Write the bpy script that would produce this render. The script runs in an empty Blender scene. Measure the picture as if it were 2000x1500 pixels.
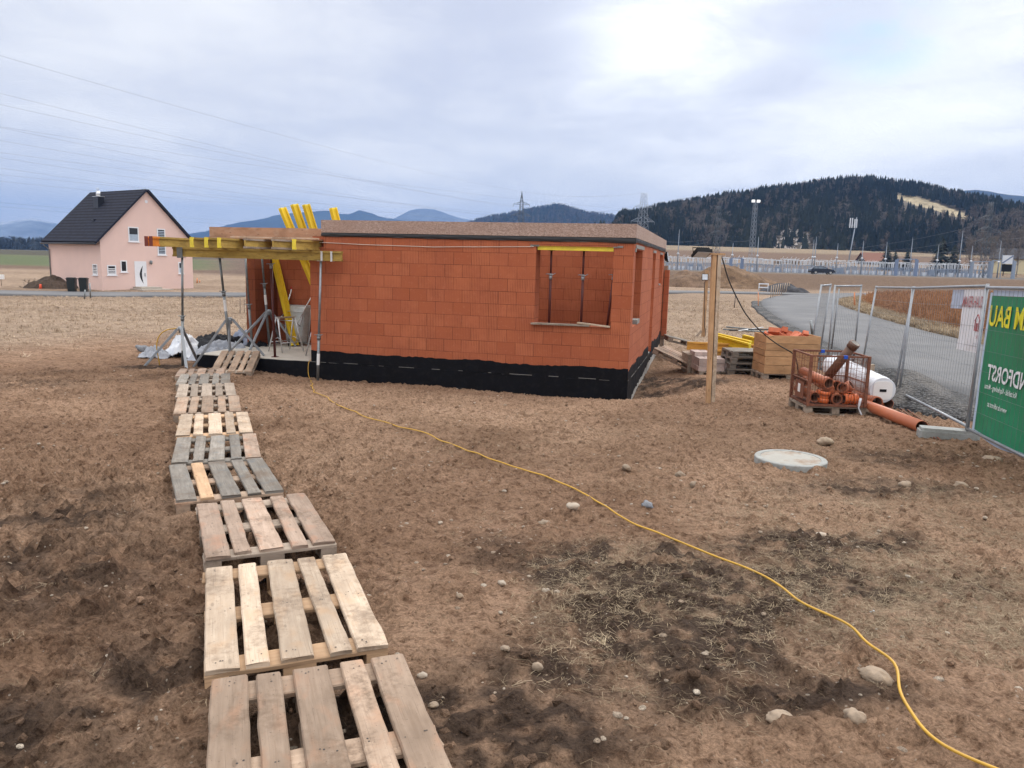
import bpy, math, random
import numpy as np
from mathutils import Matrix, Vector
R = math.radians
rng = np.random.default_rng(7); random.seed(7)
scn = bpy.context.scene
# ------------------------------------------------------------------ camera
CAMZ = 2.57
F_PX, PITCH, ROLL = 1504.0, R(8.96), R(-1.507)
_fw = np.array([0, math.cos(PITCH), -math.sin(PITCH)]); _up0 = np.array([0, math.sin(PITCH), math.cos(PITCH)])
_rt = np.array([math.cos(ROLL), 0, 0]) - _up0*math.sin(ROLL)
_up = _up0*math.cos(ROLL) + np.array([math.sin(ROLL), 0, 0])
cd = bpy.data.cameras.new('camera'); cam = bpy.data.objects.new('camera', cd)
scn.collection.objects.link(cam)
cd.sensor_fit = 'HORIZONTAL'; cd.sensor_width = 36.0; cd.lens = 36.0*F_PX/2000.0
cd.clip_start = 0.05; cd.clip_end = 40000
cam.matrix_world = Matrix([[_rt[i], _up[i], -_fw[i], (0, 0, CAMZ)[i]] for i in range(3)] + [[0, 0, 0, 1]])
scn.camera = cam
# ------------------------------------------------------------------ world and sun (overcast)
SUN_EL, SUN_AZ = R(42), R(38)          # azimuth clockwise from +Y
scn.render.engine = 'CYCLES'
scn.cycles.use_denoising = True
scn.cycles.max_bounces = 6; scn.cycles.diffuse_bounces = 3; scn.cycles.glossy_bounces = 2
scn.cycles.transmission_bounces = 4; scn.cycles.transparent_max_bounces = 8; scn.cycles.volume_bounces = 0
scn.view_settings.view_transform = 'Standard'; scn.view_settings.look = 'None'
scn.view_settings.gamma = 1; scn.view_settings.use_curve_mapping = False
scn.view_settings.exposure = 0.18
W = bpy.data.worlds.new('World'); scn.world = W; W.use_nodes = True
sd = bpy.data.lights.new('sun', 'SUN'); sd.energy = 1.5; sd.angle = R(25); sd.color = (1, .96, .9)
sun = bpy.data.objects.new('sun', sd); scn.collection.objects.link(sun)
sun.rotation_euler = (R(90)-SUN_EL, 0, -SUN_AZ + math.pi)
# rotate so the lamp shines from azimuth SUN_AZ
_d = Vector((math.sin(SUN_AZ)*math.cos(SUN_EL), math.cos(SUN_AZ)*math.cos(SUN_EL), math.sin(SUN_EL)))
sun.rotation_euler = _d.to_track_quat('Z', 'Y').to_euler()

class NT:
    """small node-tree writer"""
    def __init__(s, nt): s.nt = nt
    def n(s, typ, ins=None, **props):
        nd = s.nt.nodes.new(typ)
        for k, v in props.items(): setattr(nd, k, v)
        for k, v in (ins or {}).items(): s.set(nd.inputs[k], v)
        return nd
    def set(s, sock, v):
        if isinstance(v, bpy.types.NodeSocket): s.nt.links.new(v, sock)
        elif isinstance(v, bpy.types.Node): s.nt.links.new(v.outputs[0], sock)
        else:
            if hasattr(sock, 'default_value') and hasattr(sock.default_value, '__len__') and not isinstance(v, str):
                v = tuple(v); n = len(sock.default_value)
                v = v + (1.0,)*(n-len(v))
            sock.default_value = v
    def math(s, op, a, b=0.0, c=None, clamp=False):
        nd = s.n('ShaderNodeMath', {0: a, 1: b}, operation=op, use_clamp=clamp)
        if c is not None: s.set(nd.inputs[2], c)
        return nd.outputs[0]
    def mix(s, f, a, b, blend='MIX'):
        return s.n('ShaderNodeMixRGB', {0: f, 1: a, 2: b}, blend_type=blend).outputs[0]
    def noise(s, vec, scale, detail=4, rough=.55, dist=0.0, out='Fac'):
        nd = s.n('ShaderNodeTexNoise', {'Scale': scale, 'Detail': detail, 'Roughness': rough, 'Distortion': dist})
        if vec is not None: s.set(nd.inputs['Vector'], vec)
        return nd.outputs[out]
    def ramp(s, f, stops, interp='LINEAR'):
        nd = s.n('ShaderNodeValToRGB', {0: f}); cr = nd.color_ramp; cr.interpolation = interp
        while len(cr.elements) < len(stops): cr.elements.new(.5)
        for e, (p, c) in zip(cr.elements, stops):
            e.position = p
            e.color = (c, c, c, 1) if not hasattr(c, '__len__') else tuple(c)[:3]+(1,)
        return nd.outputs[0]
    def mapr(s, v, a, b, c, d, smooth=False):
        nd = s.n('ShaderNodeMapRange', {0: v, 1: a, 2: b, 3: c, 4: d})
        if smooth: nd.interpolation_type = 'SMOOTHSTEP'
        return nd.outputs[0]
    def vmath(s, op, a, b=None, scale=None):
        nd = s.n('ShaderNodeVectorMath', {0: a}, operation=op)
        if b is not None: s.set(nd.inputs[1], b)
        if scale is not None: s.set(nd.inputs['Scale'], scale)
        return nd.outputs['Value'] if op in ('DOT_PRODUCT', 'LENGTH', 'DISTANCE') else nd.outputs[0]

def pix_ray(x, y):
    v = _fw + _rt*(x-1000)/F_PX + _up*(750-y)/F_PX
    return v/np.linalg.norm(v)

def build_world():
    nt = NT(W.node_tree); W.node_tree.nodes.clear()
    tc = nt.n('ShaderNodeTexCoord').outputs['Generated']
    d = nt.vmath('NORMALIZE', tc)
    sp = nt.n('ShaderNodeSeparateXYZ', {0: d}); z = sp.outputs[2]
    zz = nt.math('ADD', nt.math('MAXIMUM', z, 0.0), 0.16)
    pv = nt.n('ShaderNodeCombineXYZ', {0: nt.math('DIVIDE', sp.outputs[0], zz), 1: nt.math('DIVIDE', sp.outputs[1], zz), 2: 0.0}).outputs[0]
    n1 = nt.noise(pv, 1.15, 5, .5, .4); n2 = nt.noise(nt.vmath('ADD', pv, (7.3, 2.1, 0)), .55, 3, .5, .6)
    n3 = nt.noise(nt.vmath('ADD', pv, (3.3, 9.1, 0)), 3.2, 6, .6, .5)
    cl = nt.math('ADD', nt.math('MULTIPLY', n1, .55), nt.math('ADD', nt.math('MULTIPLY', n2, .6), nt.math('MULTIPLY', n3, .30)))
    cl = nt.mapr(cl, .58, .92, 0, 1, True)
    lowc = nt.mix(cl, (.86, .87, .90), (1.08, 1.06, 1.04))          # near the horizon
    hic = nt.mix(cl, (.66, .69, .80), (.98, .985, 1.0))
    elev = nt.mapr(z, 0.0, .26, 0, 1, True)
    col = nt.mix(elev, lowc, hic)
    # brighter overhead, as an overcast dome is
    col = nt.vmath('SCALE', col, scale=nt.mapr(sp.outputs[0], -.7, .7, .95, 1.1))
    col = nt.mix(nt.mapr(z, .3, .8, 0, 1, True), col, nt.mix(cl, (1.9, 1.86, 1.82), (2.6, 2.5, 2.4)))
    # thin place in the cloud where the sun sits behind
    def lobe(px, py, k):
        return nt.math('POWER', nt.math('MAXIMUM', nt.vmath('DOT_PRODUCT', d, tuple(pix_ray(px, py))), 0.0), k)
    g = nt.math('ADD', nt.math('MULTIPLY', lobe(1290, 55, 230), .75), nt.math('ADD', nt.math('MULTIPLY', lobe(1480, 110, 60), .22), nt.math('MULTIPLY', lobe(1900, 215, 110), .3)))
    g = nt.math('MULTIPLY', g, nt.mapr(nt.math('ADD', nt.math('MULTIPLY', n3, .6), nt.math('MULTIPLY', n1, .5)), .38, .72, .25, 1.35))
    col = nt.mix(g, col, (1.32, 1.33, 1.34))
    sky = nt.n('ShaderNodeTexSky', sky_type='NISHITA', sun_disc=False)
    sky.sun_elevation = SUN_EL; sky.sun_rotation = SUN_AZ; sky.altitude = 600
    skc = nt.vmath('SCALE', sky.outputs[0], scale=.11)
    gap = nt.math('MULTIPLY', nt.math('ADD', lobe(1745, 60, 900), nt.math('MULTIPLY', lobe(1660, 40, 1500), .7)), nt.mapr(n3, .42, .62, .1, 1.3))
    gap = nt.math('MULTIPLY', gap, .6, clamp=True)
    col = nt.mix(gap, col, nt.mix(.55, skc, (.62, .95, 1.1)))
    bg = nt.n('ShaderNodeBackground', {'Color': col, 'Strength': 1.0})
    # a share of clear blue sky shows through the whole cloud sheet
    bg2 = nt.n('ShaderNodeBackground', {'Color': sky.outputs[0], 'Strength': .1})
    ms = nt.n('ShaderNodeMixShader', {0: .06, 1: bg.outputs[0], 2: bg2.outputs[0]})
    nt.n('ShaderNodeOutputWorld', {0: ms.outputs[0]})
build_world()

# ------------------------------------------------------------------ numpy noise and terrain
_perm = np.random.default_rng(3).random((256, 256))
def vnoise(x, y):
    xi = np.floor(x).astype(int); yi = np.floor(y).astype(int); fx = x-xi; fy = y-yi
    fx = fx*fx*(3-2*fx); fy = fy*fy*(3-2*fy)
    a = _perm[xi & 255, yi & 255]; b = _perm[(xi+1) & 255, yi & 255]; c = _perm[xi & 255, (yi+1) & 255]; e = _perm[(xi+1) & 255, (yi+1) & 255]
    return (a*(1-fx)+b*fx)*(1-fy)+(c*(1-fx)+e*fx)*fy
def fbm(x, y, oct=4, gain=.5):
    s = 0; a = 1; t = 0
    for k in range(oct):
        s = s + a*vnoise(x*2**k*1.03+17.3*k, y*2**k*.97+5.1*k); t += a; a *= gain
    return s/t
def sstep(x, a, b):
    t = np.clip((x-a)/(b-a), 0, 1); return t*t*(3-2*t)

BA = R(14.4527); BC = np.array([2.2209, 14.6643, 0.0])       # brick shell: front right corner and turn
EX = np.array([math.cos(BA), -math.sin(BA), 0]); EY = np.array([math.sin(BA), math.cos(BA), 0])
def BW(lx, ly, z): return BC + EX*lx + EY*ly + np.array([0, 0, z])
_ctl = [(-.8, 1.5, .70), (0, 3, .69), (3, 3, .66), (-4, 3, .69), (-1, 4.4, .645), (-2.4, 6.3, .56), (-3.3, 8, .48), (-4.3, 10, .45), (-5.1, 12.3, .40),
        (-5.6, 13.6, .31), (2.2, 14.5, .02), (-1, 15.15, .03), (-4.3, 15.9, .03), (-7.3, 16.8, .10), (-9, 16, .15), (-6.6, 15, .24), (6.05, 10.05, .40), (6.95, 13.7, .25),
        (5.2, 12.3, .25), (3.4, 12.9, .29), (5.6, 16.4, .22), (2.9, 8, .51), (0, 8, .52), (0, 11, .38), (0, 13.2, .2), (3.6, 16.4, .12), (9, 20, .1),
        (2.75, 16, -.2), (3.3, 18, -.12), (4.3, 22, 0.0), (-12, 10, .42), (-12, 14, .3), (-14, 20, .1), (-9, 20, .12), (-15, 32, -.15), (-30, 57, -.6), (-30, 62, -.45), (-60, 60, -.5), (-8, 45, -.3),
        (15, 40, 0), (20, 60, 0), (33, 95, 0), (3, 25, .02), (5, 32, 0), (10, 50, 0), (0, 75, -.15), (9, 4, .6), (12, 10, .32), (16, 18, .1), (25, 35, 0), (45, 60, 0), (60, 95, 0), (-9, 4, .68), (-8, 7, .55), (-25, 10, .4), (0, -10, .75), (20, -5, .6), (-20, -5, .7), (-40, 20, 0)]
_cx = np.array([c[0] for c in _ctl]); _cy = np.array([c[1] for c in _ctl]); _cz = np.array([c[2] for c in _ctl])
_Am = np.zeros((len(_ctl)+1,)*2); _dd = np.sqrt((_cx[:, None]-_cx)**2+(_cy[:, None]-_cy)**2+.6)
_Am[:-1, :-1] = -_dd - np.eye(len(_ctl))*.02*-1*0; _Am[-1, :-1] = 1; _Am[:-1, -1] = 1
_wts = np.linalg.solve(_Am, np.append(_cz, 0))
def base_h(x, y):
    x = np.asarray(x, float); y = np.asarray(y, float); shp = x.shape; x = x.ravel(); y = y.ravel()
    near = np.full(x.shape, _wts[-1])
    for a, b, w in zip(_cx, _cy, _wts[:-1]): near -= w*np.sqrt((x-a)**2+(y-b)**2+.6)
    r = np.hypot(x, y)
    az = x/np.maximum(y, 1)
    left = np.clip(-.55+(y-60)*.0115, -2, 2.35) + np.clip((y-400)*.0016, 0, 30)*0
    rt = sstep(y, 99, 136)*1.9 + np.clip((y-235)*.056, 0, 13.8) + np.clip((y-480)*.02, 0, 8)
    wr = np.where(y > 1, sstep(az, .02, .16), sstep(x, 0, 20))
    far = left*(1-wr)+rt*wr
    far = np.where(y > 40, far, 0.0)
    k = sstep(y, 62, 96)*1.0
    k = np.maximum(k, sstep(np.abs(x), 60, 100))
    k = np.maximum(k, sstep(-y, 8, 30))
    h = near*(1-k)+far*k
    return h.reshape(shp)
def G(x, y): return float(base_h(np.array([x]), np.array([y]))[0])
# road centre lines
ROAD = np.array([(8.9, 3), (10.6, 9), (11.6, 14), (12.7, 21), (14.3, 29), (16.0, 37), (17.9, 45), (20.2, 54), (22.7, 62), (26.5, 71.5), (31.5, 80), (38.5, 88), (50, 96), (70, 104)], float); ROAD_W = 2.9
LANE = np.array([(-140, 42), (-60, 51.5), (-34, 56.6), (-12, 62.5), (5, 74), (16.6, 82), (25, 84.5), (33, 85)], float); LANE_W = 2.6
def dens(pl, step):
    seg = np.hypot(*np.diff(pl, axis=0).T); s = np.concatenate([[0], np.cumsum(seg)])
    t = np.arange(0, s[-1], step)
    x = np.interp(t, s, pl[:, 0]); y = np.interp(t, s, pl[:, 1])
    k = max(1, int(4/step)); ker = np.ones(2*k+1)/(2*k+1)
    xp = np.pad(x, k, mode='reflect', reflect_type='odd'); yp = np.pad(y, k, mode='reflect', reflect_type='odd')
    return np.stack([np.convolve(xp, ker, 'valid'), np.convolve(yp, ker, 'valid')], 1)
ROADD, LANED = dens(ROAD, .5), dens(LANE, 1.0)
def pl_dist(x, y, pl):
    d = np.full(x.shape, 1e9)
    for p in pl[::2]: d = np.minimum(d, np.hypot(x-p[0], y-p[1]))
    return d
# ------------------------------------------------------------------ mesh and object helpers
COL = scn.collection
PM = {}                                                     # world matrices of things
def T4(loc=(0, 0, 0), rz=0.0, rx=0.0, ry=0.0):
    return np.array((Matrix.Translation(loc) @ Matrix.Rotation(rz, 4, 'Z') @ Matrix.Rotation(ry, 4, 'Y') @ Matrix.Rotation(rx, 4, 'X')))
MBUILD = np.eye(4); MBUILD[:3, 0] = EX; MBUILD[:3, 1] = EY; MBUILD[:3, 3] = BC
def frame(p, xdir, up=(0, 0, 1)):
    x = np.array(xdir, float); x /= np.linalg.norm(x); u = np.array(up, float)
    if abs(x @ u) > .98: u = np.array([1., 0, 0])
    y = np.cross(u, x); y /= np.linalg.norm(y); z = np.cross(x, y)
    M = np.eye(4); M[:3, 0] = x; M[:3, 1] = y; M[:3, 2] = z; M[:3, 3] = p
    return M
class MB:
    def __init__(s, M=None): s.v = []; s.f = []; s.uv = []; s.t = []; s.sl = []; s.sm = []; s.n = 0; s.M = np.eye(4) if M is None else np.array(M, float)
    def add(s, V, Fs, UV, tint=None, slot=0, smooth=False):
        V = np.asarray(V, float); V = V @ s.M[:3, :3].T + s.M[:3, 3]
        s.v.append(V); tint = random.random() if tint is None else tint
        for f, u in zip(Fs, UV):
            s.f.append([i+s.n for i in f]); s.uv.append(u); s.t.append(tint); s.sl.append(slot); s.sm.append(smooth)
        s.n += len(V); return s
    def box(s, lo, hi, tint=None, slot=0, wall=False, uvo=None, taper=None):
        lo = np.array(lo, float); hi = np.array(hi, float)
        V = np.array([[(lo, hi)[i & 1][0], (lo, hi)[i >> 1 & 1][1], (lo, hi)[i >> 2][2]] for i in range(8)])
        if taper is not None:
            c = (lo+hi)/2; V[4:, :2] = c[:2]+(V[4:, :2]-c[:2])*taper
        Fs = [(0, 2, 3, 1), (4, 5, 7, 6), (0, 1, 5, 4), (2, 6, 7, 3), (0, 4, 6, 2), (1, 3, 7, 5)]
        ax = [(0, 1), (0, 1), (0, 2), (0, 2), (1, 2), (1, 2)]
        L = hi-lo; o = (random.random()*9, random.random()*9) if (uvo is None and not wall) else (uvo or (0, 0))
        UV = []
        for f, (a, b) in zip(Fs, ax):
            if not wall and L[b] > L[a]: a, b = b, a
            UV.append([(V[i][a]+o[0], V[i][b]+o[1]) for i in f])
        return s.add(V, Fs, UV, tint, slot)
    def bar(s, p, q, w, h, tint=None, slot=0, up=(0, 0, 1)):
        p = np.array(p, float); q = np.array(q, float); L = np.linalg.norm(q-p); M0 = s.M
        s.M = M0 @ frame(p, q-p, up); s.box((0, -w/2, -h/2), (L, w/2, h/2), tint, slot); s.M = M0
        return s
    def tube(s, pts, r, n=8, tint=None, slot=0, cap=True, closed=False, smooth=True, r2=None):
        P = np.array(pts, float); m = len(P); rr = np.full(m, r) if np.isscalar(r) else np.array(r, float)
        if r2 is not None and np.isscalar(r): rr = np.linspace(r, r2, m)
        tg = np.gradient(P, axis=0); tg /= np.linalg.norm(tg, axis=1)[:, None]+1e-12
        nrm = None; V = []; U = []
        for i in range(m):
            t = tg[i]
            if nrm is None: a = np.array([0, 0, 1.]) if abs(t[2]) < .9 else np.array([1., 0, 0]); nrm = np.cross(t, a)
            nrm = nrm - t*(nrm @ t); nrm /= np.linalg.norm(nrm)+1e-12; b = np.cross(t, nrm)
            for k in range(n):
                a = 2*math.pi*k/n; V.append(P[i]+rr[i]*(nrm*math.cos(a)+b*math.sin(a)))
        ln = np.concatenate([[0], np.cumsum(np.linalg.norm(np.diff(P, axis=0), axis=1))])
        Fs = []; UV = []
        for i in range(m-1):
            for k in range(n):
                k2 = (k+1) % n; Fs.append((i*n+k, i*n+k2, (i+1)*n+k2, (i+1)*n+k))
                UV.append([(ln[i], k/n), (ln[i], (k+1)/n), (ln[i+1], (k+1)/n), (ln[i+1], k/n)])
        if cap:
            Fs += [tuple(range(n))[::-1], tuple((m-1)*n+k for k in range(n))]; UV += [[(0, 0)]*n]*2
        s.add(V, Fs, UV, tint, slot, smooth)
        if cap: s.sm[-1] = s.sm[-2] = False
        return s
    def pipe(s, p, q, r, th, n=20, tint=None, slot=0, slot_in=None):
        """hollow pipe with a wall"""
        p = np.array(p, float); q = np.array(q, float); M0 = s.M; L = np.linalg.norm(q-p); s.M = M0 @ frame(p, q-p)
        V = []; Fs = []; UV = []
        for x, rad in ((0, r), (L, r), (L, r-th), (0, r-th)):
            for k in range(n): a = 2*math.pi*k/n; V.append((x, rad*math.cos(a), rad*math.sin(a)))
        for i in range(4):
            j = (i+1) % 4
            for k in range(n):
                k2 = (k+1) % n; Fs.append((i*n+k, j*n+k, j*n+k2, i*n+k2)); UV.append([(0, 0), (1, 0), (1, .1), (0, .1)])
        s.add(V, Fs, UV, tint, slot, True)
        if slot_in is not None:
            for k in range(n): s.sl[-2*n+k] = slot_in
        s.M = M0; return s
    def lathe(s, prof, n=16, tint=None, slot=0, smooth=True, center=(0, 0, 0)):
        V = []; Fs = []; UV = []; m = len(prof)
        for r, z in prof:
            for k in range(n): a = 2*math.pi*k/n; V.append((center[0]+r*math.cos(a), center[1]+r*math.sin(a), center[2]+z))
        for i in range(m-1):
            for k in range(n):
                k2 = (k+1) % n; Fs.append((i*n+k, i*n+k2, (i+1)*n+k2, (i+1)*n+k)); UV.append([(k/n, prof[i][1]), ((k+1)/n, prof[i][1]), ((k+1)/n, prof[i+1][1]), (k/n, prof[i+1][1])])
        Fs.append(tuple((m-1)*n+k for k in range(n))); UV.append([(math.cos(6.283*k/n)*prof[-1][0], math.sin(6.283*k/n)*prof[-1][0]) for k in range(n)])
        Fs.append(tuple(range(n))[::-1]); UV.append([(0, 0)]*n)
        s.add(V, Fs, UV, tint, slot, smooth); s.sm[-1] = s.sm[-2] = False
        return s
    def prism(s, poly, h0, h1, tint=None, slot=0):
        """poly in local xy, extruded along local z"""
        n = len(poly); V = [(x, y, h0) for x, y in poly]+[(x, y, h1) for x, y in poly]
        Fs = [tuple(range(n))[::-1], tuple(range(n, 2*n))]; UV = [[poly[i] for i in Fs[0]], [poly[i-n] for i in Fs[1]]]
        for k in range(n):
            k2 = (k+1) % n; Fs.append((k, k2, n+k2, n+k)); UV.append([(k, h0), (k+1, h0), (k+1, h1), (k, h1)])
        return s.add(V, Fs, UV, tint, slot)
    def grid(s, V, nu, nv, uv=None, tint=None, slot=0, smooth=True):
        """V: nu*nv points"""
        V = np.asarray(V).reshape(-1, 3); Fs = []; UV = []
        for i in range(nu-1):
            for j in range(nv-1):
                q = (i*nv+j, (i+1)*nv+j, (i+1)*nv+j+1, i*nv+j+1); Fs.append(q)
                UV.append([(uv[k] if uv is not None else (V[k][0], V[k][1])) for k in q])
        return s.add(V, Fs, UV, tint, slot, smooth)
    def build(s, name, mats, parent=None, origin=None):
        V = np.concatenate(s.v) if s.v else np.zeros((0, 3))
        if parent is not None:
            Mi = np.linalg.inv(PM[parent.name]); V = V @ Mi[:3, :3].T + Mi[:3, 3]; org = np.zeros(3)
        else:
            if origin is None: lo = V.min(0); hi = V.max(0); origin = ((lo[0]+hi[0])/2, (lo[1]+hi[1])/2, lo[2])
            org = np.array(origin, float); V = V-org
        me = bpy.data.meshes.new(name); me.from_pydata(V.tolist(), [], s.f)
        uvl = me.uv_layers.new(name='UVMap'); flat = [c for u in s.uv for p in u for c in p]
        uvl.data.foreach_set('uv', flat)
        at = me.attributes.new('tint', 'FLOAT', 'FACE'); at.data.foreach_set('value', s.t)
        for m in (mats if isinstance(mats, (list, tuple)) else [mats]): me.materials.append(m)
        me.polygons.foreach_set('material_index', s.sl); me.polygons.foreach_set('use_smooth', s.sm)
        me.update()
        o = bpy.data.objects.new(name, me); COL.objects.link(o)
        if parent is not None: o.parent = parent; PM[o.name] = PM[parent.name]
        else:
            o.location = org; M = np.eye(4); M[:3, 3] = org; PM[o.name] = M
        return o
def tag(o, label, cat, group=None, kind=None):
    if label: o['label'] = label
    if cat: o['category'] = cat
    if group: o['group'] = group
    if kind: o['kind'] = kind
    return o
def thing(name, label, cat, loc=(0, 0, 0), rz=0.0, group=None, M=None):
    o = bpy.data.objects.new(name, None); COL.objects.link(o); o.empty_display_size = .2
    m = T4(loc, rz) if M is None else np.array(M)
    o.matrix_world = Matrix(m.tolist()); PM[o.name] = m
    return tag(o, label, cat, group)
def copy_tree(src, M, label=None, parent=None):
    """copy of a thing placed at matrix M, with copies of its parts and sub-parts"""
    c = src.copy(); COL.objects.link(c)
    if parent is None: c.matrix_world = Matrix(np.array(M).tolist()); PM[c.name] = np.array(M)
    else: c.parent = parent; PM[c.name] = PM[parent.name]
    if label: c['label'] = label
    for ch in src.children: copy_tree(ch, None, None, c)
    return c
def structure(o): o['kind'] = 'structure'; return o
def big_mesh(name, V, quads, mat, attrs=None, tris=None, smooth=True, cols=None):
    me = bpy.data.meshes.new(name); V = np.asarray(V, np.float32)
    q = np.asarray(quads, np.int32).reshape(-1, 4) if quads is not None else np.zeros((0, 4), np.int32)
    t = np.asarray(tris, np.int32).reshape(-1, 3) if tris is not None else np.zeros((0, 3), np.int32)
    me.vertices.add(len(V)); me.vertices.foreach_set('co', V.ravel())
    nl = q.size+t.size; me.loops.add(nl); me.loops.foreach_set('vertex_index', np.concatenate([q.ravel(), t.ravel()]))
    npoly = len(q)+len(t); me.polygons.add(npoly)
    st = np.concatenate([np.arange(len(q))*4, q.size+np.arange(len(t))*3]).astype(np.int32)
    me.polygons.foreach_set('loop_start', st)
    me.polygons.foreach_set('use_smooth', np.full(npoly, smooth))
    for k, a in (attrs or {}).items():
        at = me.attributes.new(k, 'FLOAT', 'POINT'); at.data.foreach_set('value', np.asarray(a, np.float32).ravel())
    if cols is not None:
        at = me.attributes.new('col', 'FLOAT_COLOR', 'POINT'); at.data.foreach_set('color', np.concatenate([cols, np.ones((len(cols), 1))], 1).astype(np.float32).ravel())
    me.materials.append(mat); me.update(calc_edges=True); me.validate()
    o = bpy.data.objects.new(name, me); COL.objects.link(o); PM[o.name] = np.eye(4)
    return o

# ------------------------------------------------------------------ materials
MT = {}
def new_mat(name):
    m = bpy.data.materials.new(name); m.use_nodes = True; nt = NT(m.node_tree)
    b = m.node_tree.nodes['Principled BSDF']; MT[name] = m
    return m, nt, b
def attr(nt, name, out='Fac'): return nt.n('ShaderNodeAttribute', attribute_name=name).outputs[out]
def simple(name, col, rough=.6, metal=0.0, var=.12, scale=6.0, bump=0.0, bscale=60, spec=None, dirt=None):
    m, nt, b = new_mat(name)
    pos = nt.n('ShaderNodeTexCoord').outputs['Object']
    n = nt.noise(pos, scale, 4, .6)
    f = nt.mapr(n, .3, .7, 1-var, 1+var)
    tn = nt.mapr(attr(nt, 'tint'), 0, 1, 1-var*.6, 1+var*.6)
    c = nt.vmath('SCALE', tuple(col), scale=nt.math('MULTIPLY', f, tn))
    if dirt: c = nt.mix(nt.mapr(nt.noise(pos, dirt[1], 5, .65), .5, .68, 0, dirt[2]), c, dirt[0])
    nt.set(b.inputs['Base Color'], c); b.inputs['Metallic'].default_value = metal
    nt.set(b.inputs['Roughness'], nt.mapr(n, .3, .7, max(rough-.1, .05), min(rough+.1, 1)))
    if spec is not None: b.inputs['Specular IOR Level'].default_value = spec
    if bump:
        bp = nt.n('ShaderNodeBump', {'Height': nt.noise(pos, bscale, 4, .6), 'Strength': bump, 'Distance': .01}); nt.set(b.inputs['Normal'], bp)
    return m
def wood(name, a, bcol, knot=.5, grain=1.0, rough=.8, stain=None, dark=.55, tintv=.3, mud=0):
    """board timber: UV u runs along the grain, in metres"""
    m, nt, b = new_mat(name)
    uv = nt.n('ShaderNodeUVMap').outputs[0]; t = attr(nt, 'tint')
    mp = nt.n('ShaderNodeMapping', {0: uv, 3: (2.0, 26.0*grain, 1)})
    mv = nt.vmath('ADD', mp, nt.n('ShaderNodeCombineXYZ', {0: nt.math('MULTIPLY', t, 13.0), 1: nt.math('MULTIPLY', t, 37.0), 2: 0.0}))
    g = nt.noise(mv, 1.6, 6, .62, .6)
    mp2 = nt.n('ShaderNodeMapping', {0: uv, 3: (5.0, 9.0, 1)})
    mv2 = nt.vmath('ADD', mp2, nt.n('ShaderNodeCombineXYZ', {0: nt.math('MULTIPLY', t, 31.0), 1: 0.0, 2: 0.0}))
    bl = nt.noise(mv2, .5, 4, .6)
    c = nt.mix(nt.mapr(g, .32, .68, 0, 1), a, bcol)
    # fine dark streaks and cracks
    mp3 = nt.n('ShaderNodeMapping', {0: mv, 3: (.45, 3.2, 1)})
    cr = nt.noise(mp3, 2.0, 4, .7)
    c = nt.mix(nt.mapr(cr, .58, .72, 0, .75), c, tuple(x*dark*.6 for x in a))
    # knots
    vo = nt.n('ShaderNodeTexVoronoi', {'Vector': nt.n('ShaderNodeMapping', {0: mv2, 3: (.9, 1.5, 1)}), 'Scale': 1.0, 'Randomness': 1.0}).outputs['Distance']
    c = nt.mix(nt.mapr(vo, .07, .15, knot, 0, True), c, tuple(x*.38 for x in a))
    c = nt.mix(nt.mapr(bl, .42, .70, 0, .6), c, tuple(x*dark for x in a))
    if stain: c = nt.mix(nt.mapr(nt.noise(mv2, 1.1, 3, .5, .3), .52, .72, 0, .6), c, stain)
    c = nt.vmath('SCALE', c, scale=nt.mapr(t, 0, 1, 1-tintv, 1+tintv*.6))
    if mud:
        ob = nt.n('ShaderNodeNewGeometry').outputs['Position']; mm = nt.math('ADD', nt.math('MULTIPLY', nt.noise(ob, 3.2, 3, .5), .6), nt.math('MULTIPLY', nt.noise(ob, 26, 5, .7), .45))
        c = nt.mix(nt.mapr(mm, .53, .66, 0, mud), c, (.135, .092, .062))
        c = nt.mix(nt.mapr(nt.noise(ob, 70, 3, .6), .64, .70, 0, .7*mud), c, (.05, .038, .03))
    nt.set(b.inputs['Base Color'], c); b.inputs['Roughness'].default_value = rough; b.inputs['Specular IOR Level'].default_value = .25
    h = nt.math('ADD', nt.math('MULTIPLY', g, .5), nt.math('MULTIPLY', cr, -.5))
    bp = nt.n('ShaderNodeBump', {'Height': h, 'Strength': .35, 'Distance': .004}); nt.set(b.inputs['Normal'], bp)
    return m
wood('wood_fresh', (.46, .29, .17), (.58, .40, .25), .7)
wood('wood_pale', (.47, .36, .265), (.58, .47, .36), .5, stain=(.50, .33, .20), dark=.6, mud=.55)
wood('wood_worn', (.32, .23, .165), (.425, .32, .24), .5, stain=(.42, .24, .15), mud=.7)
wood('wood_rosy', (.33, .24, .18), (.43, .325, .255), .4, stain=(.45, .24, .15), mud=.7)
wood('wood_grey', (.20, .178, .152), (.31, .283, .248), .35, stain=(.16, .17, .175), dark=.5, mud=.6)
wood('wood_dull', (.29, .235, .185), (.39, .32, .26), .45, mud=.6)
wood('wood_post', (.46, .27, .14), (.60, .38, .22), .8, grain=.6, tintv=.15)
wood('wood_crate', (.46, .26, .13), (.55, .33, .175), .8, grain=.5, tintv=.22)
wood('wood_beam_old', (.40, .265, .065), (.52, .36, .10), .5, grain=.8, tintv=.3, stain=(.2, .13, .05))
wood('beam_yellow', (.66, .44, .02), (.75, .53, .04), .1, grain=.6, tintv=.12, dark=.8)
wood('beam_orange', (.48, .24, .05), (.58, .31, .07), .3, grain=.6, tintv=.2)
wood('plywood', (.38, .215, .13), (.47, .28, .18), .8, grain=.25, tintv=.1, stain=(.5, .36, .27))
simple('paint_beam_yellow', (.78, .62, .05), .5, var=.15)
simple('paint_beam_orange', (.62, .20, .02), .5, var=.2)
simple('paint_beam_red', (.16, .03, .02), .6)
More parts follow.
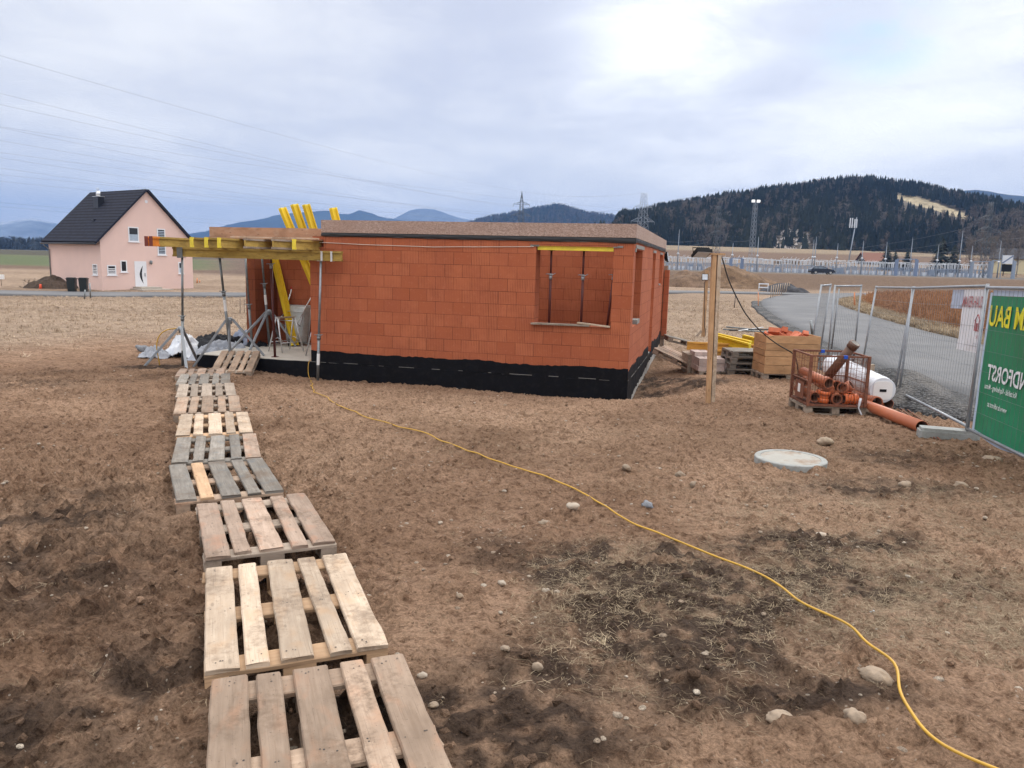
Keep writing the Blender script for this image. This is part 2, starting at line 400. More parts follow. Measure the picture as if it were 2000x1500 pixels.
simple('galv', (.22, .24, .25), .45, .6, .25, 9, dirt=((.2, .2, .2), 20, .5))
simple('galv_light', (.30, .32, .345), .42, .5, .15, 9)
simple('galv_dark', (.18, .20, .21), .5, .6, .25, 12)
simple('alu', (.62, .63, .64), .35, .75, .1)
simple('red_steel', (.085, .018, .015), .55, .1, .25, 20)
simple('rust', (.17, .065, .038), .75, .1, .4, 25, .3, 80, dirt=((.26, .11, .06), 14, .6))
simple('label_white', (.75, .75, .74), .5, var=.05)
simple('grip_red', (.5, .03, .02), .5)
simple('black_plastic', (.009, .0095, .011), .6, var=.2, spec=.2)
simple('glass_lamp', (.55, .6, .66), .15)
simple('bitumen', (.005, .0055, .008), .7, 0, .35, 4, .5, 40, spec=.14, dirt=((.02, .019, .019), 9, .4))
simple('mortar', (.24, .23, .215), .9, bump=.6, bscale=40)
simple('concrete', (.40, .39, .365), .9, 0, .15, 3, .4, 60, dirt=((.27, .25, .22), 5, .6))
simple('concrete_slab', (.50, .465, .41), .9, 0, .12, 2, .3, 50, dirt=((.40, .35, .29), 3, .55))
simple('concrete_foot', (.30, .31, .30), .9, 0, .15, 8, .5, 60, dirt=((.2, .18, .15), 12, .6))
simple('membrane', (.016, .017, .02), .42, var=.3)
simple('pipe_orange', (.42, .125, .055), .42, var=.1, dirt=((.28, .12, .07), 6, .5))
simple('pipe_bright', (.62, .13, .03), .4, var=.1)
simple('pipe_brown', (.12, .06, .038), .55, var=.3, scale=12)
simple('pipe_inside', (.10, .045, .03), .8)
simple('wrap_white', (.64, .67, .72), .35, var=.06)
simple('paper_white', (.78, .78, .77), .6, var=.04)
simple('tarp_white', (.30, .32, .365), .55, var=.12)
simple('tarp_black', (.010, .011, .015), .6, var=.3, spec=.2)
simple('tarp_blue', (.17, .20, .28), .5, var=.25)
simple('cable_yellow', (.50, .285, .03), .5, var=.12)
simple('cable_black', (.012, .012, .012), .5)
simple('string', (.6, .55, .48), .8)
simple('tape_blue', (.01, .09, .55), .5)
simple('tray_grey', (.42, .43, .42), .42, .3, .15, 9, dirt=((.3, .29, .27), 12, .5))
simple('rubble_red', (.46, .12, .055), .85, var=.2, bump=.4)
simple('brick_small', (.44, .36, .33), .9, var=.25, bump=.4, dirt=((.3, .18, .14), 9, .5))
simple('house_plaster', (.74, .54, .48), .9, var=.03, scale=1, bump=.1)
simple('white_frame', (.74, .75, .78), .4, var=.03)
simple('window_dark', (.015, .017, .022), .12)
simple('window_blind', (.35, .42, .5), .4)
simple('roof_dark', (.022, .024, .034), .7, var=.15)
simple('tin_dark', (.016, .019, .03), .35)
simple('step_stone', (.40, .36, .31), .9)
simple('bin_dark', (.012, .016, .016), .5)
simple('marker_red', (.75, .10, .04), .6)
simple('marker_orange', (.62, .22, .08), .6)
simple('pylon_steel', (.10, .115, .13), .6, .3, .1)
simple('pylon_pale', (.30, .34, .40), .6, .3, .1)
simple('wire', (.12, .13, .15), .6, .3)
simple('sub_white', (.62, .65, .70), .6, var=.1)
simple('sub_steel', (.26, .31, .39), .5, .4, .15)
simple('sub_blue', (.16, .21, .32), .6, var=.1)
simple('sub_fence', (.24, .29, .38), .6, .2, .2)
simple('insul', (.10, .075, .07), .3)
simple('car_paint', (.012, .016, .028), .16, .4, .05)
simple('car_glass', (.10, .13, .17), .06)
simple('tyre', (.012, .012, .012), .8)
simple('rim', (.45, .46, .48), .3, .7)
simple('bark', (.12, .10, .085), .9)
simple('bark_pale', (.34, .31, .28), .9)
simple('stone', (.28, .215, .155), .85, 0, .25, 18, .5, 50, dirt=((.24, .17, .11), 14, .75))
simple('stone_pale', (.38, .32, .255), .85, 0, .15, 14, .4, 50, dirt=((.3, .22, .15), 10, .7))
simple('litter_grey', (.16, .17, .19), .6, var=.4, scale=20)
simple('cream_wall', (.62, .55, .36), .9)
# ------------------------------------------------------------------ ground
def vcol_mat(name, rough=.9, nscale=3.0, var=.3, fine=None, bump=0.0, bscale=30, trans=0.0, aniso=None):
    m, nt, b = new_mat(name)
    pos = nt.n('ShaderNodeNewGeometry').outputs['Position']
    if aniso: pos = nt.vmath('MULTIPLY', pos, aniso)
    c = attr(nt, 'col', 'Color')
    n = nt.noise(pos, nscale, 5, .62)
    k = nt.mapr(n, .3, .7, 1-var, 1+var)
    if fine: k = nt.math('MULTIPLY', k, nt.mapr(nt.noise(pos, fine[0], 4, .65), .3, .7, 1-fine[1], 1+fine[1]))
    c = nt.vmath('SCALE', c, scale=k)
    nt.set(b.inputs['Base Color'], c); b.inputs['Roughness'].default_value = rough; b.inputs['Specular IOR Level'].default_value = .15
    if bump: nt.set(b.inputs['Normal'], nt.n('ShaderNodeBump', {'Height': nt.noise(pos, bscale, 5, .65), 'Strength': bump, 'Distance': .05}))
    return m
def soil_mat():
    m, nt, b = new_mat('soil')
    pos = nt.n('ShaderNodeNewGeometry').outputs['Position']; c = attr(nt, 'col', 'Color'); g = attr(nt, 'grassy'); nr = attr(nt, 'near')
    n1 = nt.noise(pos, 1.3, 5, .6, .3); n2 = nt.noise(pos, 9, 6, .68); n3 = nt.noise(pos, 55, 4, .7)
    n4 = nt.noise(pos, 24, 7, .74)
    c = nt.mix(nt.mapr(n1, .44, .66, 0, .55), c, nt.vmath('MULTIPLY', c, (.66, .62, .59)))
    c = nt.mix(nt.mapr(n1, .30, .44, .6, 0), c, nt.vmath('MULTIPLY', c, (1.16, 1.17, 1.2)))
    c = nt.mix(nt.mapr(n2, .50, .63, 0, .85), c, nt.vmath('MULTIPLY', c, (.50, .45, .42)))  # crumb hollows painted darker and crumb tops lighter, shading put into the colour
    c = nt.mix(nt.mapr(n4, .52, .62, 0, .85), c, nt.vmath('MULTIPLY', c, (.42, .37, .34)))
    c = nt.mix(nt.mapr(n4, .32, .43, .7, 0), c, nt.vmath('MULTIPLY', c, (1.38, 1.38, 1.38)))
    k3 = nt.mapr(n3, .3, .7, .60, 1.36); c = nt.vmath('SCALE', c, scale=k3)
    # matted straw: stretched streaks in several headings
    st = None
    for a, off in ((.35, 0), (1.25, 5), (2.2, 11)):
        mp = nt.n('ShaderNodeMapping', {0: pos, 1: (off, off*2, 0), 2: (0, 0, a), 3: (9, 150, 1)})
        s_ = nt.mapr(nt.noise(mp, 1.0, 2, .5, .1), .62, .70, 0, .8)
        st = s_ if st is None else nt.math('MAXIMUM', st, s_)
    st = nt.math('MULTIPLY', nt.math('MULTIPLY', st, nr), nt.math('ADD', nt.math('MULTIPLY', g, .55), .08))
    c = nt.mix(st, c, nt.vmath('ADD', nt.vmath('MULTIPLY', c, (.9, .9, .9)), (.12, .10, .07)))
    # far field tufts seen edge on
    mp = nt.n('ShaderNodeMapping', {0: pos, 3: (.9, 1.8, 1)})
    ft = nt.noise(mp, 1.6, 5, .7); c = nt.mix(nt.math('MULTIPLY', nt.mapr(ft, .46, .66, 0, .62), nt.math('SUBTRACT', 1.0, nr)), c, nt.vmath('MULTIPLY', c, (.50, .46, .42)))
    # small pale grit
    vo = nt.n('ShaderNodeTexVoronoi', {'Vector': pos, 'Scale': 17.0}); gr = nt.math('LESS_THAN', vo.outputs['Distance'], nt.mapr(nt.noise(pos, .9, 2), .45, .7, .03, .17))
    c = nt.mix(nt.math('MULTIPLY', nt.math('MULTIPLY', gr, .55), nr), c, (.40, .345, .285))
    nt.set(b.inputs['Base Color'], c); b.inputs['Roughness'].default_value = .95; b.inputs['Specular IOR Level'].default_value = .12
    h = nt.math('SUBTRACT', nt.math('ADD', nt.math('MULTIPLY', n3, .3), nt.math('MULTIPLY', st, .1)), nt.math('ADD', nt.math('MULTIPLY', n4, .8), nt.math('MULTIPLY', n2, .8)))
    nt.set(b.inputs['Normal'], nt.n('ShaderNodeBump', {'Height': h, 'Strength': 1.0, 'Distance': .05}))
    return m
def axis(d0, d1, step, lo, hi, gr=1.09):
    a = list(np.arange(d0, d1, step)); s = step
    while a[-1] < hi: s *= gr; a.append(a[-1]+s)
    b = []; s = step; x = d0
    while x > lo: s *= gr; x -= s; b.append(x)
    return np.array(b[::-1]+a)
def lerp(a, b, t): return np.asarray(a)*(1-t[..., None])+np.asarray(b)*t[..., None]
def site_masks(x, y):
    """how wet and how grassy the bare site is (0..1)"""
    w = lambda s, o: fbm(x*s+o, y*s-o, 4)
    wob = (w(.9, 3)-.5)*1.6
    def ell(cx, cy, rx, ry, a=0):
        ca, sa = math.cos(a), math.sin(a); X = (x-cx)*ca+(y-cy)*sa; Y = -(x-cx)*sa+(y-cy)*ca
        return np.clip(1.25-np.hypot(X/rx, Y/ry)+wob, 0, 1)
    wet = np.maximum(ell(1.0, 4.75, 1.45, .62, .1), ell(.95, 4.0, .95, .9, -.2)); wet = np.maximum(wet, ell(.8, 3.4, .95, .5, 0)); wet = np.maximum(wet, .9*ell(2.2, 5.35, 1.1, .32, .15)); wet = np.maximum(wet, .9*ell(1.35, 3.2, 1.1, .22, .1))
    wet = np.maximum(wet, .8*ell(.0, 2.9, .8, .35, 0)); wet = np.maximum(wet, .7*ell(2.3, 4.6, .9, .35, .1))
    wet = np.maximum(wet, .65*ell(-3.2, 4.2, 1.7, 1.8, 0)); wet = np.maximum(wet, .6*ell(-2.0, 2.6, 1.2, 1.2, 0))
    wet = np.maximum(wet, .75*ell(3.1, 17.5, .9, 2.6, .25)); wet = np.maximum(wet, .8*ell(-7.6, 16.4, 1.0, .8, 0))
    wet = np.maximum(wet, .45*ell(-9.5, 13, 3, 2.0, 0)); wet = np.maximum(wet, .5*ell(3.3, 7.0, 1.5, .35, .1)); wet = np.maximum(wet, .5*ell(5.0, 8.6, 1.0, .5, .1))
    wet = np.clip(wet*1.3, 0, 1)*np.clip(.6+3.4*(w(3.1, 9)-.36), 0, 1)*np.clip(.6+3*(w(11., 5)-.36), .15, 1)
    gra = np.maximum(ell(2.6, 4.3, 1.7, 1.0, .2), .9*ell(1.0, 4.1, 1.1, 1.1)); gra = np.maximum(gra, .5*ell(3.5, 6.2, 2.2, 1.2))
    gra = np.maximum(gra, sstep(y, 19, 27)); gra = np.maximum(gra, .35*ell(1.5, 9.5, 5, 2.0)); gra = np.maximum(gra, sstep(-x, 9.5, 15)*sstep(y, 15, 20))
    return wet, np.clip(gra, 0, 1)
def ground_noise(x, y):
    r = np.hypot(x, y); a = 1-sstep(r, 22, 45)
    cl = np.maximum(fbm(x*19, y*19, 3)-.47, 0)
    lf = sstep(-x, .6, 1.8)*(1-sstep(y, 6, 10)); cl = cl*(1+.9*lf)
    n = .06*(fbm(x*.9, y*.9, 3)-.5)+.075*(fbm(x*4.3, y*4.3, 4)-.5)+.20*cl*(.35+.65*fbm(x*1.7+4, y*1.7, 2))
    return n*a
def build_ground():
    X = axis(-9.0, 8.5, .029, -6200, 6200, 1.105); Y = axis(.9, 14.8, .028, -60, 6900, 1.07)
    xx, yy = np.meshgrid(X, Y); h = base_h(xx, yy)
    n = ground_noise(xx, yy)
    dr = pl_dist(xx, yy, ROADD); dl = pl_dist(xx, yy, LANED)
    cut = np.maximum(1-sstep(dr, ROAD_W+.1, ROAD_W+.9), 1-sstep(dl, LANE_W+.1, LANE_W+1.2))
    z = h+n*(1-cut)-.10*cut
    wet, gra = site_masks(xx, yy)
    m = fbm(xx*.35, yy*.35, 4)
    soil = lerp((.355, .232, .155), (.268, .168, .110), sstep(m, .35, .65))
    soil = lerp(soil, (.060, .041, .031), np.clip(wet*1.4, 0, .95))
    field = lerp((.40, .305, .225), (.31, .23, .165), sstep(fbm(xx*.08, yy*.22, 4), .35, .68))
    # beyond the houses
    L = -xx/np.maximum(yy, 1)
    y2 = yy+ (fbm(xx*.02, yy*.02, 2)-.5)*6
    far = field.copy()
    def band(c, a, b, mask, soft=4):
        nonlocal far
        t = sstep(y2, a-soft, a+soft)*(1-sstep(y2, b-soft, b+soft))*mask; far = lerp(far, c, t)
    lm = sstep(L, .05, .12); rm = 1-lm
    band((.19, .135, .10), 104, 122, lm); band((.135, .165, .085), 122, 205, lm*sstep(L, .36, .40)); band((.10, .095, .07), 205, 330, lm*sstep(L, .36, .4)); band((.17, .12, .095), 104, 420, lm*(1-sstep(L, .36, .40)), 8)
    band((.12, .115, .10), 330, 20000, lm, 30)
    band((.17, .115, .078), 101, 140, rm, 3); band((.155, .145, .135), 141, 232, rm, 4); band((.27, .20, .135), 232, 300, rm, 6); band((.185, .125, .085), 300, 400, rm, 12); band((.31, .245, .165), 400, 20000, rm, 10)
    col = lerp(soil, field, gra*sstep(yy, 14, 22)); col = lerp(col, far, sstep(yy, 62, 74))
    col = lerp(col, (.29, .215, .15), gra*.35*(1-sstep(yy, 12, 18))*(1-np.clip(wet*1.6, 0, 1)))
    ny, nx = xx.shape; idx = np.arange(nx*ny).reshape(ny, nx)
    q = np.stack([idx[:-1, :-1], idx[:-1, 1:], idx[1:, 1:], idx[1:, :-1]], -1).reshape(-1, 4)
    V = np.stack([xx, yy, z], -1).reshape(-1, 3)
    o = big_mesh('ground', V, q, soil_mat(), {'grassy': gra, 'near': 1-sstep(np.hypot(xx, yy), 13, 24)}, cols=col.reshape(-1, 3))
    structure(o)
build_ground()

def ribbon(name, pl, half, mat, lift, ncross=7, edge=.06, crown=.02):
    t = np.gradient(pl, axis=0); t /= np.linalg.norm(t, axis=1)[:, None]; nr = np.stack([t[:, 1], -t[:, 0]], 1)
    V = []; U = np.linspace(-1, 1, ncross); m = len(pl)
    for i, (p, n) in enumerate(zip(pl, nr)):
        for u in U:
            e = edge*(fbm(np.array([i*.31]), np.array([u*9.0]), 2)[0]-.5)*4*abs(u)
            q = p+n*u*(half+e); V.append((q[0], q[1], lift+crown*(1-u*u)))
    V = np.array(V); V[:, 2] += base_h(V[:, 0], V[:, 1])
    idx = np.arange(m*ncross).reshape(m, ncross)
    q = np.stack([idx[:-1, :-1], idx[:-1, 1:], idx[1:, 1:], idx[1:, :-1]], -1).reshape(-1, 4)
    V2 = np.concatenate([V, V[idx[:, 0]]-np.array([0, 0, .12]), V[idx[:, -1]]-np.array([0, 0, .12])])
    k = np.arange(m); a0 = m*ncross+k; b0 = m*ncross+m+k
    q = np.concatenate([q, np.stack([idx[:-1, 0], idx[1:, 0], a0[1:], a0[:-1]], 1), np.stack([idx[:-1, -1], b0[:-1], b0[1:], idx[1:, -1]], 1)])
    return structure(big_mesh(name, V2, q, mat))
def asphalt():
    m, nt, b = new_mat('asphalt'); pos = nt.n('ShaderNodeNewGeometry').outputs['Position']
    n = nt.noise(pos, .35, 4, .6); f = nt.noise(pos, 60, 3, .7)
    c = nt.mix(nt.mapr(n, .35, .65, 0, 1), (.128, .131, .138), (.168, .169, .174)); c = nt.vmath('SCALE', c, scale=nt.mapr(f, .3, .7, .82, 1.18))
    c = nt.mix(nt.mapr(nt.noise(pos, 1.7, 5, .7), .60, .72, 0, .5), c, (.17, .155, .14))
    nt.set(b.inputs['Base Color'], c); b.inputs['Roughness'].default_value = .9; b.inputs['Specular IOR Level'].default_value = .2
    nt.set(b.inputs['Normal'], nt.n('ShaderNodeBump', {'Height': f, 'Strength': .3, 'Distance': .01}))
    return m
def gravel_mat(name, a, bcol, scale):
    m, nt, b = new_mat(name); pos = nt.n('ShaderNodeNewGeometry').outputs['Position']
    vo = nt.n('ShaderNodeTexVoronoi', {'Vector': pos, 'Scale': scale}); v2 = nt.n('ShaderNodeTexVoronoi', {'Vector': pos, 'Scale': scale*.37})
    sp = nt.n('ShaderNodeSeparateXYZ', {0: vo.outputs['Color']}); s2 = nt.n('ShaderNodeSeparateXYZ', {0: v2.outputs['Color']})
    k = nt.math('ADD', nt.math('MULTIPLY', sp.outputs[0], .6), nt.math('MULTIPLY', s2.outputs[0], .4))
    c = nt.mix(k, a, bcol); c = nt.vmath('SCALE', c, scale=nt.mapr(vo.outputs['Distance'], .1, .7, 1.1, .35))
    c = nt.mix(nt.mapr(nt.noise(pos, .8, 4, .6), .5, .7, 0, .7), c, (.19, .175, .16))
    nt.set(b.inputs['Base Color'], c); b.inputs['Roughness'].default_value = .9
    nt.set(b.inputs['Normal'], nt.n('ShaderNodeBump', {'Height': vo.outputs['Distance'], 'Strength': 1.0, 'Distance': -.05}))
    return m
asph = asphalt()
ribbon('road', ROADD, ROAD_W, asph, .03)
ribbon('lane', LANED, LANE_W, asph, .045, crown=.03)
gmat = gravel_mat('gravel', (.04, .042, .047), (.155, .154, .156), 19)
def build_verge():
    pl = ROADD[(ROADD[:, 1] > 4) & (ROADD[:, 1] < 60)]
    t = np.gradient(pl, axis=0); t /= np.linalg.norm(t, axis=1)[:, None]; nr = np.stack([t[:, 1], -t[:, 0]], 1)
    V = []; nc = 40; s = np.linspace(0, 1, nc); pl2 = np.repeat(pl, 5, 0); 
    k = np.linspace(0, len(pl)-1, len(pl)*6); px = np.interp(k, np.arange(len(pl)), pl[:, 0]); py = np.interp(k, np.arange(len(pl)), pl[:, 1])
    nx = np.interp(k, np.arange(len(pl)), nr[:, 0]); ny = np.interp(k, np.arange(len(pl)), nr[:, 1])
    wid = .75+1.35*(1-sstep(py, 16, 30))
    wid = wid*(.25+.75*sstep(py, 9.5, 12.5)); wid = wid*(.85+.3*fbm(py*.5, py*0, 3))
    xx = px[:, None]-nx[:, None]*(ROAD_W-.12+s[None]*wid[:, None]); yy = py[:, None]-ny[:, None]*(ROAD_W-.12+s[None]*wid[:, None])
    h = base_h(xx, yy)
    bank = (.05+.02*np.sin(py))[:, None]*np.sin(np.pi*s)[None]
    heap = .42*np.exp(-((py-13.6)/2.0)**2)[:, None]*np.exp(-((s-.62)/.24)**2)[None]+.22*np.exp(-((py-18.5)/2.2)**2)[:, None]*np.exp(-((s-.66)/.2)**2)[None]
    edge = np.minimum(1, np.minimum(s/.06, (1-s)/.06))[None]
    z = h+(bank+heap)+.05*(fbm(xx*3, yy*3, 3)-.5)+.04*fbm(xx*11, yy*11, 3)+.022-(1-edge)*.13
    m = len(k); idx = np.arange(m*nc).reshape(m, nc)
    q = np.stack([idx[:-1, :-1], idx[1:, :-1], idx[1:, 1:], idx[:-1, 1:]], -1).reshape(-1, 4)
    structure(big_mesh('gravel_verge', np.stack([xx, yy, z], -1).reshape(-1, 3), q, gmat))
build_verge()

# ------------------------------------------------------------------ hills, mountains
def pdir(px, py):
    v = pix_ray(px, py); return v/np.hypot(v[0], v[1])       # unit horizontal length
def ridge_surface(prof, dist, d_foot, d_back, nx, nt_, zfoot, rough, cols, name, mat, treeh=0, foot=None):
    """terrain ridge: prof = [(pixel x, pixel y)] of its crest as seen, at distance dist (number or list)"""
    px = np.linspace(prof[0][0], prof[-1][0], nx); py = np.interp(px, [p[0] for p in prof], [p[1] for p in prof])
    D = np.stack([pdir(a, b) for a, b in zip(px, py)])
    dc = np.interp(px, [p[0] for p in prof], dist) if hasattr(dist, '__len__') else np.full(nx, dist)
    zc = CAMZ+D[:, 2]*dc-treeh
    t = np.concatenate([np.linspace(0, 1, nt_), 1+np.linspace(0, 1, nt_//3+2)[1:]])
    d = np.where(t[None] <= 1, d_foot+(dc[:, None]-d_foot)*t[None], dc[:, None]+(d_back-dc[:, None])*(t[None]-1))
    xx = D[:, 0, None]*d; yy = D[:, 1, None]*d
    sh = np.where(t <= 1, np.sin(t*np.pi/2)**1.15, np.cos((t-1)*np.pi/2))
    zz = zfoot+(zc[:, None]-zfoot)*sh[None]
    nz = (fbm(xx*rough[1], yy*rough[1], 5)-.5)*rough[0]*np.clip(np.minimum(t*3, 1), 0, 1)[None]*np.where(t > .97, .35, 1)[None]
    zz = zz+nz
    idx = np.arange(xx.size).reshape(xx.shape)
    q = np.stack([idx[:-1, :-1], idx[1:, :-1], idx[1:, 1:], idx[:-1, 1:]], -1).reshape(-1, 4)
    o = None
    if name:
        c = cols(xx, yy, zz, px[:, None]+0*xx, t[None]+0*xx)
        o = structure(big_mesh(name, np.stack([xx, yy, zz], -1).reshape(-1, 3), q, mat, cols=c.reshape(-1, 3)))
    return xx, yy, zz, px, t, o
mtn = vcol_mat('mountain_cover', 1.0, .004, .35, (.02, .25))
hillm = vcol_mat('hill_cover', 1.0, .05, .3, (.4, .3))
def cmtn(base, snow=0, sz=500):
    def f(x, y, z, px, t):
        c = lerp(np.broadcast_to(base, x.shape+(3,)), np.array(base)*.6, sstep(fbm(x*.0016, y*.0016, 4), .4, .6))
        if snow:
            s = sstep(fbm(x*.0011+3, y*.0022, 4), .57, .60)*sstep(t, .35, .6)*(1-sstep(t, 1.0, 1.02))*sstep(px, -60, -20)*(1-sstep(px, 95, 110))
            c = lerp(c, (.5, .52, .56), s*snow*.6)
        return c
    return f
ridge_surface([(-500, 470), (-250, 440), (-60, 432), (20, 432), (60, 428), (110, 440), (200, 452), (330, 462), (420, 478)], 6300, 5000, 6900, 160, 24, -20, (80, .0022), cmtn((.15, .17, .19), 1), 'snow_mountain', mtn)
ridge_surface([(330, 466), (400, 456), (430, 444), (470, 434), (500, 430), (530, 424), (560, 417), (590, 413), (620, 411), (650, 413), (665, 419), (680, 421), (700, 416), (725, 420), (745, 424), (765, 428), (800, 436), (850, 444), (940, 460)], 5200, 4200, 6000, 200, 24, -15, (70, .003), cmtn((.030, .045, .05)), 'blue_mountain', mtn)
ridge_surface([(700, 470), (740, 440), (770, 427), (800, 413), (815, 410), (830, 409), (850, 411), (870, 418), (900, 428), (960, 440), (1100, 452)], 6500, 5600, 7000, 120, 20, -15, (30, .0026), cmtn((.20, .22, .24)), 'pale_mountain', mtn)
ridge_surface([(1700, 440), (1780, 404), (1860, 380), (1885, 376), (1910, 377), (1960, 387), (2000, 392), (2100, 396), (2300, 390), (2500, 420)], 3400, 2700, 4000, 100, 16, 0, (40, .004), cmtn((.03, .042, .045)), 'distant_hill', mtn)
def cmid(x, y, z, px, t): return lerp(np.broadcast_to((.06, .055, .05), x.shape+(3,)), (.11, .10, .095), sstep(fbm(x*.01, y*.01, 4), .45, .62))
MID = ridge_surface([(830, 470), (880, 448), (930, 434), (960, 425), (1000, 421), (1040, 413), (1080, 408), (1100, 406), (1120, 412), (1150, 419), (1200, 428), (1260, 446), (1330, 470)], 2300, 1800, 2800, 160, 40, 0, (24, .01), cmid, 'wooded_ridge', hillm, treeh=14)
CLEAR = [(1743, 383), (1790, 388), (1850, 405), (1895, 420), (1880, 424), (1830, 411), (1790, 402), (1757, 391)]
def chill(x, y, z, px, t):
    c = lerp(np.broadcast_to((.075, .062, .045), x.shape+(3,)), (.13, .11, .085), sstep(fbm(x*.03, y*.03, 4), .45, .62))
    return c
HPROF = [(1150, 500), (1193, 440), (1210, 411), (1245, 407), (1262, 404), (1280, 393), (1330, 386), (1400, 378), (1460, 374), (1500, 362), (1560, 356), (1600, 349), (1650, 345), (1690, 345), (1740, 351), (1790, 363), (1840, 373), (1900, 384), (1950, 392), (2000, 404), (2080, 415), (2200, 425), (2400, 450)]
HDIST = [620, 640, 660, 670, 700, 720, 740, 760, 780, 800, 820, 850, 880, 900, 900, 900, 880, 860, 850, 840, 820, 780, 700]
HPROF = [(x, y+(9 if 1270 < x < 1790 else 4)) for x, y in HPROF]
HILL = ridge_surface(HPROF, HDIST, 505, 1300, 240, 60, 12.5, (7, .02), chill, 'forest_hill', hillm, treeh=12)

# ------------------------------------------------------------------ trees of the far woods (each a small conifer or bare crown)
def conifer_variant(r, layers=6, seg=7):
    V = []; F = []
    for i in range(layers):
        z0 = .10+.80*i/layers; z1 = min(z0+.42*(1-i/layers*.45), 1.0) if i < layers-1 else 1.0
        rad = .19*(1-(i/layers))**.85+.018
        b = len(V); V.append((0, 0, z1))
        for k in range(seg*2):
            a = math.pi*k/seg+r.random()*.3; q = rad*(1.0 if k % 2 == 0 else .55)*(.75+.5*r.random())
            V.append((q*math.cos(a), q*math.sin(a), z0+(.0 if k % 2 == 0 else .05)+.03*r.random()))
        for k in range(seg*2): F.append((b, b+1+k, b+1+(k+1) % (seg*2)))
    return np.array(V), np.array(F)
def bare_variant(r, n=46):
    V = []; F = []
    def tri(p, q, w):
        b = len(V); d = np.array(q)-p; s = np.cross(d, r.normal(size=3)); s = s/(np.linalg.norm(s)+1e-9)*w
        V.extend([p-s, p+s, np.array(q)]); F.append((b, b+1, b+2))
    tri(np.array([0, 0, 0.]), np.array([0, 0, .85]), .012); tri(np.array([0, 0, 0.]), np.array([.01, 0, .8]), .012)
    for i in range(n):
        z = .25+.6*r.random(); a = r.random()*6.28; el = .5+.8*r.random(); L = (.28*(1-abs(z-.5)))*(.5+.7*r.random())
        p = np.array([0, 0, z]); q = p+L*np.array([math.cos(a)*math.cos(el), math.sin(a)*math.cos(el), math.sin(el)])
        tri(p, q, .007)
        for _ in range(3):
            p2 = p+(q-p)*(.3+.6*r.random()); q2 = p2+.10*(r.normal(size=3)*np.array([1, 1, .6])+np.array([0, 0, .6])); tri(p2, q2, .009)
    return np.array(V), np.array(F)
def trunk_variant(r):
    V = []; F = []
    for a in (0, 1.57):
        w = .008; c, s = math.cos(a)*w, math.sin(a)*w; b = len(V)
        V += [(-c, -s, -.05), (c, s, -.05), (c*.4, s*.4, .75), (-c*.4, -s*.4, .75)]; F += [(b, b+1, b+2), (b, b+2, b+3)]
    return np.array(V), np.array(F)
def scatter(name, variants, P, H, Wd, ang, vi, col, mat, label, cat, colvar=.25):
    Vs = []; Fs = []; Cs = []; n = 0
    for k, (v, f) in enumerate(variants):
        s = np.where(vi == k)[0]
        if not len(s): continue
        ca, sa = np.cos(ang[s])[:, None], np.sin(ang[s])[:, None]
        x = (v[None, :, 0]*ca-v[None, :, 1]*sa)*(H*Wd)[s][:, None]+P[s, 0, None]; y = (v[None, :, 0]*sa+v[None, :, 1]*ca)*(H*Wd)[s][:, None]+P[s, 1, None]
        z = v[None, :, 2]*H[s][:, None]+P[s, 2, None]
        Vs.append(np.stack([x, y, z], -1).reshape(-1, 3)); m = len(v)
        Fs.append((f[None]+(np.arange(len(s))*m)[:, None, None]+n).reshape(-1, 3)); n += len(s)*m
        c = col[s][:, None, :]*(1+colvar*(rng.random((len(s), m, 1))-.5)*2); Cs.append(c.reshape(-1, 3))
    o = big_mesh(name, np.concatenate(Vs), None, mat, tris=np.concatenate(Fs), smooth=False, cols=np.concatenate(Cs))
    return tag(o, label, cat, kind='stuff')
fol = vcol_mat('needles', .95, .6, .25)
r_ = np.random.default_rng(11)
CV = [conifer_variant(r_) for _ in range(6)]; BV = [bare_variant(r_) for _ in range(5)]; TV = [trunk_variant(r_)]
def inpoly(px, py, poly):
    c = np.zeros(px.shape, bool); n = len(poly); j = n-1
    for i in range(n):
        xi, yi = poly[i]; xj, yj = poly[j]
        c ^= ((yi > py) != (yj > py)) & (px < (xj-xi)*(py-yi)/(yj-yi+1e-9)+xi); j = i
    return c
def pixel_of(P):
    d = P-np.array([0, 0, CAMZ]); w = d @ _fw; return 1000+F_PX*(d @ _rt)/w, 750-F_PX*(d @ _up)/w
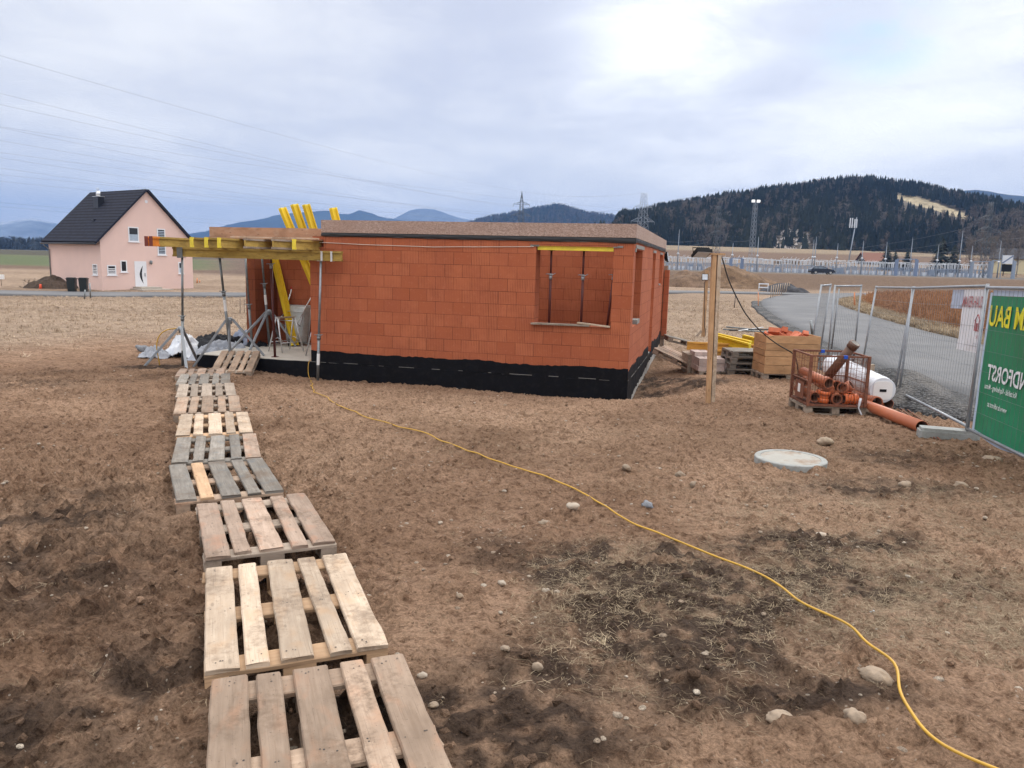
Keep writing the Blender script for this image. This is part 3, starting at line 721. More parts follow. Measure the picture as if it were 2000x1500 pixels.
def forest():
    xx, yy, zz, px, t, _ = HILL
    n = 10500; a = rng.random(n)*(len(px)-1); u = rng.random(n)**.9; u[:2200] = 1-rng.random(2200)**2*.18; u[2200:3000] = rng.random(800)*.12+.02
    u = np.minimum(u, 1.0)*1.0; nt1 = int((t <= 1).sum())-1
    i = a.astype(int); fi = (a-i); j = np.minimum((u*nt1).astype(int), nt1-1); fj = u*nt1-j
    def bi(A): return (A[i, j]*(1-fi)+A[np.minimum(i+1, len(px)-1), j]*fi)*(1-fj)+(A[i, j+1]*(1-fi)+A[np.minimum(i+1, len(px)-1), j+1]*fi)*fj
    P = np.stack([bi(xx), bi(yy), bi(zz)], 1); X, Yp = pixel_of(P)
    keep = ~inpoly(X, Yp, CLEAR)
    # trees whose crowns would cover the clearing from below
    for dz in (0., 3., 6., 9.):
        a_, b_ = pixel_of(P+np.array([0, 0, dz]))
        for ox in (-3, 3): keep &= ~inpoly(a_+ox, b_, CLEAR)
    # the felled, rocky patch above the field
    fell = (np.abs(X-1545) < 42) & (Yp > 440) & (u < .2); keep &= ~(fell & (rng.random(n) < .85))
    P = P[keep]; X = X[keep]; u = u[keep]; n = len(P)
    H = 8+7*rng.random(n); H = np.where(u < .12, H*(.55+.5*rng.random(n)), H)
    bare = (rng.random(n) < .10+.25*((X > 1330) & (X < 1420) & (u < .85))+.55*((X > 1870) & (u < .45))+.15*((X > 1560) & (X < 1620) & (u > .6)))
    g = np.clip(.45*rng.random((n, 1))+1.6*(fbm(P[:, 0]*.012, P[:, 1]*.012+P[:, 2]*.02, 3)[:, None]-.32), 0, 1.2); con = np.array([.010, .016, .015])*(1-g)+np.array([.034, .040, .028])*g
    bc = np.array([.115, .095, .08])*(1-g)+np.array([.19, .165, .14])*g
    ang = rng.random(n)*6.28
    s = ~bare
    scatter('conifer_forest', CV, P[s], H[s], (.8+.45*rng.random(n))[s], ang[s], rng.integers(0, len(CV), s.sum()), con[s], fol, 'dark spruce forest covering the round hill behind the substation', 'forest')
    scatter('bare_woodland', BV, P[bare], H[bare]*.95, np.full(bare.sum(), 1.15), ang[bare], rng.integers(0, len(BV), bare.sum()), bc[bare], fol, 'pale leafless larches and birches among the dark spruces on the hill', 'woodland')
    e = (u > .10) & (u < .5) & (rng.random(n) < .10)
    scatter('pale_trunks', TV, P[e]+np.array([0, -2.5, 0]), H[e], np.full(e.sum(), 1.3), ang[e], np.zeros(e.sum(), int), np.repeat([[.24, .20, .17]], e.sum(), 0), fol, 'thin pale tree trunks standing along the lower edge of the spruce forest', 'trunks')
    # mid ridge
    xx, yy, zz, px, t, _ = MID
    n = 3000; a = rng.random(n)*(len(px)-1); u = rng.random(n); u[:900] = 1-rng.random(900)**2*.1; nt1 = int((t <= 1).sum())-1
    i = a.astype(int); j = np.minimum((u*nt1).astype(int), nt1); P = np.stack([xx[i, j], yy[i, j], zz[i, j]], 1)
    H = 16+11*rng.random(n); bare = rng.random(n) < .5; g = rng.random((n, 1))
    c = np.where(bare[:, None], np.array([.10, .088, .08])*(.7+.6*g), np.array([.03, .04, .035])*(.7+.6*g))
    vi = np.where(bare, 6+rng.integers(0, 5, n), rng.integers(0, 6, n))
    scatter('ridge_woodland', CV+BV, P, H, np.full(n, 1.5), rng.random(n)*6.28, vi, c, fol, 'hazy mixed wood on the low ridge behind the first pylon', 'woodland')
    # wood edge on the far left plain, and a grove before the hill
    def strip(x0, x1, y0, y1, d, n, h, colr, name, label, bare_p):
        pxs = x0+(x1-x0)*rng.random(n); dd = d*(1+.12*rng.random(n)); P = []
        for a_, b_ in zip(pxs, dd):
            v = pdir(a_, 478); P.append((v[0]*b_, v[1]*b_, 0))
        P = np.array(P); P[:, 2] = base_h(P[:, 0], P[:, 1])-1
        bb = rng.random(n) < bare_p; g = rng.random((n, 1)); H = h*(.6+.6*rng.random(n))
        vi = np.where(bb, 6+rng.integers(0, 5, n), rng.integers(0, 6, n))
        scatter(name, CV+BV, P, H, np.full(n, 1.6), rng.random(n)*6.28, vi, np.array(colr)*(.7+.6*g), fol, label, 'woodland')
    strip(-350, 440, 0, 0, 900, 900, 13, (.045, .05, .05), 'plain_woodland', 'low dark belt of trees along the left skyline behind the pink house', .4)
    strip(1105, 1182, 0, 0, 520, 110, 19, (.02, .027, .024), 'dark_grove', 'small dark grove of conifers seen just over the brick shell roof', 0)
forest()
# pale felled patch with rocks: boulders and stumps on the hill foot
def rocks():
    V0, F0 = conifer_variant(np.random.default_rng(4), 1, 4)
    xx, yy, zz, px, t, _ = HILL; P = []
    for _ in range(130):
        X = 1545+rng.normal()*26; i = int(np.clip(np.searchsorted(px, X), 0, len(px)-1)); j = int(rng.integers(2, 14)); P.append((xx[i, j], yy[i, j]-1, zz[i, j]))
    for _ in range(150):
        X = 1330+rng.random()*220; i = int(np.clip(np.searchsorted(px, X), 0, len(px)-1)); j = int(rng.integers(0, 3)); P.append((xx[i, j], yy[i, j]-1, zz[i, j]-.2))
    P = np.array(P); n = len(P)
    scatter('felled_rubble', [(V0, F0)], P, 1.0+1.6*rng.random(n), np.full(n, 3.0), rng.random(n)*6.28, np.zeros(n, int), np.array([.42, .38, .36])*(.7+.6*rng.random((n, 1))), fol, 'pale rocks and cut timber lying in the felled gap at the forest foot', 'rubble')
rocks()
def clearing():
    """the straw coloured meadow cut into the wooded slope"""
    xx, yy, zz, px, t, _ = HILL; X, Yp = pixel_of(np.stack([xx, yy, zz], -1).reshape(-1, 3))
    o = bpy.data.objects['forest_hill']; at = o.data.attributes['col']; a = np.zeros(len(X)*4, np.float32); at.data.foreach_get('color', a); a = a.reshape(-1, 4)
    k = inpoly(X, Yp, [(x+(x-1820)*.06, y+(y-405)*.25) for x, y in CLEAR]); a[k, :3] = np.array([.33, .275, .18])*(.8+.4*rng.random((k.sum(), 1)))
    at.data.foreach_set('color', a.ravel())
clearing()
# ------------------------------------------------------------------ the brick shell
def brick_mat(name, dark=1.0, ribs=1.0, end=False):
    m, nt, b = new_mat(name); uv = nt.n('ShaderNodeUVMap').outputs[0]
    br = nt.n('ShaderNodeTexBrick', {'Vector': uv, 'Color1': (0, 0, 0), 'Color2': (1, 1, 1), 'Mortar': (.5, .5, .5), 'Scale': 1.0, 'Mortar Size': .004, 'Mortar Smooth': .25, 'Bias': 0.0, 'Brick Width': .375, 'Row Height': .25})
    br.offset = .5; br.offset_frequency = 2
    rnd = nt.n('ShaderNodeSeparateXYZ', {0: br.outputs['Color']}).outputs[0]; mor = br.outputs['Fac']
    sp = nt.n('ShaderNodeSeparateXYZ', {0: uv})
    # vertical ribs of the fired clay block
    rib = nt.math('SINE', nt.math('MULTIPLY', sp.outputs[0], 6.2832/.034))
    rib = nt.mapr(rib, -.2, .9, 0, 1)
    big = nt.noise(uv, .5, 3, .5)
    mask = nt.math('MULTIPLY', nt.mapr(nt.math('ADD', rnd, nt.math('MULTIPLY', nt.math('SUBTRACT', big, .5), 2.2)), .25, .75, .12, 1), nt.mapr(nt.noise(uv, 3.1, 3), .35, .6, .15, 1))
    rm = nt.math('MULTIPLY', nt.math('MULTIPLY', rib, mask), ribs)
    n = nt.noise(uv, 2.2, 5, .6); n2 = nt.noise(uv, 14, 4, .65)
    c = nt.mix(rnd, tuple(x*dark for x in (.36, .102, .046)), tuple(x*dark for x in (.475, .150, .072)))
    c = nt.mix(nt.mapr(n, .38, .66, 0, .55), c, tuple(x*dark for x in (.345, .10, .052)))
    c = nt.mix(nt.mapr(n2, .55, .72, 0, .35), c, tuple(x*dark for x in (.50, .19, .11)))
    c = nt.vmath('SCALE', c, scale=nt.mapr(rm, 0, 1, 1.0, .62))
    # joints: tight, here and there open and dark
    jn = nt.mapr(nt.noise(uv, 1.7, 4, .7), .40, .58, .4, 1)
    c = nt.mix(nt.math('MULTIPLY', mor, jn), c, tuple(x*dark for x in (.085, .028, .018)))
    # a few lighter chips of dust
    c = nt.mix(nt.mapr(nt.noise(uv, 5, 5, .75), .68, .78, 0, .4), c, (.55, .33, .24))
    nt.set(b.inputs['Base Color'], c); b.inputs['Roughness'].default_value = .9; b.inputs['Specular IOR Level'].default_value = .2
    h = nt.math('SUBTRACT', nt.math('MULTIPLY', n2, .12), nt.math('ADD', nt.math('MULTIPLY', rm, .5), nt.math('MULTIPLY', mor, .8)))
    nt.set(b.inputs['Normal'], nt.n('ShaderNodeBump', {'Height': h, 'Strength': .5, 'Distance': .006}))
    return m
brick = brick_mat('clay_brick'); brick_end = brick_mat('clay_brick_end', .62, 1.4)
def edge_board_mat():
    m, nt, b = new_mat('woodchip_board'); pos = nt.n('ShaderNodeUVMap').outputs[0]
    vo = nt.n('ShaderNodeTexVoronoi', {'Vector': nt.n('ShaderNodeMapping', {0: pos, 3: (40, 75, 1)}), 'Scale': 1.0}); sp = nt.n('ShaderNodeSeparateXYZ', {0: vo.outputs['Color']})
    n = nt.noise(pos, 1.4, 4, .6); c = nt.mix(sp.outputs[0], (.27, .185, .15), (.50, .375, .32)); c = nt.mix(nt.mapr(n, .4, .65, 0, .5), c, (.34, .225, .18))
    c = nt.mix(nt.mapr(nt.noise(pos, 22, 3, .7), .62, .70, 0, .8), c, (.05, .035, .03))
    nt.set(b.inputs['Base Color'], c); b.inputs['Roughness'].default_value = .95
    nt.set(b.inputs['Normal'], nt.n('ShaderNodeBump', {'Height': vo.outputs['Distance'], 'Strength': .7, 'Distance': .01}))
    return m
chip = edge_board_mat()
ZS, ZB, ZT = .37, 3.03, 3.30          # slab, head of the brickwork, head of the edge board
WX, WD, TH = -6.74, 9.0, .38
def build_shell():
    t = thing('brick_house_shell', 'unfinished single storey house of orange clay bricks on a black coated plinth', 'building', M=MBUILD)
    def wall(name, boxes, mat=brick, slot=None):
        mb = MB(MBUILD)
        for lo, hi in boxes: mb.box(lo, hi, .5, wall=True)
        return mb.build(name, mat, t)
    # front wall, with the big window near the corner
    wall('front_wall', [((WX, 0, ZS), (-1.88, TH, 2.78)), ((-6.42, 0, 2.78), (-1.88, TH, ZB)), ((-1.88, 0, ZS), (-.38, TH, 1.38)), ((-.38, 0, ZS), (0, TH, ZB)), ((-1.88, .003, 3.0), (-.38, TH, ZB))])
    wall('step_brick', [((WX, .12, 2.783), (-6.425, TH-.01, ZB-.02))])
    lin = MB(MBUILD); lin.box((-2.02, -.004, 2.905), (-.27, TH-.01, 2.998), .5, wall=True, uvo=(.1, .07)); lin.build('lintel', brick, t)
    # right hand wall: window, door, window
    y0, y1 = TH, WD
    wall('side_wall', [((-TH, TH, ZS), (0, .95, 1.38)), ((-TH, .95, ZS), (0, 4.62, 1.38)), ((-TH, 1.82, 1.38), (0, 4.62, 2.88)), ((-TH, 5.52, ZS), (0, WD, 2.05)), ((-TH, 5.52, 2.05), (0, 7.02, 2.88)), ((-TH, 8.35, 2.05), (0, WD, 2.88)), ((-TH, TH, 2.88), (0, WD, ZB))])
    wall('rear_wall', [((WX, WD-TH, ZS), (-5.2, WD-.002, ZB-.003)), ((-5.2, WD-TH, 2.5), (-2.6, WD-.002, ZB-.003)), ((-2.6, WD-TH, ZS), (-TH-.001, WD-.002, ZB-.003))])
    wall('left_wall', [((WX+.002, TH+.001, ZS), (WX+TH, 2.9, ZB-.004))])
    wall('inner_wall', [((WX+TH+.002, 2.95, ZS), (-TH-.002, 3.2, ZB-.005))])
    wall('terrace_wall', [((-9.30, 2.9, ZS), (WX+.002, 3.15, ZB-.006))])
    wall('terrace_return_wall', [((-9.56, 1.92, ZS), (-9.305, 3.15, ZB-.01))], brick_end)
    wall('garden_wall', [((.03, WD-.06, .5), (.17, WD+.2, 2.47))])
    wall('garden_wall_cap', [((-.02, WD+.22, -.1), (.10, WD+.5, 2.60))], MT['wood_dull'])
    wall('left_rear_wall', [((-9.55, 3.16, ZS), (-9.20, WD, ZB-.012))])
    # plinth
    mb = MB(MBUILD); mb.box((WX-.02, .03, -.8), (-.03, WD-.03, ZS-.004), wall=True); mb.build('foundation', MT['concrete'], t)
    mb = MB(MBUILD); mb.box((-9.56, .03, -.8), (WX-.024, WD-.03, ZS), wall=True); mb.build('terrace_slab', MT['concrete_slab'], t)
    def strip(name, pts_top, bot, mat, fr, th=.006):
        """coating sheet with a brushed upper edge"""
        mb = MB(MBUILD)
        for (a, za), (c, zc) in zip(pts_top[:-1], pts_top[1:]):
            b0 = bot(a) if callable(bot) else bot; b1 = bot(c) if callable(bot) else bot
            P = [fr(a, b0, 0), fr(c, b1, 0), fr(c, zc, 0), fr(a, za, 0), fr(a, b0, th), fr(c, b1, th), fr(c, zc, th), fr(a, za, th)]
            mb.add(P, [(4, 5, 6, 7), (3, 2, 6, 7), (0, 1, 5, 4)], [[(0, 0)]*4]*3, .5)
        return mb.build(name, mat, t)
    def jag(a, b, n, z, amp, o): 
        x = np.linspace(a, b, n); big = (fbm(x*1.3+o, x*0, 3)-.5)*amp*2.2; sm = (vnoise(x*14+o, x*0)-.5)*amp*.8
        return list(zip(x, z+big+sm))
    fr = lambda a, z, th: (a, -.001-th, z)
    strip('wall_coating', jag(WX, .004, 220, .60, .028, 3), ZS-.010, MT['bitumen'], fr)
    strip('plinth_coating', jag(-9.56, .006, 200, ZS-.012, .006, 8), -.8, MT['bitumen'], lambda a, z, th: (a, .028-th*5 if a < WX-.02 else .026-th*5, z))
    fs = lambda a, z, th: (.001+th, a, z)
    strip('side_wall_coating', jag(-.004, 4.62, 160, .58, .06, 5), ZS-.010, MT['bitumen'], fs)
    strip('side_wall_coating', jag(5.52, WD, 100, .58, .08, 15), ZS-.010, MT['bitumen'], fs)
    ed = np.interp(np.linspace(0, WD, 300), [0, .35, .55, 1.3, 2.6, 4.0, 5.5, 9], [-.8, -.8, -.15, -.02, .05, .10, .2, .25])
    strip('side_plinth_coating', [(y, ZS-.012) for y in np.linspace(-.004, WD, 300)], lambda a: float(np.interp(a, np.linspace(0, WD, 300), ed))+(vnoise(np.array([a*7.]), np.array([2.]))[0]-.5)*.09, MT['bitumen'], lambda a, z, th: (-.028+th*5, a, z))
    strip('terrace_end_coating', [(y, ZS-.012) for y in np.linspace(-.004, 3, 40)], -.8, MT['bitumen'], lambda a, z, th: (-9.558-th*2, a, z))
    # mortar smears along the slab joint
    for lo, hi, f in ((WX, 0, 0), (0, 5, 1)):
        x = lo
        while x < hi-.3:
            mb = MB(MBUILD); L = .05+random.random()**2*.7; zz = .361+random.random()*.012
            if f == 0: mb.box((x, -.010, zz), (x+L, -.002, zz+.004+.006*random.random()), slot=0)
            else: mb.box((.002, x, zz), (.010, x+L, zz+.006+.008*random.random()), slot=0)
            mb.build('mortar_smear', MT['mortar'], t); x += L+.05+random.random()*.5
    # black membrane and edge board along the wall heads
    mb = MB(MBUILD); n = 160
    for k, (a, b, f) in enumerate(((-6.46, .035, lambda s, z, o: (s, -.014-o, z)), (-.035, WD, lambda s, z, o: (.014+o, s, z)))):
        x = np.linspace(a, b, n); zl = 3.005+.03*(fbm(x*1.1+k*9, x*0, 3)-.5)-.02*(x-a)/(b-a)*(k == 0)
        V = []
        for i in range(n):
            wv = .010*math.sin(x[i]*9)+.012*(vnoise(np.array([x[i]*4.]), np.array([k*3.]))[0]-.5)
            V += [f(x[i], 3.085, .004), f(x[i], 3.06, .012+wv), f(x[i], (zl[i]+3.06)/2, .016-wv), f(x[i], zl[i], .004+wv*.6)]
        mb.grid(V, n, 4)
    mb.build('membrane', MT['membrane'], t)
    # edge boards in lengths
    xs = [-6.46, -5.0, -3.72, -2.22, -1.72, .03]
    for a, b in zip(xs[:-1], xs[1:]):
        mb = MB(MBUILD); e = random.random()*.003; mb.box((a+.002, -.030-e, 3.085), (b-.002, .02, 3.335+random.random()*.004), .5, wall=True); mb.build('edge_board', chip, t)
    ys = [-.03, 1.4, 2.9, 4.4, 5.9, 7.4, WD]
    for i, (a, b) in enumerate(zip(ys[:-1], ys[1:])):
        mb = MB(MBUILD); e = random.random()*.003; mb.box((-.02, a+.022 if i == 0 else a+.002, 3.085), (.031+e, b-.002, 3.335+random.random()*.004), .5, wall=True); mb.build('edge_board', chip, t)
    mb = MB(MBUILD)
    mb.box((-.008, -.026, 3.32), (.028, .018, 3.339), .5, wall=True)
    mb.build('corner_strip', chip, t)
    mb = MB(MBUILD); mb.box((WX+.3, TH-.1, 3.033), (-.10, 1.45, 3.10), wall=True); mb.build('shade_slab', MT['concrete'], t)  # unseen slab strip, added to darken the room behind the big window
    # mortar at lintels and sills
    for x, w, z in ((-2.02, .32, 3.003), (-1.45, .55, 3.0), (-1.0, .2, 3.006), (-.95, .5, 3.0), (-2.05, .18, 2.90), (-.40, .13, 2.90)):
        mb = MB(MBUILD)
        for _ in range(3): a = x+random.random()*.1; mb.box((a, -.016, z-.012*random.random()), (a+w*(.5+.5*random.random()), -.003, z+.012+.02*random.random()))
        mb.build('mortar_bed', MT['mortar'], t)
    for y, w, z in ((.35, 1.7, 2.93), (.2, .2, 2.86), (4.62, .9, 2.93), (7.0, 1.1, 2.93)): mb = MB(MBUILD); mb.box((.001, y, z-.03), (.013, y+w, z+.02+.02*random.random())); mb.build('mortar_bed', MT['mortar'], t)
    for lo, hi in (((-.25, 1.2, 1.381), (.012, 1.75, 1.47)), ((-.2, 7.1, 2.051), (.015, 7.6, 2.09))): mb = MB(MBUILD); mb.box(lo, hi); mb.build('sill_bed', MT['mortar'], t)
    return t
shell = build_shell()
def lbar(name, mat, p, q, w, h, label, cat, group=None, loc=MBUILD, up=(0, 0, 1)):
    mb = MB(loc); mb.bar(p, q, w, h, .5, up=up); return tag(mb.build(name, mat), label, cat, group)
# plaster bits: sill boards, string
lbar('sill_board', MT['wood_dull'], (-1.93, -.01, 1.402), (-.78, .02, 1.407), .16, .03, 'weathered grey board lying along the left of the window sill', 'board')
lbar('sill_board', MT['wood_pale'], (-1.02, .03, 1.452), (-.38, -.02, 1.402), .12, .024, 'short pale plank lying askew at the right of the window sill', 'board')
mb = MB(MBUILD); P = [(x, -.012-.004*math.sin(x*3), 2.885-.045*math.sin((x-WX)/4.8*math.pi)+.01*(vnoise(np.array([x*2.]), np.array([1.]))[0]-.5)) for x in np.linspace(WX, -1.93, 60)]
mb.tube(P, .006, 5); tag(mb.build('mason_line', MT['string']), 'pale mason line stretched across the top of the front brick wall', 'string')

# ------------------------------------------------------------------ yellow formwork beams
def h20(mb, p, q, h=.2, w=.08, up=(0, 0, 1), endc=None, paint=.0):
    """I-shaped timber beam from p to q; slots: 0 flange, 1 web, 2 painted end"""
    p = np.array(p, float); q = np.array(q, float); L = np.linalg.norm(q-p); M0 = mb.M; mb.M = M0 @ frame(p, q-p, up); t = random.random()
    e = paint
    for a, b, s0, s1 in ((0, e, 2, 2), (e, L-e, 0, 1), (L-e, L, 2, 2)) if e else ((0, L, 0, 1),):
        mb.box((a, -w/2, -h/2), (b, w/2, -h/2+.04), t, s0); mb.box((a, -w/2, h/2-.04), (b, w/2, h/2), t, s0); mb.box((a, -.016, -h/2+.04), (b, .016, h/2-.04), t, s1)
    if e: mb.box((-.008, -w/2-.002, -h/2-.002), (-.0005, w/2+.002, h/2+.002), t, 3)
    mb.M = M0
def beam(p, q, mats, label, group=None, up=(0, 0, 1), loc=MBUILD, paint=0, name='formwork_beam', h=.2):
    mb = MB(loc); h20(mb, p, q, h, up=up, paint=paint); return tag(mb.build(name, mats), label, 'formwork beam', group)
OLD = [MT['wood_beam_old'], MT['wood_beam_old'], MT['paint_beam_yellow'], MT['paint_beam_yellow']]
OLD2 = [MT['wood_beam_old'], MT['wood_beam_old'], MT['paint_beam_orange'], MT['paint_beam_red']]
OLD3 = [MT['wood_dull'], MT['wood_beam_old'], MT['wood_beam_old'], MT['wood_dull']]
YEL = [MT['beam_yellow'], MT['beam_yellow'], MT['paint_beam_yellow'], MT['beam_yellow']]
ORG = [MT['beam_orange'], MT['beam_orange']]
beam((-9.86, -.27, 2.61), (-5.86, -.27, 2.605), [MT['wood_beam_old'], MT['wood_beam_old'], MT['paint_beam_yellow'], MT['wood_beam_old']], 'long lower formwork beam on props, its right end in front of the brick wall', 'beams of the terrace formwork')
CB = [(-9.97, -.95, OLD2, 'orange painted beam end sticking out farthest left over the terrace'), (-9.80, -1.02, OLD2, 'second beam from the left, long orange painted end, over the terrace'),
      (-8.88, -.95, OLD, 'yellow ended cross beam with a dark grey web, third from the left'), (-8.54, -.95, OLD, 'yellow ended cross beam with two drilled holes, fourth from the left'),
      (-8.24, -.95, OLD, 'bright yellow cross beam end, fifth from the left'), (-7.65, -.95, OLD3, 'plain brown cross beam end, sixth from the left'),
      (-7.02, -.95, OLD3, 'plain dull cross beam end, seventh from the left'), (-6.55, -.95, OLD, 'yellow ended cross beam closest to the brick wall')]
for x, y, m_, lb in CB: beam((x, y, 2.812), (x, 2.86, 2.81), m_, lb, 'beams of the terrace formwork', paint=(.22 if m_ is OLD2 else .018) if m_ is not OLD3 else 0)
mb = MB(MBUILD)
for i, (y0, y1) in enumerate(((-.30, .2), (.205, .7))): mb.box((-9.05+.2*(i % 2), y0, 2.915), (-6.45, y1, 2.94+.001*i), .4+.1*i)
tag(mb.build('formwork_deck', MT['plywood']), 'plywood deck laid on the cross beams over the terrace', 'deck')
mb = MB(MBUILD); mb.box((-9.36, .30, 2.943), (-6.50, .327, 3.175), .4); tag(mb.build('shuttering_sheet', MT['plywood']), 'long upright reddish plywood panel closing the terrace ceiling edge', 'panel')
mb = MB(MBUILD); mb.box((-8.55, -.12, 2.943), (-6.55, .06, 2.968), .8); tag(mb.build('loose_plank', MT['wood_pale']), 'pale plank lying flat in front of the upright plywood panel', 'plank')
# beams leaning up through the roof edge
def lean(p, q, label): beam(p, q, YEL, label, 'yellow beams leaning out of the terrace', up=(.2, 1, 0), paint=.03)
def lw(top, d, L):
    a = np.array(top); d = np.array(d, float); d /= np.linalg.norm(d); return tuple(a+d*L)
for px, lb in ((-8.27, 'leftmost of the three yellow beams jutting above the plywood panel'), (-7.96, 'middle of the three yellow beams jutting above the plywood panel'), (-7.66, 'rightmost of the three yellow beams jutting above the plywood panel')):
    tp = (px, 1.5, 3.68+(.08 if px > -8.2 else 0)); L_ = 3.2; d_ = (.40 if px < -8.2 else (.33 if px < -7.8 else .28), .1, -1)
    lean(lw(tp, d_, L_), tp, lb)
lean(lw((-6.98, 1.5, 3.69), (.22, .1, -1), 3.2) if False else (-6.30, 1.82, .7), (-6.98, 1.5, 3.69), 'lone yellow beam rising above the left end of the edge board')
beam((-8.50, 2.35, .40), (-9.32, 2.78, 2.66), YEL, 'tall bright yellow beam leaning inside the terrace beside the red prop', 'yellow beams leaning out of the terrace', up=(.2, 1, 0), paint=.03)
lbar('ceiling_batten', MT['paint_beam_yellow'], (-9.1, 2.7, 2.66), (-7.1, 2.7, 2.64), .05, .06, 'thin yellow batten under the terrace ceiling at the back wall', 'batten')
lbar('window_beam', MT['paint_beam_yellow'], (-1.86, .08, 2.87), (-.36, .08, 2.868), .10, .085, 'yellow beam held under the lintel of the big window', 'formwork beam')

# ------------------------------------------------------------------ props
def prop_parts(t, base, top, mat_o, mat_i, zcol, r=.030, nut=True, sticker=None, plate=True, collar=None, M=MBUILD, label_name='sticker'):
    base = np.array(base, float); top = np.array(top, float); d = (top-base)/np.linalg.norm(top-base); L = np.linalg.norm(top-base); cm = collar or mat_o
    pc = base+d*zcol
    mb = MB(M); mb.tube([base, pc], r, 12, .5); mb.build('outer_tube', mat_o, t)
    mb = MB(M); mb.tube([pc, top], r*.82, 12, .5); mb.build('inner_tube', mat_i, t)
    mb = MB(M); mb.tube([pc-d*.07, pc+d*.01], r*1.3, 12, .5); mb.tube([pc+d*.015, pc+d*.04], r*1.6, 12, .5)
    a = pc+np.array([-.09, -.03, .03]); mb.tube([a, pc+np.array([-.05, -.045, .035]), pc+np.array([.05, -.045, .02]), pc+np.array([.10, -.02, .05])], .008, 6); mb.build('collar_nut', cm, t)
    if plate:
        mb = MB(M); b = base; mb.box((b[0]-.06, b[1]-.06, b[2]-.004), (b[0]+.06, b[1]+.06, b[2]+.006)); mb.build('base_plate', mat_o, t)
        mb = MB(M); b = top; mb.box((b[0]-.06, b[1]-.06, b[2]-.008), (b[0]+.06, b[1]+.06, b[2])); mb.build('head_plate', mat_i, t)
    if sticker:
        p0, p1 = base+d*sticker[0], base+d*sticker[1]; mb = MB(M); mb.tube([p0, p1], r+.002, 12, .5, cap=False); mb.build(label_name, MT['label_white'], t)
def g_l(lx, ly): p = BW(lx, ly, 0); return G(p[0], p[1])
g1 = 'grey steel props under the terrace formwork'
def prop(name, label, base, top, *a, **k):
    M = MBUILD @ T4(base); t = thing(name, label, 'steel prop', M=M, group=k.pop('group', g1)); prop_parts(t, base, top, *a, **k); return t
z0 = g_l(-6.42, -.29)
prop('steel_prop', 'grey steel prop standing in front of the left end of the brick wall', (-6.45, -.27, z0-.05), (-6.34, -.27, 2.505), MT['galv'], MT['galv_light'], .98, sticker=(.38, .62))
z1 = g_l(-9.79, -.24)
prop('steel_prop', 'grey steel prop on the soil at the far left, in the nearest tripod', (-9.76, -.25, z1-.05), (-9.66, -.25, 2.505), MT['galv'], MT['galv'], 1.15, sticker=(.42, .66))
prop('steel_prop', 'leaning dark steel prop in the tripod at the front slab edge', (-8.79, .12, .376), (-8.77, -.2, 2.505), MT['galv'], MT['galv_dark'], 1.40, sticker=(1.0, 1.25))
prop('steel_prop', 'slim grey steel prop on the left rim of the slab, without a tripod', (-9.35, 1.80, .376), (-9.36, 1.62, 2.71), MT['galv'], MT['galv'], 1.0)
prop('steel_prop', 'dark steel prop in the tripod close to the dark brick return wall', (-9.06, 2.1, .376), (-9.16, 2.0, 2.71), MT['galv'], MT['galv_dark'], 1.50, sticker=(1.02, 1.26))
prop('steel_prop', 'dark red steel prop on the terrace slab before the leaning beam', (-7.80, .30, .376), (-7.80, .22, 2.705), MT['red_steel'], MT['red_steel'], 2.0, r=.028, collar=MT['galv_light'])
# clamp pieces on the lower beam
for x, lb in ((-6.30, 'pale steel clamp gripping the lower beam right above the prop'), (-6.08, 'pale steel clamp on the lower beam between prop head and beam end')):
    mb = MB(MBUILD); mb.box((x-.022, -.318, 2.50), (x+.022, -.312, 2.70)); mb.box((x-.022, -.318, 2.494), (x+.022, -.22, 2.4995)); tag(mb.build('beam_clamp', MT['alu']), lb, 'clamp')
mb = MB(MBUILD); mb.box((-9.74, -.318, 2.49), (-9.60, -.312, 2.71)); mb.box((-9.74, -.318, 2.484), (-9.60, -.22, 2.49)); tag(mb.build('prop_fork', MT['galv_dark']), 'dark steel fork head holding the left end of the lower beam', 'fork head')
for x in (-1.62, -.98): 
    prop('steel_prop', 'dark red prop in the big window, %s of the pair' % ('left' if x < -1.3 else 'right'), (x, .20, 1.385), (x, .20, 2.83), MT['red_steel'], MT['red_steel'], .95, r=.026, group='red props in the window', collar=MT['galv_light'])
prop('steel_prop', 'dark red prop leaning at the right jamb of the big window', (-.47, .22, 1.39), (-.36, .30, 2.80), MT['red_steel'], MT['red_steel'], .97, r=.024, group='red props in the window', collar=MT['galv_light'])
def tripod(label, c, feet, head_h=.78, hinge=True):
    c = np.array(c, float); t = thing('prop_tripod', label, 'tripod', M=MBUILD @ T4(c), group='galvanised tripods round the props')
    hd = c+np.array([0, 0, head_h])
    mb = MB(MBUILD); mb.tube([hd-np.array([0, 0, .10]), hd+np.array([0, 0, .04])], .055, 10, .5); mb.box(hd+np.array([-.08, -.02, -.03]), hd+np.array([.08, .02, .02])); mb.build('head', MT['galv_light'], t)
    for f in feet:
        f = np.array(f, float); v = f-hd; v[2] = 0; v /= np.linalg.norm(v); p = hd+v*.05
        mb = MB(MBUILD); mb.bar(p, f, .058, .028, .5); mb.bar(p+(f-p)*.04+np.array([0, 0, .02]), f, .018, .05, .5); mb.build('leg', MT['galv_light'], t)
    return t
gz = lambda x, y: g_l(x, y)
tripod('nearest tripod, standing on bare soil at the far left prop', (-9.76, -.25, z1), [(-10.28, -.85, gz(-10.28, -.85)), (-9.38, -.62, gz(-9.38, -.62)), (-9.9, .5, gz(-9.9, .5))], .86)
tripod('tripod with one leg off the slab, behind the sloping pallet', (-8.78, .10, .376), [(-9.5, -.25, gz(-9.5, -.3)), (-8.75, .02, .376), (-8.1, .35, .376)], .80)
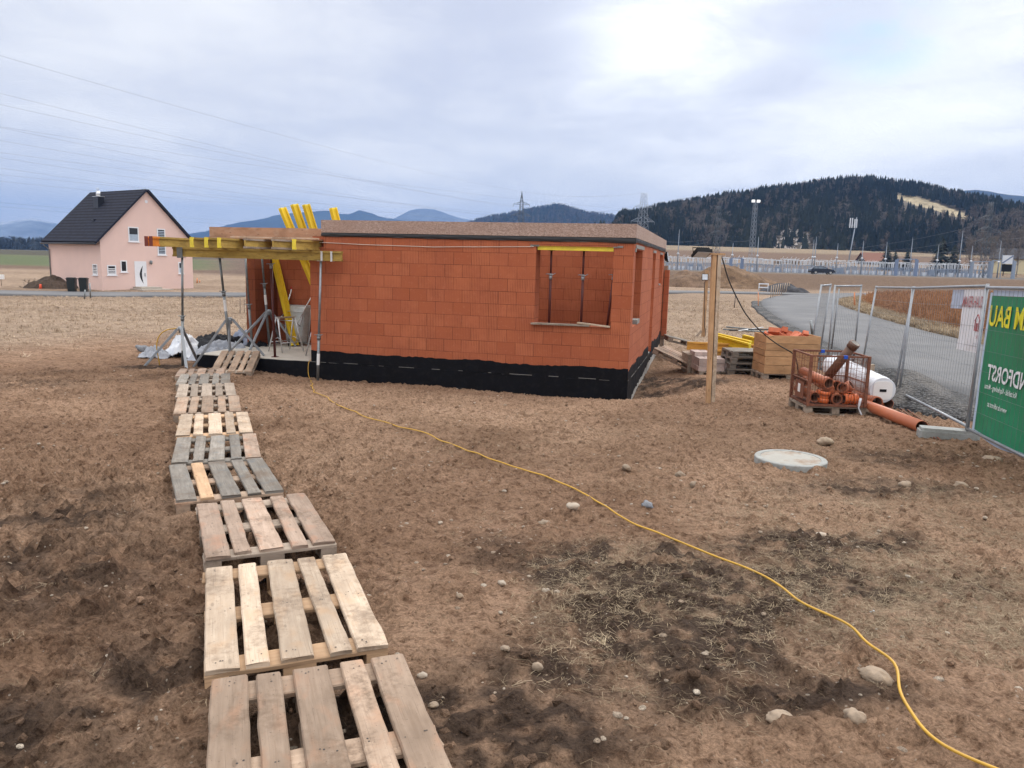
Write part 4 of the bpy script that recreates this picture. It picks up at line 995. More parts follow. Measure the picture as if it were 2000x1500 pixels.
tripod('tripod at the back of the terrace next to the dark brick return wall', (-9.06, 2.1, .376), [(-9.25, .75, .376), (-9.0, .62+.55, .376), (-8.45, 2.3, .376), (-9.1, 2.7, .376)], .86)
# ------------------------------------------------------------------ trestles
def trestle(label, c, rz, w=.72, h=.66):
    t = thing('folding_trestle', label, 'trestle', M=MBUILD @ T4(c, rz), group='aluminium folding trestles'); M = MBUILD @ T4(c, rz)
    for s in (-1, 1):
        mb = MB(M)
        for e in (-1, 1): mb.tube([(e*w/2*.8, s*.03, h), (e*w/2, s*.26, 0)], .016, 8)
        mb.tube([(-w/2*.94, s*.19, .22), (w/2*.94, s*.19, .22)], .011, 6); mb.build('leg_frame', MT['alu'], t)
    mb = MB(M); mb.bar((-w/2*.85, 0, h+.01), (w/2*.85, 0, h+.01), .08, .035); mb.build('top_bar', MT['alu'], t)
    mb = MB(M); mb.tube([(-w*.38, -.17, .28), (-w*.38, 0, .33), (-w*.38, .17, .28)], .006, 5); mb.tube([(w*.38, -.17, .28), (w*.38, 0, .33), (w*.38, .17, .28)], .006, 5); mb.build('spreader', MT['alu'], t)
trestle('aluminium folding trestle beside the foot of the yellow leaning beam', (-8.15, 1.35, .376), R(68), .6, .78)
trestle('aluminium folding trestle half hidden by the end of the front wall', (-6.95, .95, .376), R(62), .62, .72)
# ------------------------------------------------------------------ wheelbarrow tipped up against the back wall
def barrow():
    M = MBUILD @ T4((-8.60, 2.50, .376), R(-4)); t = thing('wheelbarrow', 'grey wheelbarrow stood on its nose against the terrace back wall', 'wheelbarrow', M=M)
    # standing on the wheel end: local z = along the barrow, y = towards wall
    mb = MB(M @ T4((0, .12, 0), 0, R(-9)))
    V = []; nu, nv = 17, 25
    for i in range(nu):
        for j in range(nv):
            u = -1+2*i/(nu-1); v = j/(nv-1)
            hw = .31*(1-.16*(1-v)**2); cz = .05+.95*v
            se = (1-abs(u)**5)**.2; sv = max(0.0, 1-abs(2*v-1)**6)**.25
            V.append((u*hw*(.97+.03*sv), -.20*min(se, 1)*sv, cz))
    mb.grid(V, nu, nv); V2 = [(x, y+.008, z) for x, y, z in V]; mb.grid(V2, nu, nv)
    mb.tube([(-.30, 0, .05), (-.32, 0, .5), (-.31, 0, 1.0), (.31, 0, 1.0), (.32, 0, .5), (.30, 0, .05), (-.30, 0, .05)], .014, 6); mb.build('tray', MT['tray_grey'], t)
    Mf = M @ T4((0, .12, 0), 0, R(-9))
    for s in (-1, 1):
        mb = MB(Mf); mb.tube([(s*.10, -.22, -.02), (s*.18, -.27, .35), (s*.27, -.24, .85), (s*.31, -.06, 1.15), (s*.33, .04, 1.34), (s*.33, .05, 1.50)], .019, 9); mb.build('handle_tube', MT['alu'], t)
        mb = MB(Mf); mb.tube([(s*.33, .045, 1.40), (s*.33, .055, 1.56)], .024, 9); mb.build('grip', MT['grip_red'], t)
        mb = MB(Mf); mb.tube([(s*.25, -.25, .78), (s*.28, -.42, .62), (s*.27, -.50, .52), (s*.22, -.27, .45)], .014, 7); mb.build('leg', MT['alu'], t)
    mb = MB(Mf); mb.tube([(-.27, -.46, .57), (.27, -.46, .57)], .012, 6); mb.tube([(-.27, -.25, .82), (.27, -.25, .82)], .012, 6); mb.build('cross_tube', MT['alu'], t)
    mb = MB(Mf @ T4((0, -.20, .03), 0, 0, R(90))); mb.lathe([(.05, -.03), (.13, -.04), (.17, -.03), (.175, 0), (.17, .03), (.13, .04), (.05, .03)], 20, .5); mb.build('wheel', MT['tyre'], t)
barrow()
# ------------------------------------------------------------------ tarpaulins heaped left of the slab
def tarp(name, mat, c, rx, ry, h, seed, label, n=70, lift=0):
    r = np.random.default_rng(seed); u = np.linspace(-1, 1, n); uu, vv = np.meshgrid(u, u)
    x = uu*rx*(1+.25*(fbm(uu*1.5+seed, vv*1.5, 3)-.5)*2); y = vv*ry*(1+.3*(fbm(uu*1.5, vv*1.5+seed, 3)-.5)*2)
    rad = np.clip(1-np.hypot(uu, vv)**2.2*.75, 0, 1)
    q1 = fbm(uu*2.2+seed*3.1, vv*2.2+seed, 3); q2 = fbm(uu*5+seed, vv*5-seed, 3)
    z = h*rad*(.45+.75*q1)+.13*rad*(1-np.abs(q1-.5)*9).clip(0, 1)+.07*rad*(1-np.abs(q2-.5)*7).clip(0, 1)
    P = np.array(c); wx = P[0]+x; wy = P[1]+y
    g = base_h(wx, wy)+lift; z = g+np.maximum(z-.10*(np.hypot(uu, vv) > 1.15), .012)
    mb = MB(); mb.grid(np.stack([wx, wy, z], -1).reshape(-1, 3), n, n); o = mb.build(name, mat)
    so = o.modifiers.new('thickness', 'SOLIDIFY'); so.thickness = .006
    return tag(o, label, 'tarpaulin')
c0 = BW(-10.35, 2.1, 0)
tarp('tarpaulin', MT['tarp_blue'], (c0[0]+.55, c0[1]+.6), 1.0, .75, .62, 3, 'dark blue grey tarpaulin at the back of the heap left of the slab')
tarp('tarpaulin', MT['tarp_black'], (c0[0]-.1, c0[1]-.05), .95, .7, .50, 9, 'black plastic sheet crumpled in the middle of the tarpaulin heap')
tarp('tarpaulin', MT['tarp_white'], (c0[0]+.35, c0[1]-.75), .85, .55, .40, 5, 'silvery white tarpaulin crumpled along the front of the heap')
tarp('plastic_sack', MT['wrap_white'], (c0[0]-.75, c0[1]-.50), .42, .40, .50, 14, 'bulging white plastic sack at the left end of the heap', 40)
tarp('tarpaulin', MT['tarp_black'], (c0[0]+.95, c0[1]-.35), .45, .5, .42, 21, 'glossy black sheet bundled at the right end of the heap by the slab', 40)
tarp('tarpaulin', MT['tarp_white'], (c0[0]-1.25, c0[1]-1.0), .35, .25, .14, 31, 'small pale sheet corner lying flat left of the sack', 30)
# ------------------------------------------------------------------ pallets
def ground_at(px, py, dz=0.0):
    v = pix_ray(px, py); t = 1.0
    while t < 400:
        p = np.array([0, 0, CAMZ])+v*t
        if p[2] <= G(p[0], p[1])+dz: break
        t += .05 if t < 30 else .5
    lo, hi = t-.5, t
    for _ in range(24):
        m = (lo+hi)/2; p = np.array([0, 0, CAMZ])+v*m
        if p[2] <= G(p[0], p[1])+dz: hi = m
        else: lo = m
    return p
def at_depth(px, py, Y):
    v = pix_ray(px, py); return np.array([0, 0, CAMZ])+v*(Y/v[1])
def plank(mb, L, w, th, r, nx=14, wear=.0012, nails=True, z0=0.0, y0=0.0, bow=0.0, chip=.5):
    """one worn board along local y, top at z0+th; rounded, slightly ragged edges"""
    prof = [(-w/2, 0), (-w/2, th*.72), (-w/2+.006, th), (0, th+.0008), (w/2-.006, th), (w/2, th*.72), (w/2, 0)]
    ys = np.linspace(-L/2, L/2, nx); V = []; t = random.random()
    e = r.normal(size=(nx, 2))*wear; 
    if r.random() < chip: k = r.integers(1, nx-2); e[k:k+2, r.integers(0, 2)] += .005*r.choice([-1, 1])
    oy = r.normal()*.006
    for i, y in enumerate(ys):
        dz = -bow*(1-(2*y/L)**2)-(.003 if i in (0, nx-1) else 0)
        for k, (px, pz) in enumerate(prof):
            V.append((px+(e[i, 0] if k < 3 else (e[i, 1] if k > 3 else 0))*(1), y0+y+oy+(r.normal()*.003 if i in (0, nx-1) else 0), z0+pz+dz+(r.normal()*.0008 if 0 < k < 6 else 0)))
    n = len(prof); Fs = []; UV = []; o = r.random()*9
    for i in range(nx-1):
        for k in range(n-1):
            q = (i*n+k, i*n+k+1, (i+1)*n+k+1, (i+1)*n+k); Fs.append(q[::-1]); UV.append([(V[j][1]+o, V[j][0]+V[j][2]+o) for j in q[::-1]])
    Fs += [tuple(range(n)), tuple((nx-1)*n+k for k in range(n))[::-1]]; UV += [[(V[j][0]*.4+o, V[j][2]*.4) for j in f] for f in Fs[-2:]]
    mb.add(V, Fs, UV, t, 0)
    if nails:
        for yy in (-L/2+.05, 0, L/2-.05):
            for _ in range(3 if w > .12 else 2):
                a, b = (r.random()-.5)*w*.7, yy+y0+(r.random()-.5)*.06; h = z0+th-bow*(1-(2*(b-y0)/L)**2)+.0016; R_ = .0032+.0015*r.random()
                mb.add([(a+R_*math.cos(k*1.047), b+R_*math.sin(k*1.047), h) for k in range(6)], [tuple(range(6))], [[(0, 0)]*6], .5, 1)
simple('nail', (.045, .04, .038), .6, .4)
PW = [.145, .10, .145, .10, .145]; PX = [-.3275, -.172, 0, .172, .3275]
def pallet(label, M, mats, group='pallets laid end to end as a walkway', seed=0, near=False, z=0):
    """M: centre of the pallet's underside. mats: (boards, frame) names or per-board list"""
    r = np.random.default_rng(seed); t = thing('wooden_pallet', label, 'pallet', M=M, group=group)
    bm, fm = mats; bm = bm if isinstance(bm, list) else [bm]*5
    for i in range(5):
        mb = MB(M @ T4((PX[i]+r.normal()*.003, r.normal()*.006, 0), r.normal()*.006)); plank(mb, 1.2, PW[i], .022, r, 14, (.0013 if near else .002), near, .122, 0, .002*r.random())
        o = mb.build('deck_board', [MT[bm[i]], MT['nail']], t)
        if len(set(bm)) > 1 and bm[i] == 'wood_fresh': o['label'] = 'fresh orange yellow replacement board'
    for y in (-.5275, 0, .5275):
        mb = MB(M @ T4((0, y, 0), R(90))); plank(mb, .8, .145, .022, r, 8, .0012, False, .0998); mb.build('stringer_board', [MT[fm], MT['nail']], t)
    for x, w in ((-.35, .10), (0, .145), (.35, .10)):
        for y in (-.5275, 0, .5275):
            mb = MB(M); mb.box((x-w/2, y-.0725, .0222), (x+w/2, y+.0725, .0996)); mb.build('block', MT[fm], t)
        mb = MB(M @ T4((x, 0, 0))); plank(mb, 1.2, w, .022, r, 6, .0012, False, 0); mb.build('runner_board', [MT[fm], MT['nail']], t)
    return t
def tilt(c, ang, zf, zb):
    """placed by centre, heading and height of its top at the near and far end"""
    pitch = math.atan2(zb-zf, 1.2); return T4((c[0], c[1], (zf+zb)/2-.144), R(ang)) @ T4((0, 0, 0), 0, pitch)
PAL = [((-.625, 2.50), 19.8, .85, .84, ('wood_worn', 'wood_worn'), 'nearest pallet of the walkway, worn boards, cut off by the picture edge'),
       ((-1.14, 3.78), 21.5, .80, .795, ('wood_pale', 'wood_fresh'), 'bright pale pallet, the second of the walkway, with sound square boards'),
       ((-1.72, 5.14), 24.5, .765, .735, ('wood_rosy', 'wood_dull'), 'rosy stained pallet between the bright pale one and the grey weathered one'),
       ((-2.44, 6.36), 26, .715, .69, (['wood_grey', 'wood_fresh', 'wood_grey', 'wood_grey', 'wood_grey'], 'wood_worn'), 'grey weathered pallet with one fresh yellow board'),
       ((-2.99, 7.65), 21, .655, .625, (['wood_grey', 'wood_grey', 'wood_grey', 'wood_grey', 'wood_rosy'], 'wood_grey'), 'grey pallet with ragged split boards behind the one with a fresh board'),
       ((-3.50, 8.90), 21.5, .615, .615, ('wood_pale', 'wood_fresh'), 'clean light pallet with an orange front edge in the middle of the walkway'),
       ((-4.06, 10.12), 21, .60, .60, ('wood_worn', 'wood_dull'), 'light brown pallet just past the clean one with the orange edge'),
       ((-4.57, 11.36), 21.5, .58, .575, ('wood_dull', 'wood_dull'), 'dull brown pallet, third from the sloping ramp pallet'),
       ((-5.10, 12.60), 20, .545, .535, ('wood_grey', 'wood_dull'), 'greyish pallet, second from the sloping ramp pallet'),
       ((-5.70, 13.95), 19.5, .46, .43, ('wood_rosy', 'wood_dull'), 'last flat pallet of the walkway, right before the sloping one')]
for i, (c, a, zf, zb, m_, lb) in enumerate(PAL): pallet(lb, tilt(c, a, zf, zb), m_, seed=i+1, near=i < 6)
def ramp_M(p0, p1, side=None):
    """pallet whose underside centre line runs from p0 to p1"""
    p0 = np.array(p0, float); p1 = np.array(p1, float); y = p1-p0; y /= np.linalg.norm(y); x = np.cross(y, (0, 0, 1)); x /= np.linalg.norm(x); z = np.cross(x, y)
    M = np.eye(4); M[:3, 0] = x; M[:3, 1] = y; M[:3, 2] = z; M[:3, 3] = (p0+p1)/2; return M
a, b = BW(-7.93, -1.14, .09), BW(-8.40, -.06, .385)
pallet('pallet leaning as a ramp up to the terrace slab', ramp_M(a, b), ('wood_worn', 'wood_dull'), seed=31)
a, b = BW(1.36, 4.75, -.02), BW(.13, 5.10, .45); pallet('pallet sloping from the side door of the brick house to the ground', ramp_M(a, b), ('wood_rosy', 'wood_rosy'), 'pallets used as ramps at the side wall', 32)
a, b = BW(1.42, 8.05, .20), BW(.16, 7.75, .50); pallet('grey pallet bridging from the far part of the side wall', ramp_M(a, b), ('wood_grey', 'wood_dull'), 'pallets used as ramps at the side wall', 33)

# ------------------------------------------------------------------ stones, cable, small litter
def smooth_noise(Q):
    g = ground_noise(Q[:, 0], Q[:, 1]); k = 7; gp = np.pad(g, k, mode='edge'); m = np.array([gp[i:i+2*k+1].mean()*.3+gp[i:i+2*k+1].max()*.7 for i in range(len(g))]); ke = np.hanning(13)[1:-1]; ke /= ke.sum(); return np.convolve(np.pad(m, 5, mode='edge'), ke, 'valid')
def cable(name, pts, r, mat, label, cat, n=8, step=.04, lift=None, kink=0):
    P = np.array(pts, float); d = np.concatenate([[0], np.cumsum(np.linalg.norm(np.diff(P, axis=0), axis=1))]); s = np.arange(0, d[-1], step)
    Q = np.stack([np.interp(s, d, P[:, k]) for k in range(3)], 1); k = 4; ker = np.hanning(2*k+3)[1:-1]; ker /= ker.sum()
    Qp = np.pad(Q, ((k, k), (0, 0)), mode='reflect', reflect_type='odd'); Q = np.stack([np.convolve(Qp[:, i], ker, 'valid') for i in range(3)], 1)
    if kink:
        s2 = np.arange(len(Q))*step; g_ = np.gradient(Q[:, :2], axis=0); g_ /= np.linalg.norm(g_, axis=1)[:, None]+1e-9; w_ = kink*((vnoise(s2*1.9, s2*0+3)-.5)+.5*(vnoise(s2*4.5, s2*0+8)-.5)); w_ = w_*(Q[:, 1] < 15.2); Q[:, 0] += g_[:, 1]*w_; Q[:, 1] -= g_[:, 0]*w_
    if lift is not None: Q[:, 2] = np.where(lift(Q), base_h(Q[:, 0], Q[:, 1])+smooth_noise(Q)+r+.004, Q[:, 2])
    mb = MB(); mb.tube(Q, r, n, .5); return tag(mb.build(name, mat), label, cat)
CAB = [(606, 742), (612, 768), (660, 796), (740, 826), (830, 854), (900, 880), (960, 905), (1020, 920), (1075, 942), (1130, 965), (1180, 995), (1240, 1030), (1290, 1050), (1345, 1072), (1400, 1098), (1440, 1116), (1490, 1140), (1520, 1160), (1550, 1190), (1610, 1226), (1660, 1254), (1700, 1297), (1738, 1318), (1752, 1340), (1758, 1365), (1775, 1400), (1800, 1440), (1818, 1472), (1862, 1498), (1912, 1520), (1985, 1548)]
C0 = [BW(-6.79, 1.6, .39), BW(-6.79, .5, .39), BW(-6.79, -.02, .395), BW(-6.785, -.06, .33), BW(-6.78, -.08, .1)]
cable('extension_cable', C0+[ground_at(*p) for p in CAB], .0072, MT['cable_yellow'], 'long yellow extension cable snaking from the terrace across the bare soil', 'cable', lift=lambda Q: Q[:, 1] < 15.6, kink=.055)
c = np.array([-9.76, -.25, z1]); cable('yellow_cord', [BW(-9.83, -.32, z1+.86), BW(-9.98, -.45, z1+.84), BW(-10.12, -.52, z1+.72), BW(-10.18, -.55, z1+.5), BW(-10.15, -.5, z1+.05)], .012, MT['cable_yellow'], 'short yellow cord hanging from the head of the nearest tripod', 'cord')
def rock(name, p, sx, sy, sz, seed, mat, label, cat='stone', rz=0):
    r = np.random.default_rng(seed); nu, nv = 22, 13; V = []; o = r.random(3)*20
    for i in range(nu+1):
        for j in range(nv):
            a = 2*math.pi*(i % nu)/nu; b = math.pi*(j/(nv-1)-.5); d = np.array([math.cos(b)*math.cos(a), math.cos(b)*math.sin(a), math.sin(b)])
            k = 1+1.0*(fbm(np.array([d[0]*1.5+d[2]+o[0]]), np.array([d[1]*1.5-d[2]+o[1]]), 3)[0]-.5)
            k = k*(1-.12*max(0, d @ np.array([.6, .3, .74])))
            V.append((sx*d[0]*k, sy*d[1]*k, sz*d[2]*k))
    mb = MB(T4((p[0], p[1], p[2]+sz*.5), rz)); mb.grid(V, nu+1, nv); return tag(mb.build(name, mat, origin=(p[0], p[1], p[2])), label, cat)
ST = [(1712, 1336, 66, .42, 'long tan boulder touching the yellow cable', 'stone', -.5), (1670, 1414, 52, .62, 'rounded tan stone below the long boulder by the cable', 'stone', 0), (1522, 1406, 54, .40, 'flat grey brown stone half sunk in the dark soil', 'stone', .2),
      (1050, 1312, 26, .8, 'squarish pale stone in the soil at the bottom centre', 'stone', .4), (986, 1287, 26, .5, 'flat pale stone up and left of the squarish one at the bottom centre', 'stone', 0), (1066, 1156, 17, .85, 'round whitish pebble at the edge of the dark wet patch', 'stone_pale', 0), (981, 1146, 19, .6, 'oval whitish pebble left of the round one by the wet patch', 'stone_pale', -.3),
      (1118, 1002, 30, .5, 'whitish stone, largest of the loose group left of the cable', 'stone_pale', .1), (1064, 1018, 30, .5, 'brownish flat stone at the left of the loose group by the cable', 'stone', .3), (1083, 996, 16, .55, 'small white stone topping the loose group by the cable', 'stone_pale', 0),
      (1328, 932, 24, .6, 'brown stone, upper one of a pair right of the cable', 'stone', .6), (1356, 951, 20, .8, 'blocky stone, lower one of a pair right of the cable', 'stone', .2), (1222, 925, 20, .7, 'reddish brown stone left of the stone pair', 'stone', 0), (1612, 868, 34, .5, 'smooth grey stone between the manhole cover and the pipe crate', 'stone', .3),
      (1768, 951, 30, .5, 'crusted stone right of the round concrete cover', 'stone', 0), (1878, 950, 26, .5, 'pale flat stone under the green banner', 'stone', 0), (1604, 1046, 28, .35, 'thin flat stone lying in the straw right of the cable', 'stone_pale', 0), (826, 1326, 24, .6, 'pale stone next to the right edge of the nearest pallet', 'stone_pale', 0),
      (846, 1380, 26, .5, 'earthy stone hard against the corner of the nearest pallet', 'stone', .5), (1710, 812, 44, .45, 'low brown rock lump in front of the crate of pipes', 'stone', 0), (898, 1170, 15, .7, 'small brown stone in the open soil left of the wet patch', 'stone', 0), (1940, 905, 40, .4, 'flat stone at the foot of the green banner fence', 'stone', 0)]
for i, (x, y, w, asp, lb, m_, rz) in enumerate(ST):
    p = ground_at(x, y); p[2] += ground_noise(p[:1], p[1:2])[0]; d = np.hypot(p[0], p[1]); s = w/2/F_PX*d*.9; rock('field_stone', p, s, s*.75, s*asp*1.05, 50+i, MT[m_], lb, rz=rz)
p = ground_at(1264, 990); rock('crumpled_foil', p, .05, .04, .035, 99, MT['litter_grey'], 'crumpled dark grey scrap of foil on the soil', 'litter')
p = ground_at(281, 685); rock('crumpled_sheet', p, .20, .12, .10, 98, MT['litter_grey'], 'crumpled grey plastic scrap on the soil far left of the tripods', 'litter')
p = ground_at(1690, 1203); mb = MB(T4(p, .3)); mb.tube([(-.06, 0, .012), (.06, .01, .016)], .004, 6); mb.tube([(.06, .01, .016), (.068, .011, .017)], .007, 6); tag(mb.build('long_nail', MT['alu']), 'shiny long nail lying in the straw', 'nail')
# concrete ring cover
p = ground_at(1543, 908); p[2] += .012; t = thing('manhole_cover', 'round pale concrete shaft cover set in the soil', 'manhole cover', p)
p = p+np.array([0, 0, .035])
mb = MB(T4(p)); rr = .37; mb.lathe([(rr, -.2), (rr, .028), (rr-.008, .036), (rr-.06, .036), (rr-.064, .030)], 48, .5, smooth=False); mb.build('ring', MT['concrete_foot'], t)
simple('cover_dirt', (.34, .33, .30), .95, 0, .1, 6, .5, 40, dirt=((.25, .175, .12), 3.5, 1.0))
mb = MB(T4(p)); mb.lathe([(rr-.066, -.02), (rr-.066, .031), (rr-.075, .034)], 40, .5, smooth=False); mb.build('lid', MT['cover_dirt'], t)

# ------------------------------------------------------------------ post with floodlights
pb = ground_at(1388, 787); Yp_ = pb[1]
def upr(px0, py0, px1, py1, Y): return at_depth(px0, py0, Y), at_depth(px1, py1, Y)
t = thing('wooden_post', 'tall fresh timber post of two planks carrying a black floodlight', 'post', pb)
b0, t0_ = upr(1383.5, 787, 1394.5, 498, Yp_); b1, t1_ = upr(1392, 787, 1404.5, 498, Yp_-.01)
mb = MB(); mb.bar(b0-np.array([0, 0, .25]), t0_, .066, .10, up=(0, 1, 0)); mb.build('plank', MT['wood_post'], t)
mb = MB(); mb.bar(b1-np.array([0, 0, .25]), t1_, .060, .10, up=(0, 1, 0)); mb.build('plank', MT['wood_pale'], t)
mb = MB(); q = (t0_+t1_)/2; mb.box(q+np.array([-.12, -.06, 0]), q+np.array([.13, .06, .03])); mb.build('cap_board', MT['wood_post'], t)
def flood(label, c, rz, rx, w=.26, h=.19, on=False):
    M = T4(c, rz, rx); t = thing('floodlight', label, 'floodlight', M=M)
    mb = MB(M); mb.prism([(-w/2, -h/2), (w/2, -h/2), (w/2, h/2), (-w/2, h/2)], -.045, 0); mb.prism([(-w/2*.75, -h/2*.75), (w/2*.75, -h/2*.75), (w/2*.75, h/2*.75), (-w/2*.75, h/2*.75)], -.075, -.0452)
    for k in range(7): mb.box((-w/2*.7+k*w*.7/6-.004, -h/2*.7, -.095), (-w/2*.7+k*w*.7/6+.004, h/2*.7, -.0755))
    mb.build('housing', MT['black_plastic'], t)
    mb = MB(M); mb.box((-w/2*.86, -h/2*.84, .001), (w/2*.86, h/2*.84, .006)); mb.build('glass', MT['glass_lamp'], t)
    mb = MB(M); mb.tube([(-w/2-.015, 0, -.02), (-w/2-.015, 0, -.12), (w/2+.015, 0, -.12), (w/2+.015, 0, -.02)], .008, 6); mb.build('bracket', MT['black_plastic'], t)
flood('black floodlight tilted down at the top of the timber post', at_depth(1371, 497, Yp_-.02), R(12), R(155), .27, .24)
p2 = ground_at(1372, 658); t = thing('wooden_post', 'second timber post with a slanting brace behind the tall post', 'post', p2)
mb = MB(); a, b = upr(1373, 658, 1381, 528, p2[1]); mb.bar(a-np.array([0, 0, .2]), b, .11, .10, up=(0, 1, 0)); mb.build('plank', MT['wood_post'], t)
mb = MB(); a, b = upr(1356, 662, 1370, 646, p2[1]-.05); mb.bar(a, b, .05, .09); mb.build('brace', MT['wood_dull'], t)
flood('white faced floodlight hung on the second post', at_depth(1377, 541, p2[1]-.12), R(-8), R(82), .22, .24)
cable('lamp_cable', [at_depth(1376, 550, p2[1]-.1), at_depth(1375.5, 600, p2[1]-.1), at_depth(1376, 640, p2[1]-.1), at_depth(1379, 648, p2[1]-.1), at_depth(1377, 657, p2[1]-.12)], .012, MT['cable_black'], 'black cable hanging down the second post', 'cable', 6)
cable('lamp_cable', [at_depth(1408, 497, Yp_), at_depth(1413, 512, Yp_), at_depth(1422, 545, Yp_+.02), at_depth(1438, 580, Yp_+.05), at_depth(1455, 612, Yp_+.1), at_depth(1478, 640, Yp_+.15), at_depth(1502, 661, Yp_+.2), at_depth(1525, 677, Yp_+.25), at_depth(1545, 687, Yp_+.25), at_depth(1553, 694, Yp_+.3), at_depth(1558, 712, Yp_+.35), at_depth(1559, 740, Yp_+.35)], .011, MT['cable_black'], 'black cable swinging from the timber post down to the pipe crate', 'cable', 6)
sl = BW(.1, WD-.05, 2.86); flood('small black lamp on the far end of the side wall', sl, R(70), R(80), .18, .30)

# ------------------------------------------------------------------ stacks on the right
def pal_at(label, x, y, rz, z=None, mats=('wood_dull', 'wood_dull'), seed=60, group='pallets under and between the stacks'):
    return pallet(label, T4((x, y, G(x, y) if z is None else z), rz), mats, group, seed)
bx, by = 6.02, 16.95; gb = G(bx, by)
pal_at('pallet carrying the tall plank box', bx, by, R(90), gb, ('wood_dull', 'wood_dull'), 61)
t = thing('plank_box', 'tall box of fresh orange planks filled with broken bricks', 'crate', (bx, by, gb+.145))
zc = gb+.146
for k, (h0, h1, dx) in enumerate(((0, .186, 0), (.194, .376, .004), (.384, .498, -.008), (.506, .656, .012), (.664, .83, .008))):
    mb = MB(T4((bx+dx, by, zc))); w, d, th = .575+.012*(k > 2), .42, .025
    mb.box((-w, -d, h0), (w, -d+th, h1)); mb.box((-w, d-th, h0), (w, d, h1)); mb.box((-w, -d+th+.001, h0+.001), (-w+th, d-th-.001, h1-.001)); mb.box((w-th, -d+th+.001, h0+.001), (w, d-th-.001, h1-.001)); mb.build('plank_ring', MT['wood_crate'], t)
mb = MB(T4((bx, by, zc))); mb.box((-.54, -.39, .55), (.54, .39, .68)); mb.build('inner_board', MT['wood_dull'], t)
rr_ = np.random.default_rng(5)
LB = ['half clay brick on top of the broken brick heap in the plank box', 'broken clay brick lying right on the heap in the plank box', 'tilted clay brick at the left of the heap in the plank box']
for k in range(22):
    x = bx-.42+.8*rr_.random() if k > 2 else bx+(-.05, .28, -.30)[k]; y = by-.28+.5*rr_.random(); z = zc+.70+.10*rr_.random()+(.12 if k < 3 else .04)-abs(x-bx)*.12
    M = T4((x, y, z), rr_.random()*3, rr_.normal()*.5, rr_.normal()*.4); mb = MB(M); s = .8+.4*rr_.random(); 
    for j in range(3): mb.box((-.12*s, -.075+.052*j, -.05*s), (.12*s, -.075+.052*j+.014, .05*s), .5+.1*j)
    mb.box((-.12*s, -.0755, .05*s), (.12*s, .0435, .062*s)); mb.box((-.12*s, -.0755, -.062*s), (.12*s, .0435, -.0501*s)); mb.box((-.122*s, -.061, -.049*s), (-.11*s, .029, .049*s))
    tag(mb.build('broken_brick', MT['rubble_red']), LB[k] if k < 3 else 'broken clay brick in the heap on top of the plank box', 'brick', 'broken bricks in the plank box')
# small brick stack on a pallet
sp_ = ground_at(1396, 733); sx, sy = sp_[0]+.02, sp_[1]+.62; gs = G(sx, sy)
pal_at('pallet under the stack of small grey bricks', sx, sy, R(2), gs, ('wood_dull', 'wood_dull'), 62)
k = 0
for lay in range(4):
    for row in range(4):
        for c_ in range(4):
            if lay == 3 and (row < 2 or c_ > 1): continue
            if lay == 2 and c_ == 3 and row < 2: continue
            x = sx-.30+c_*.205+rr_.normal()*.006; y = sy-.48+row*.26+rr_.normal()*.01; z = gs+.146+lay*.098
            mb = MB(T4((x, y, z), rr_.normal()*.03)); mb.box((-.095, -.122, 0), (.095, .122, .095))
            bb = mb.build('small_brick', MT['brick_small'])
            tag(bb, 'small greyish brick in the stack on its own pallet', 'brick', 'small grey bricks stacked on a pallet')
for dx, z in ((.48, .146), (.50, .19), (.47, .235)):
    mb = MB(T4((sx+dx-.02, sy-.5, gs+z), rr_.normal()*.2)); mb.box((-.11, -.06, 0), (.11, .06, .045)); tag(mb.build('brick_slip', MT['brick_small']), 'thin greyish brick slips piled at the right end of the brick stack', 'brick', 'brick slips beside the brick stack')
# stacked pallets with long beams resting on them
qx, qy = 5.58, 18.0; gq = G(qx, qy)
for k in range(4): pal_at(['lowest', 'second lowest', 'second highest', 'topmost'][k]+' pallet of the stack left of the plank box', qx+.01*k, qy-.01*k, R(90+k), gq+.146*k, ('wood_grey', 'wood_grey'), 70+k)
pal_at('pallet lying flat on the ground behind the brick stack', 4.85, 17.05-.0, R(88), None, ('wood_dull', 'wood_grey'), 75) if False else None
g2 = 'formwork beams stored by the plank box'
pa = at_depth(1342, 675, 19.0); pb_ = at_depth(1478, 681, 19.0)
beam(pa, pb_, ORG, 'long orange brown beam stored behind the tall timber post', g2, loc=np.eye(4))
pa = at_depth(1385, 691, 18.6); pb_ = at_depth(1462, 693, 18.6); beam(pa, pb_, ORG, 'shorter brown beam stored under the long orange one', g2, loc=np.eye(4))
for k, (a, b, lb) in enumerate((((1394, 660, 19.6), (1464, 679, 18.3), 'bright yellow beam lying slanted across the stored beams'), ((1396, 657, 19.8), (1466, 674, 18.6), 'second bright yellow beam lying beside the slanted one'), ((1452, 661, 20.0), (1490, 671, 19.3), 'yellow beam whose end shows left of the plank box'))):
    beam(at_depth(*a), at_depth(*b), YEL, lb, g2, loc=np.eye(4), paint=.03)
for k, (x, y) in enumerate(((4.35, 19.0), (5.2, 18.9))):
    z = at_depth(1400 if k == 0 else 1450, 681, 19.0)[2]-.115
    mb = MB(T4((x, y, 0))); g_ = G(x, y); mb.box((-.08, -.35, g_-.02), (.08, .35, g_+.2)); mb.box((-.08, -.35, g_+.205), (.08, .35, max(z-.01, g_+.25))); tag(mb.build('timber_bearer', MT['wood_dull']), ('left' if k == 0 else 'right')+' timber bearer under the stored beams', 'bearer')
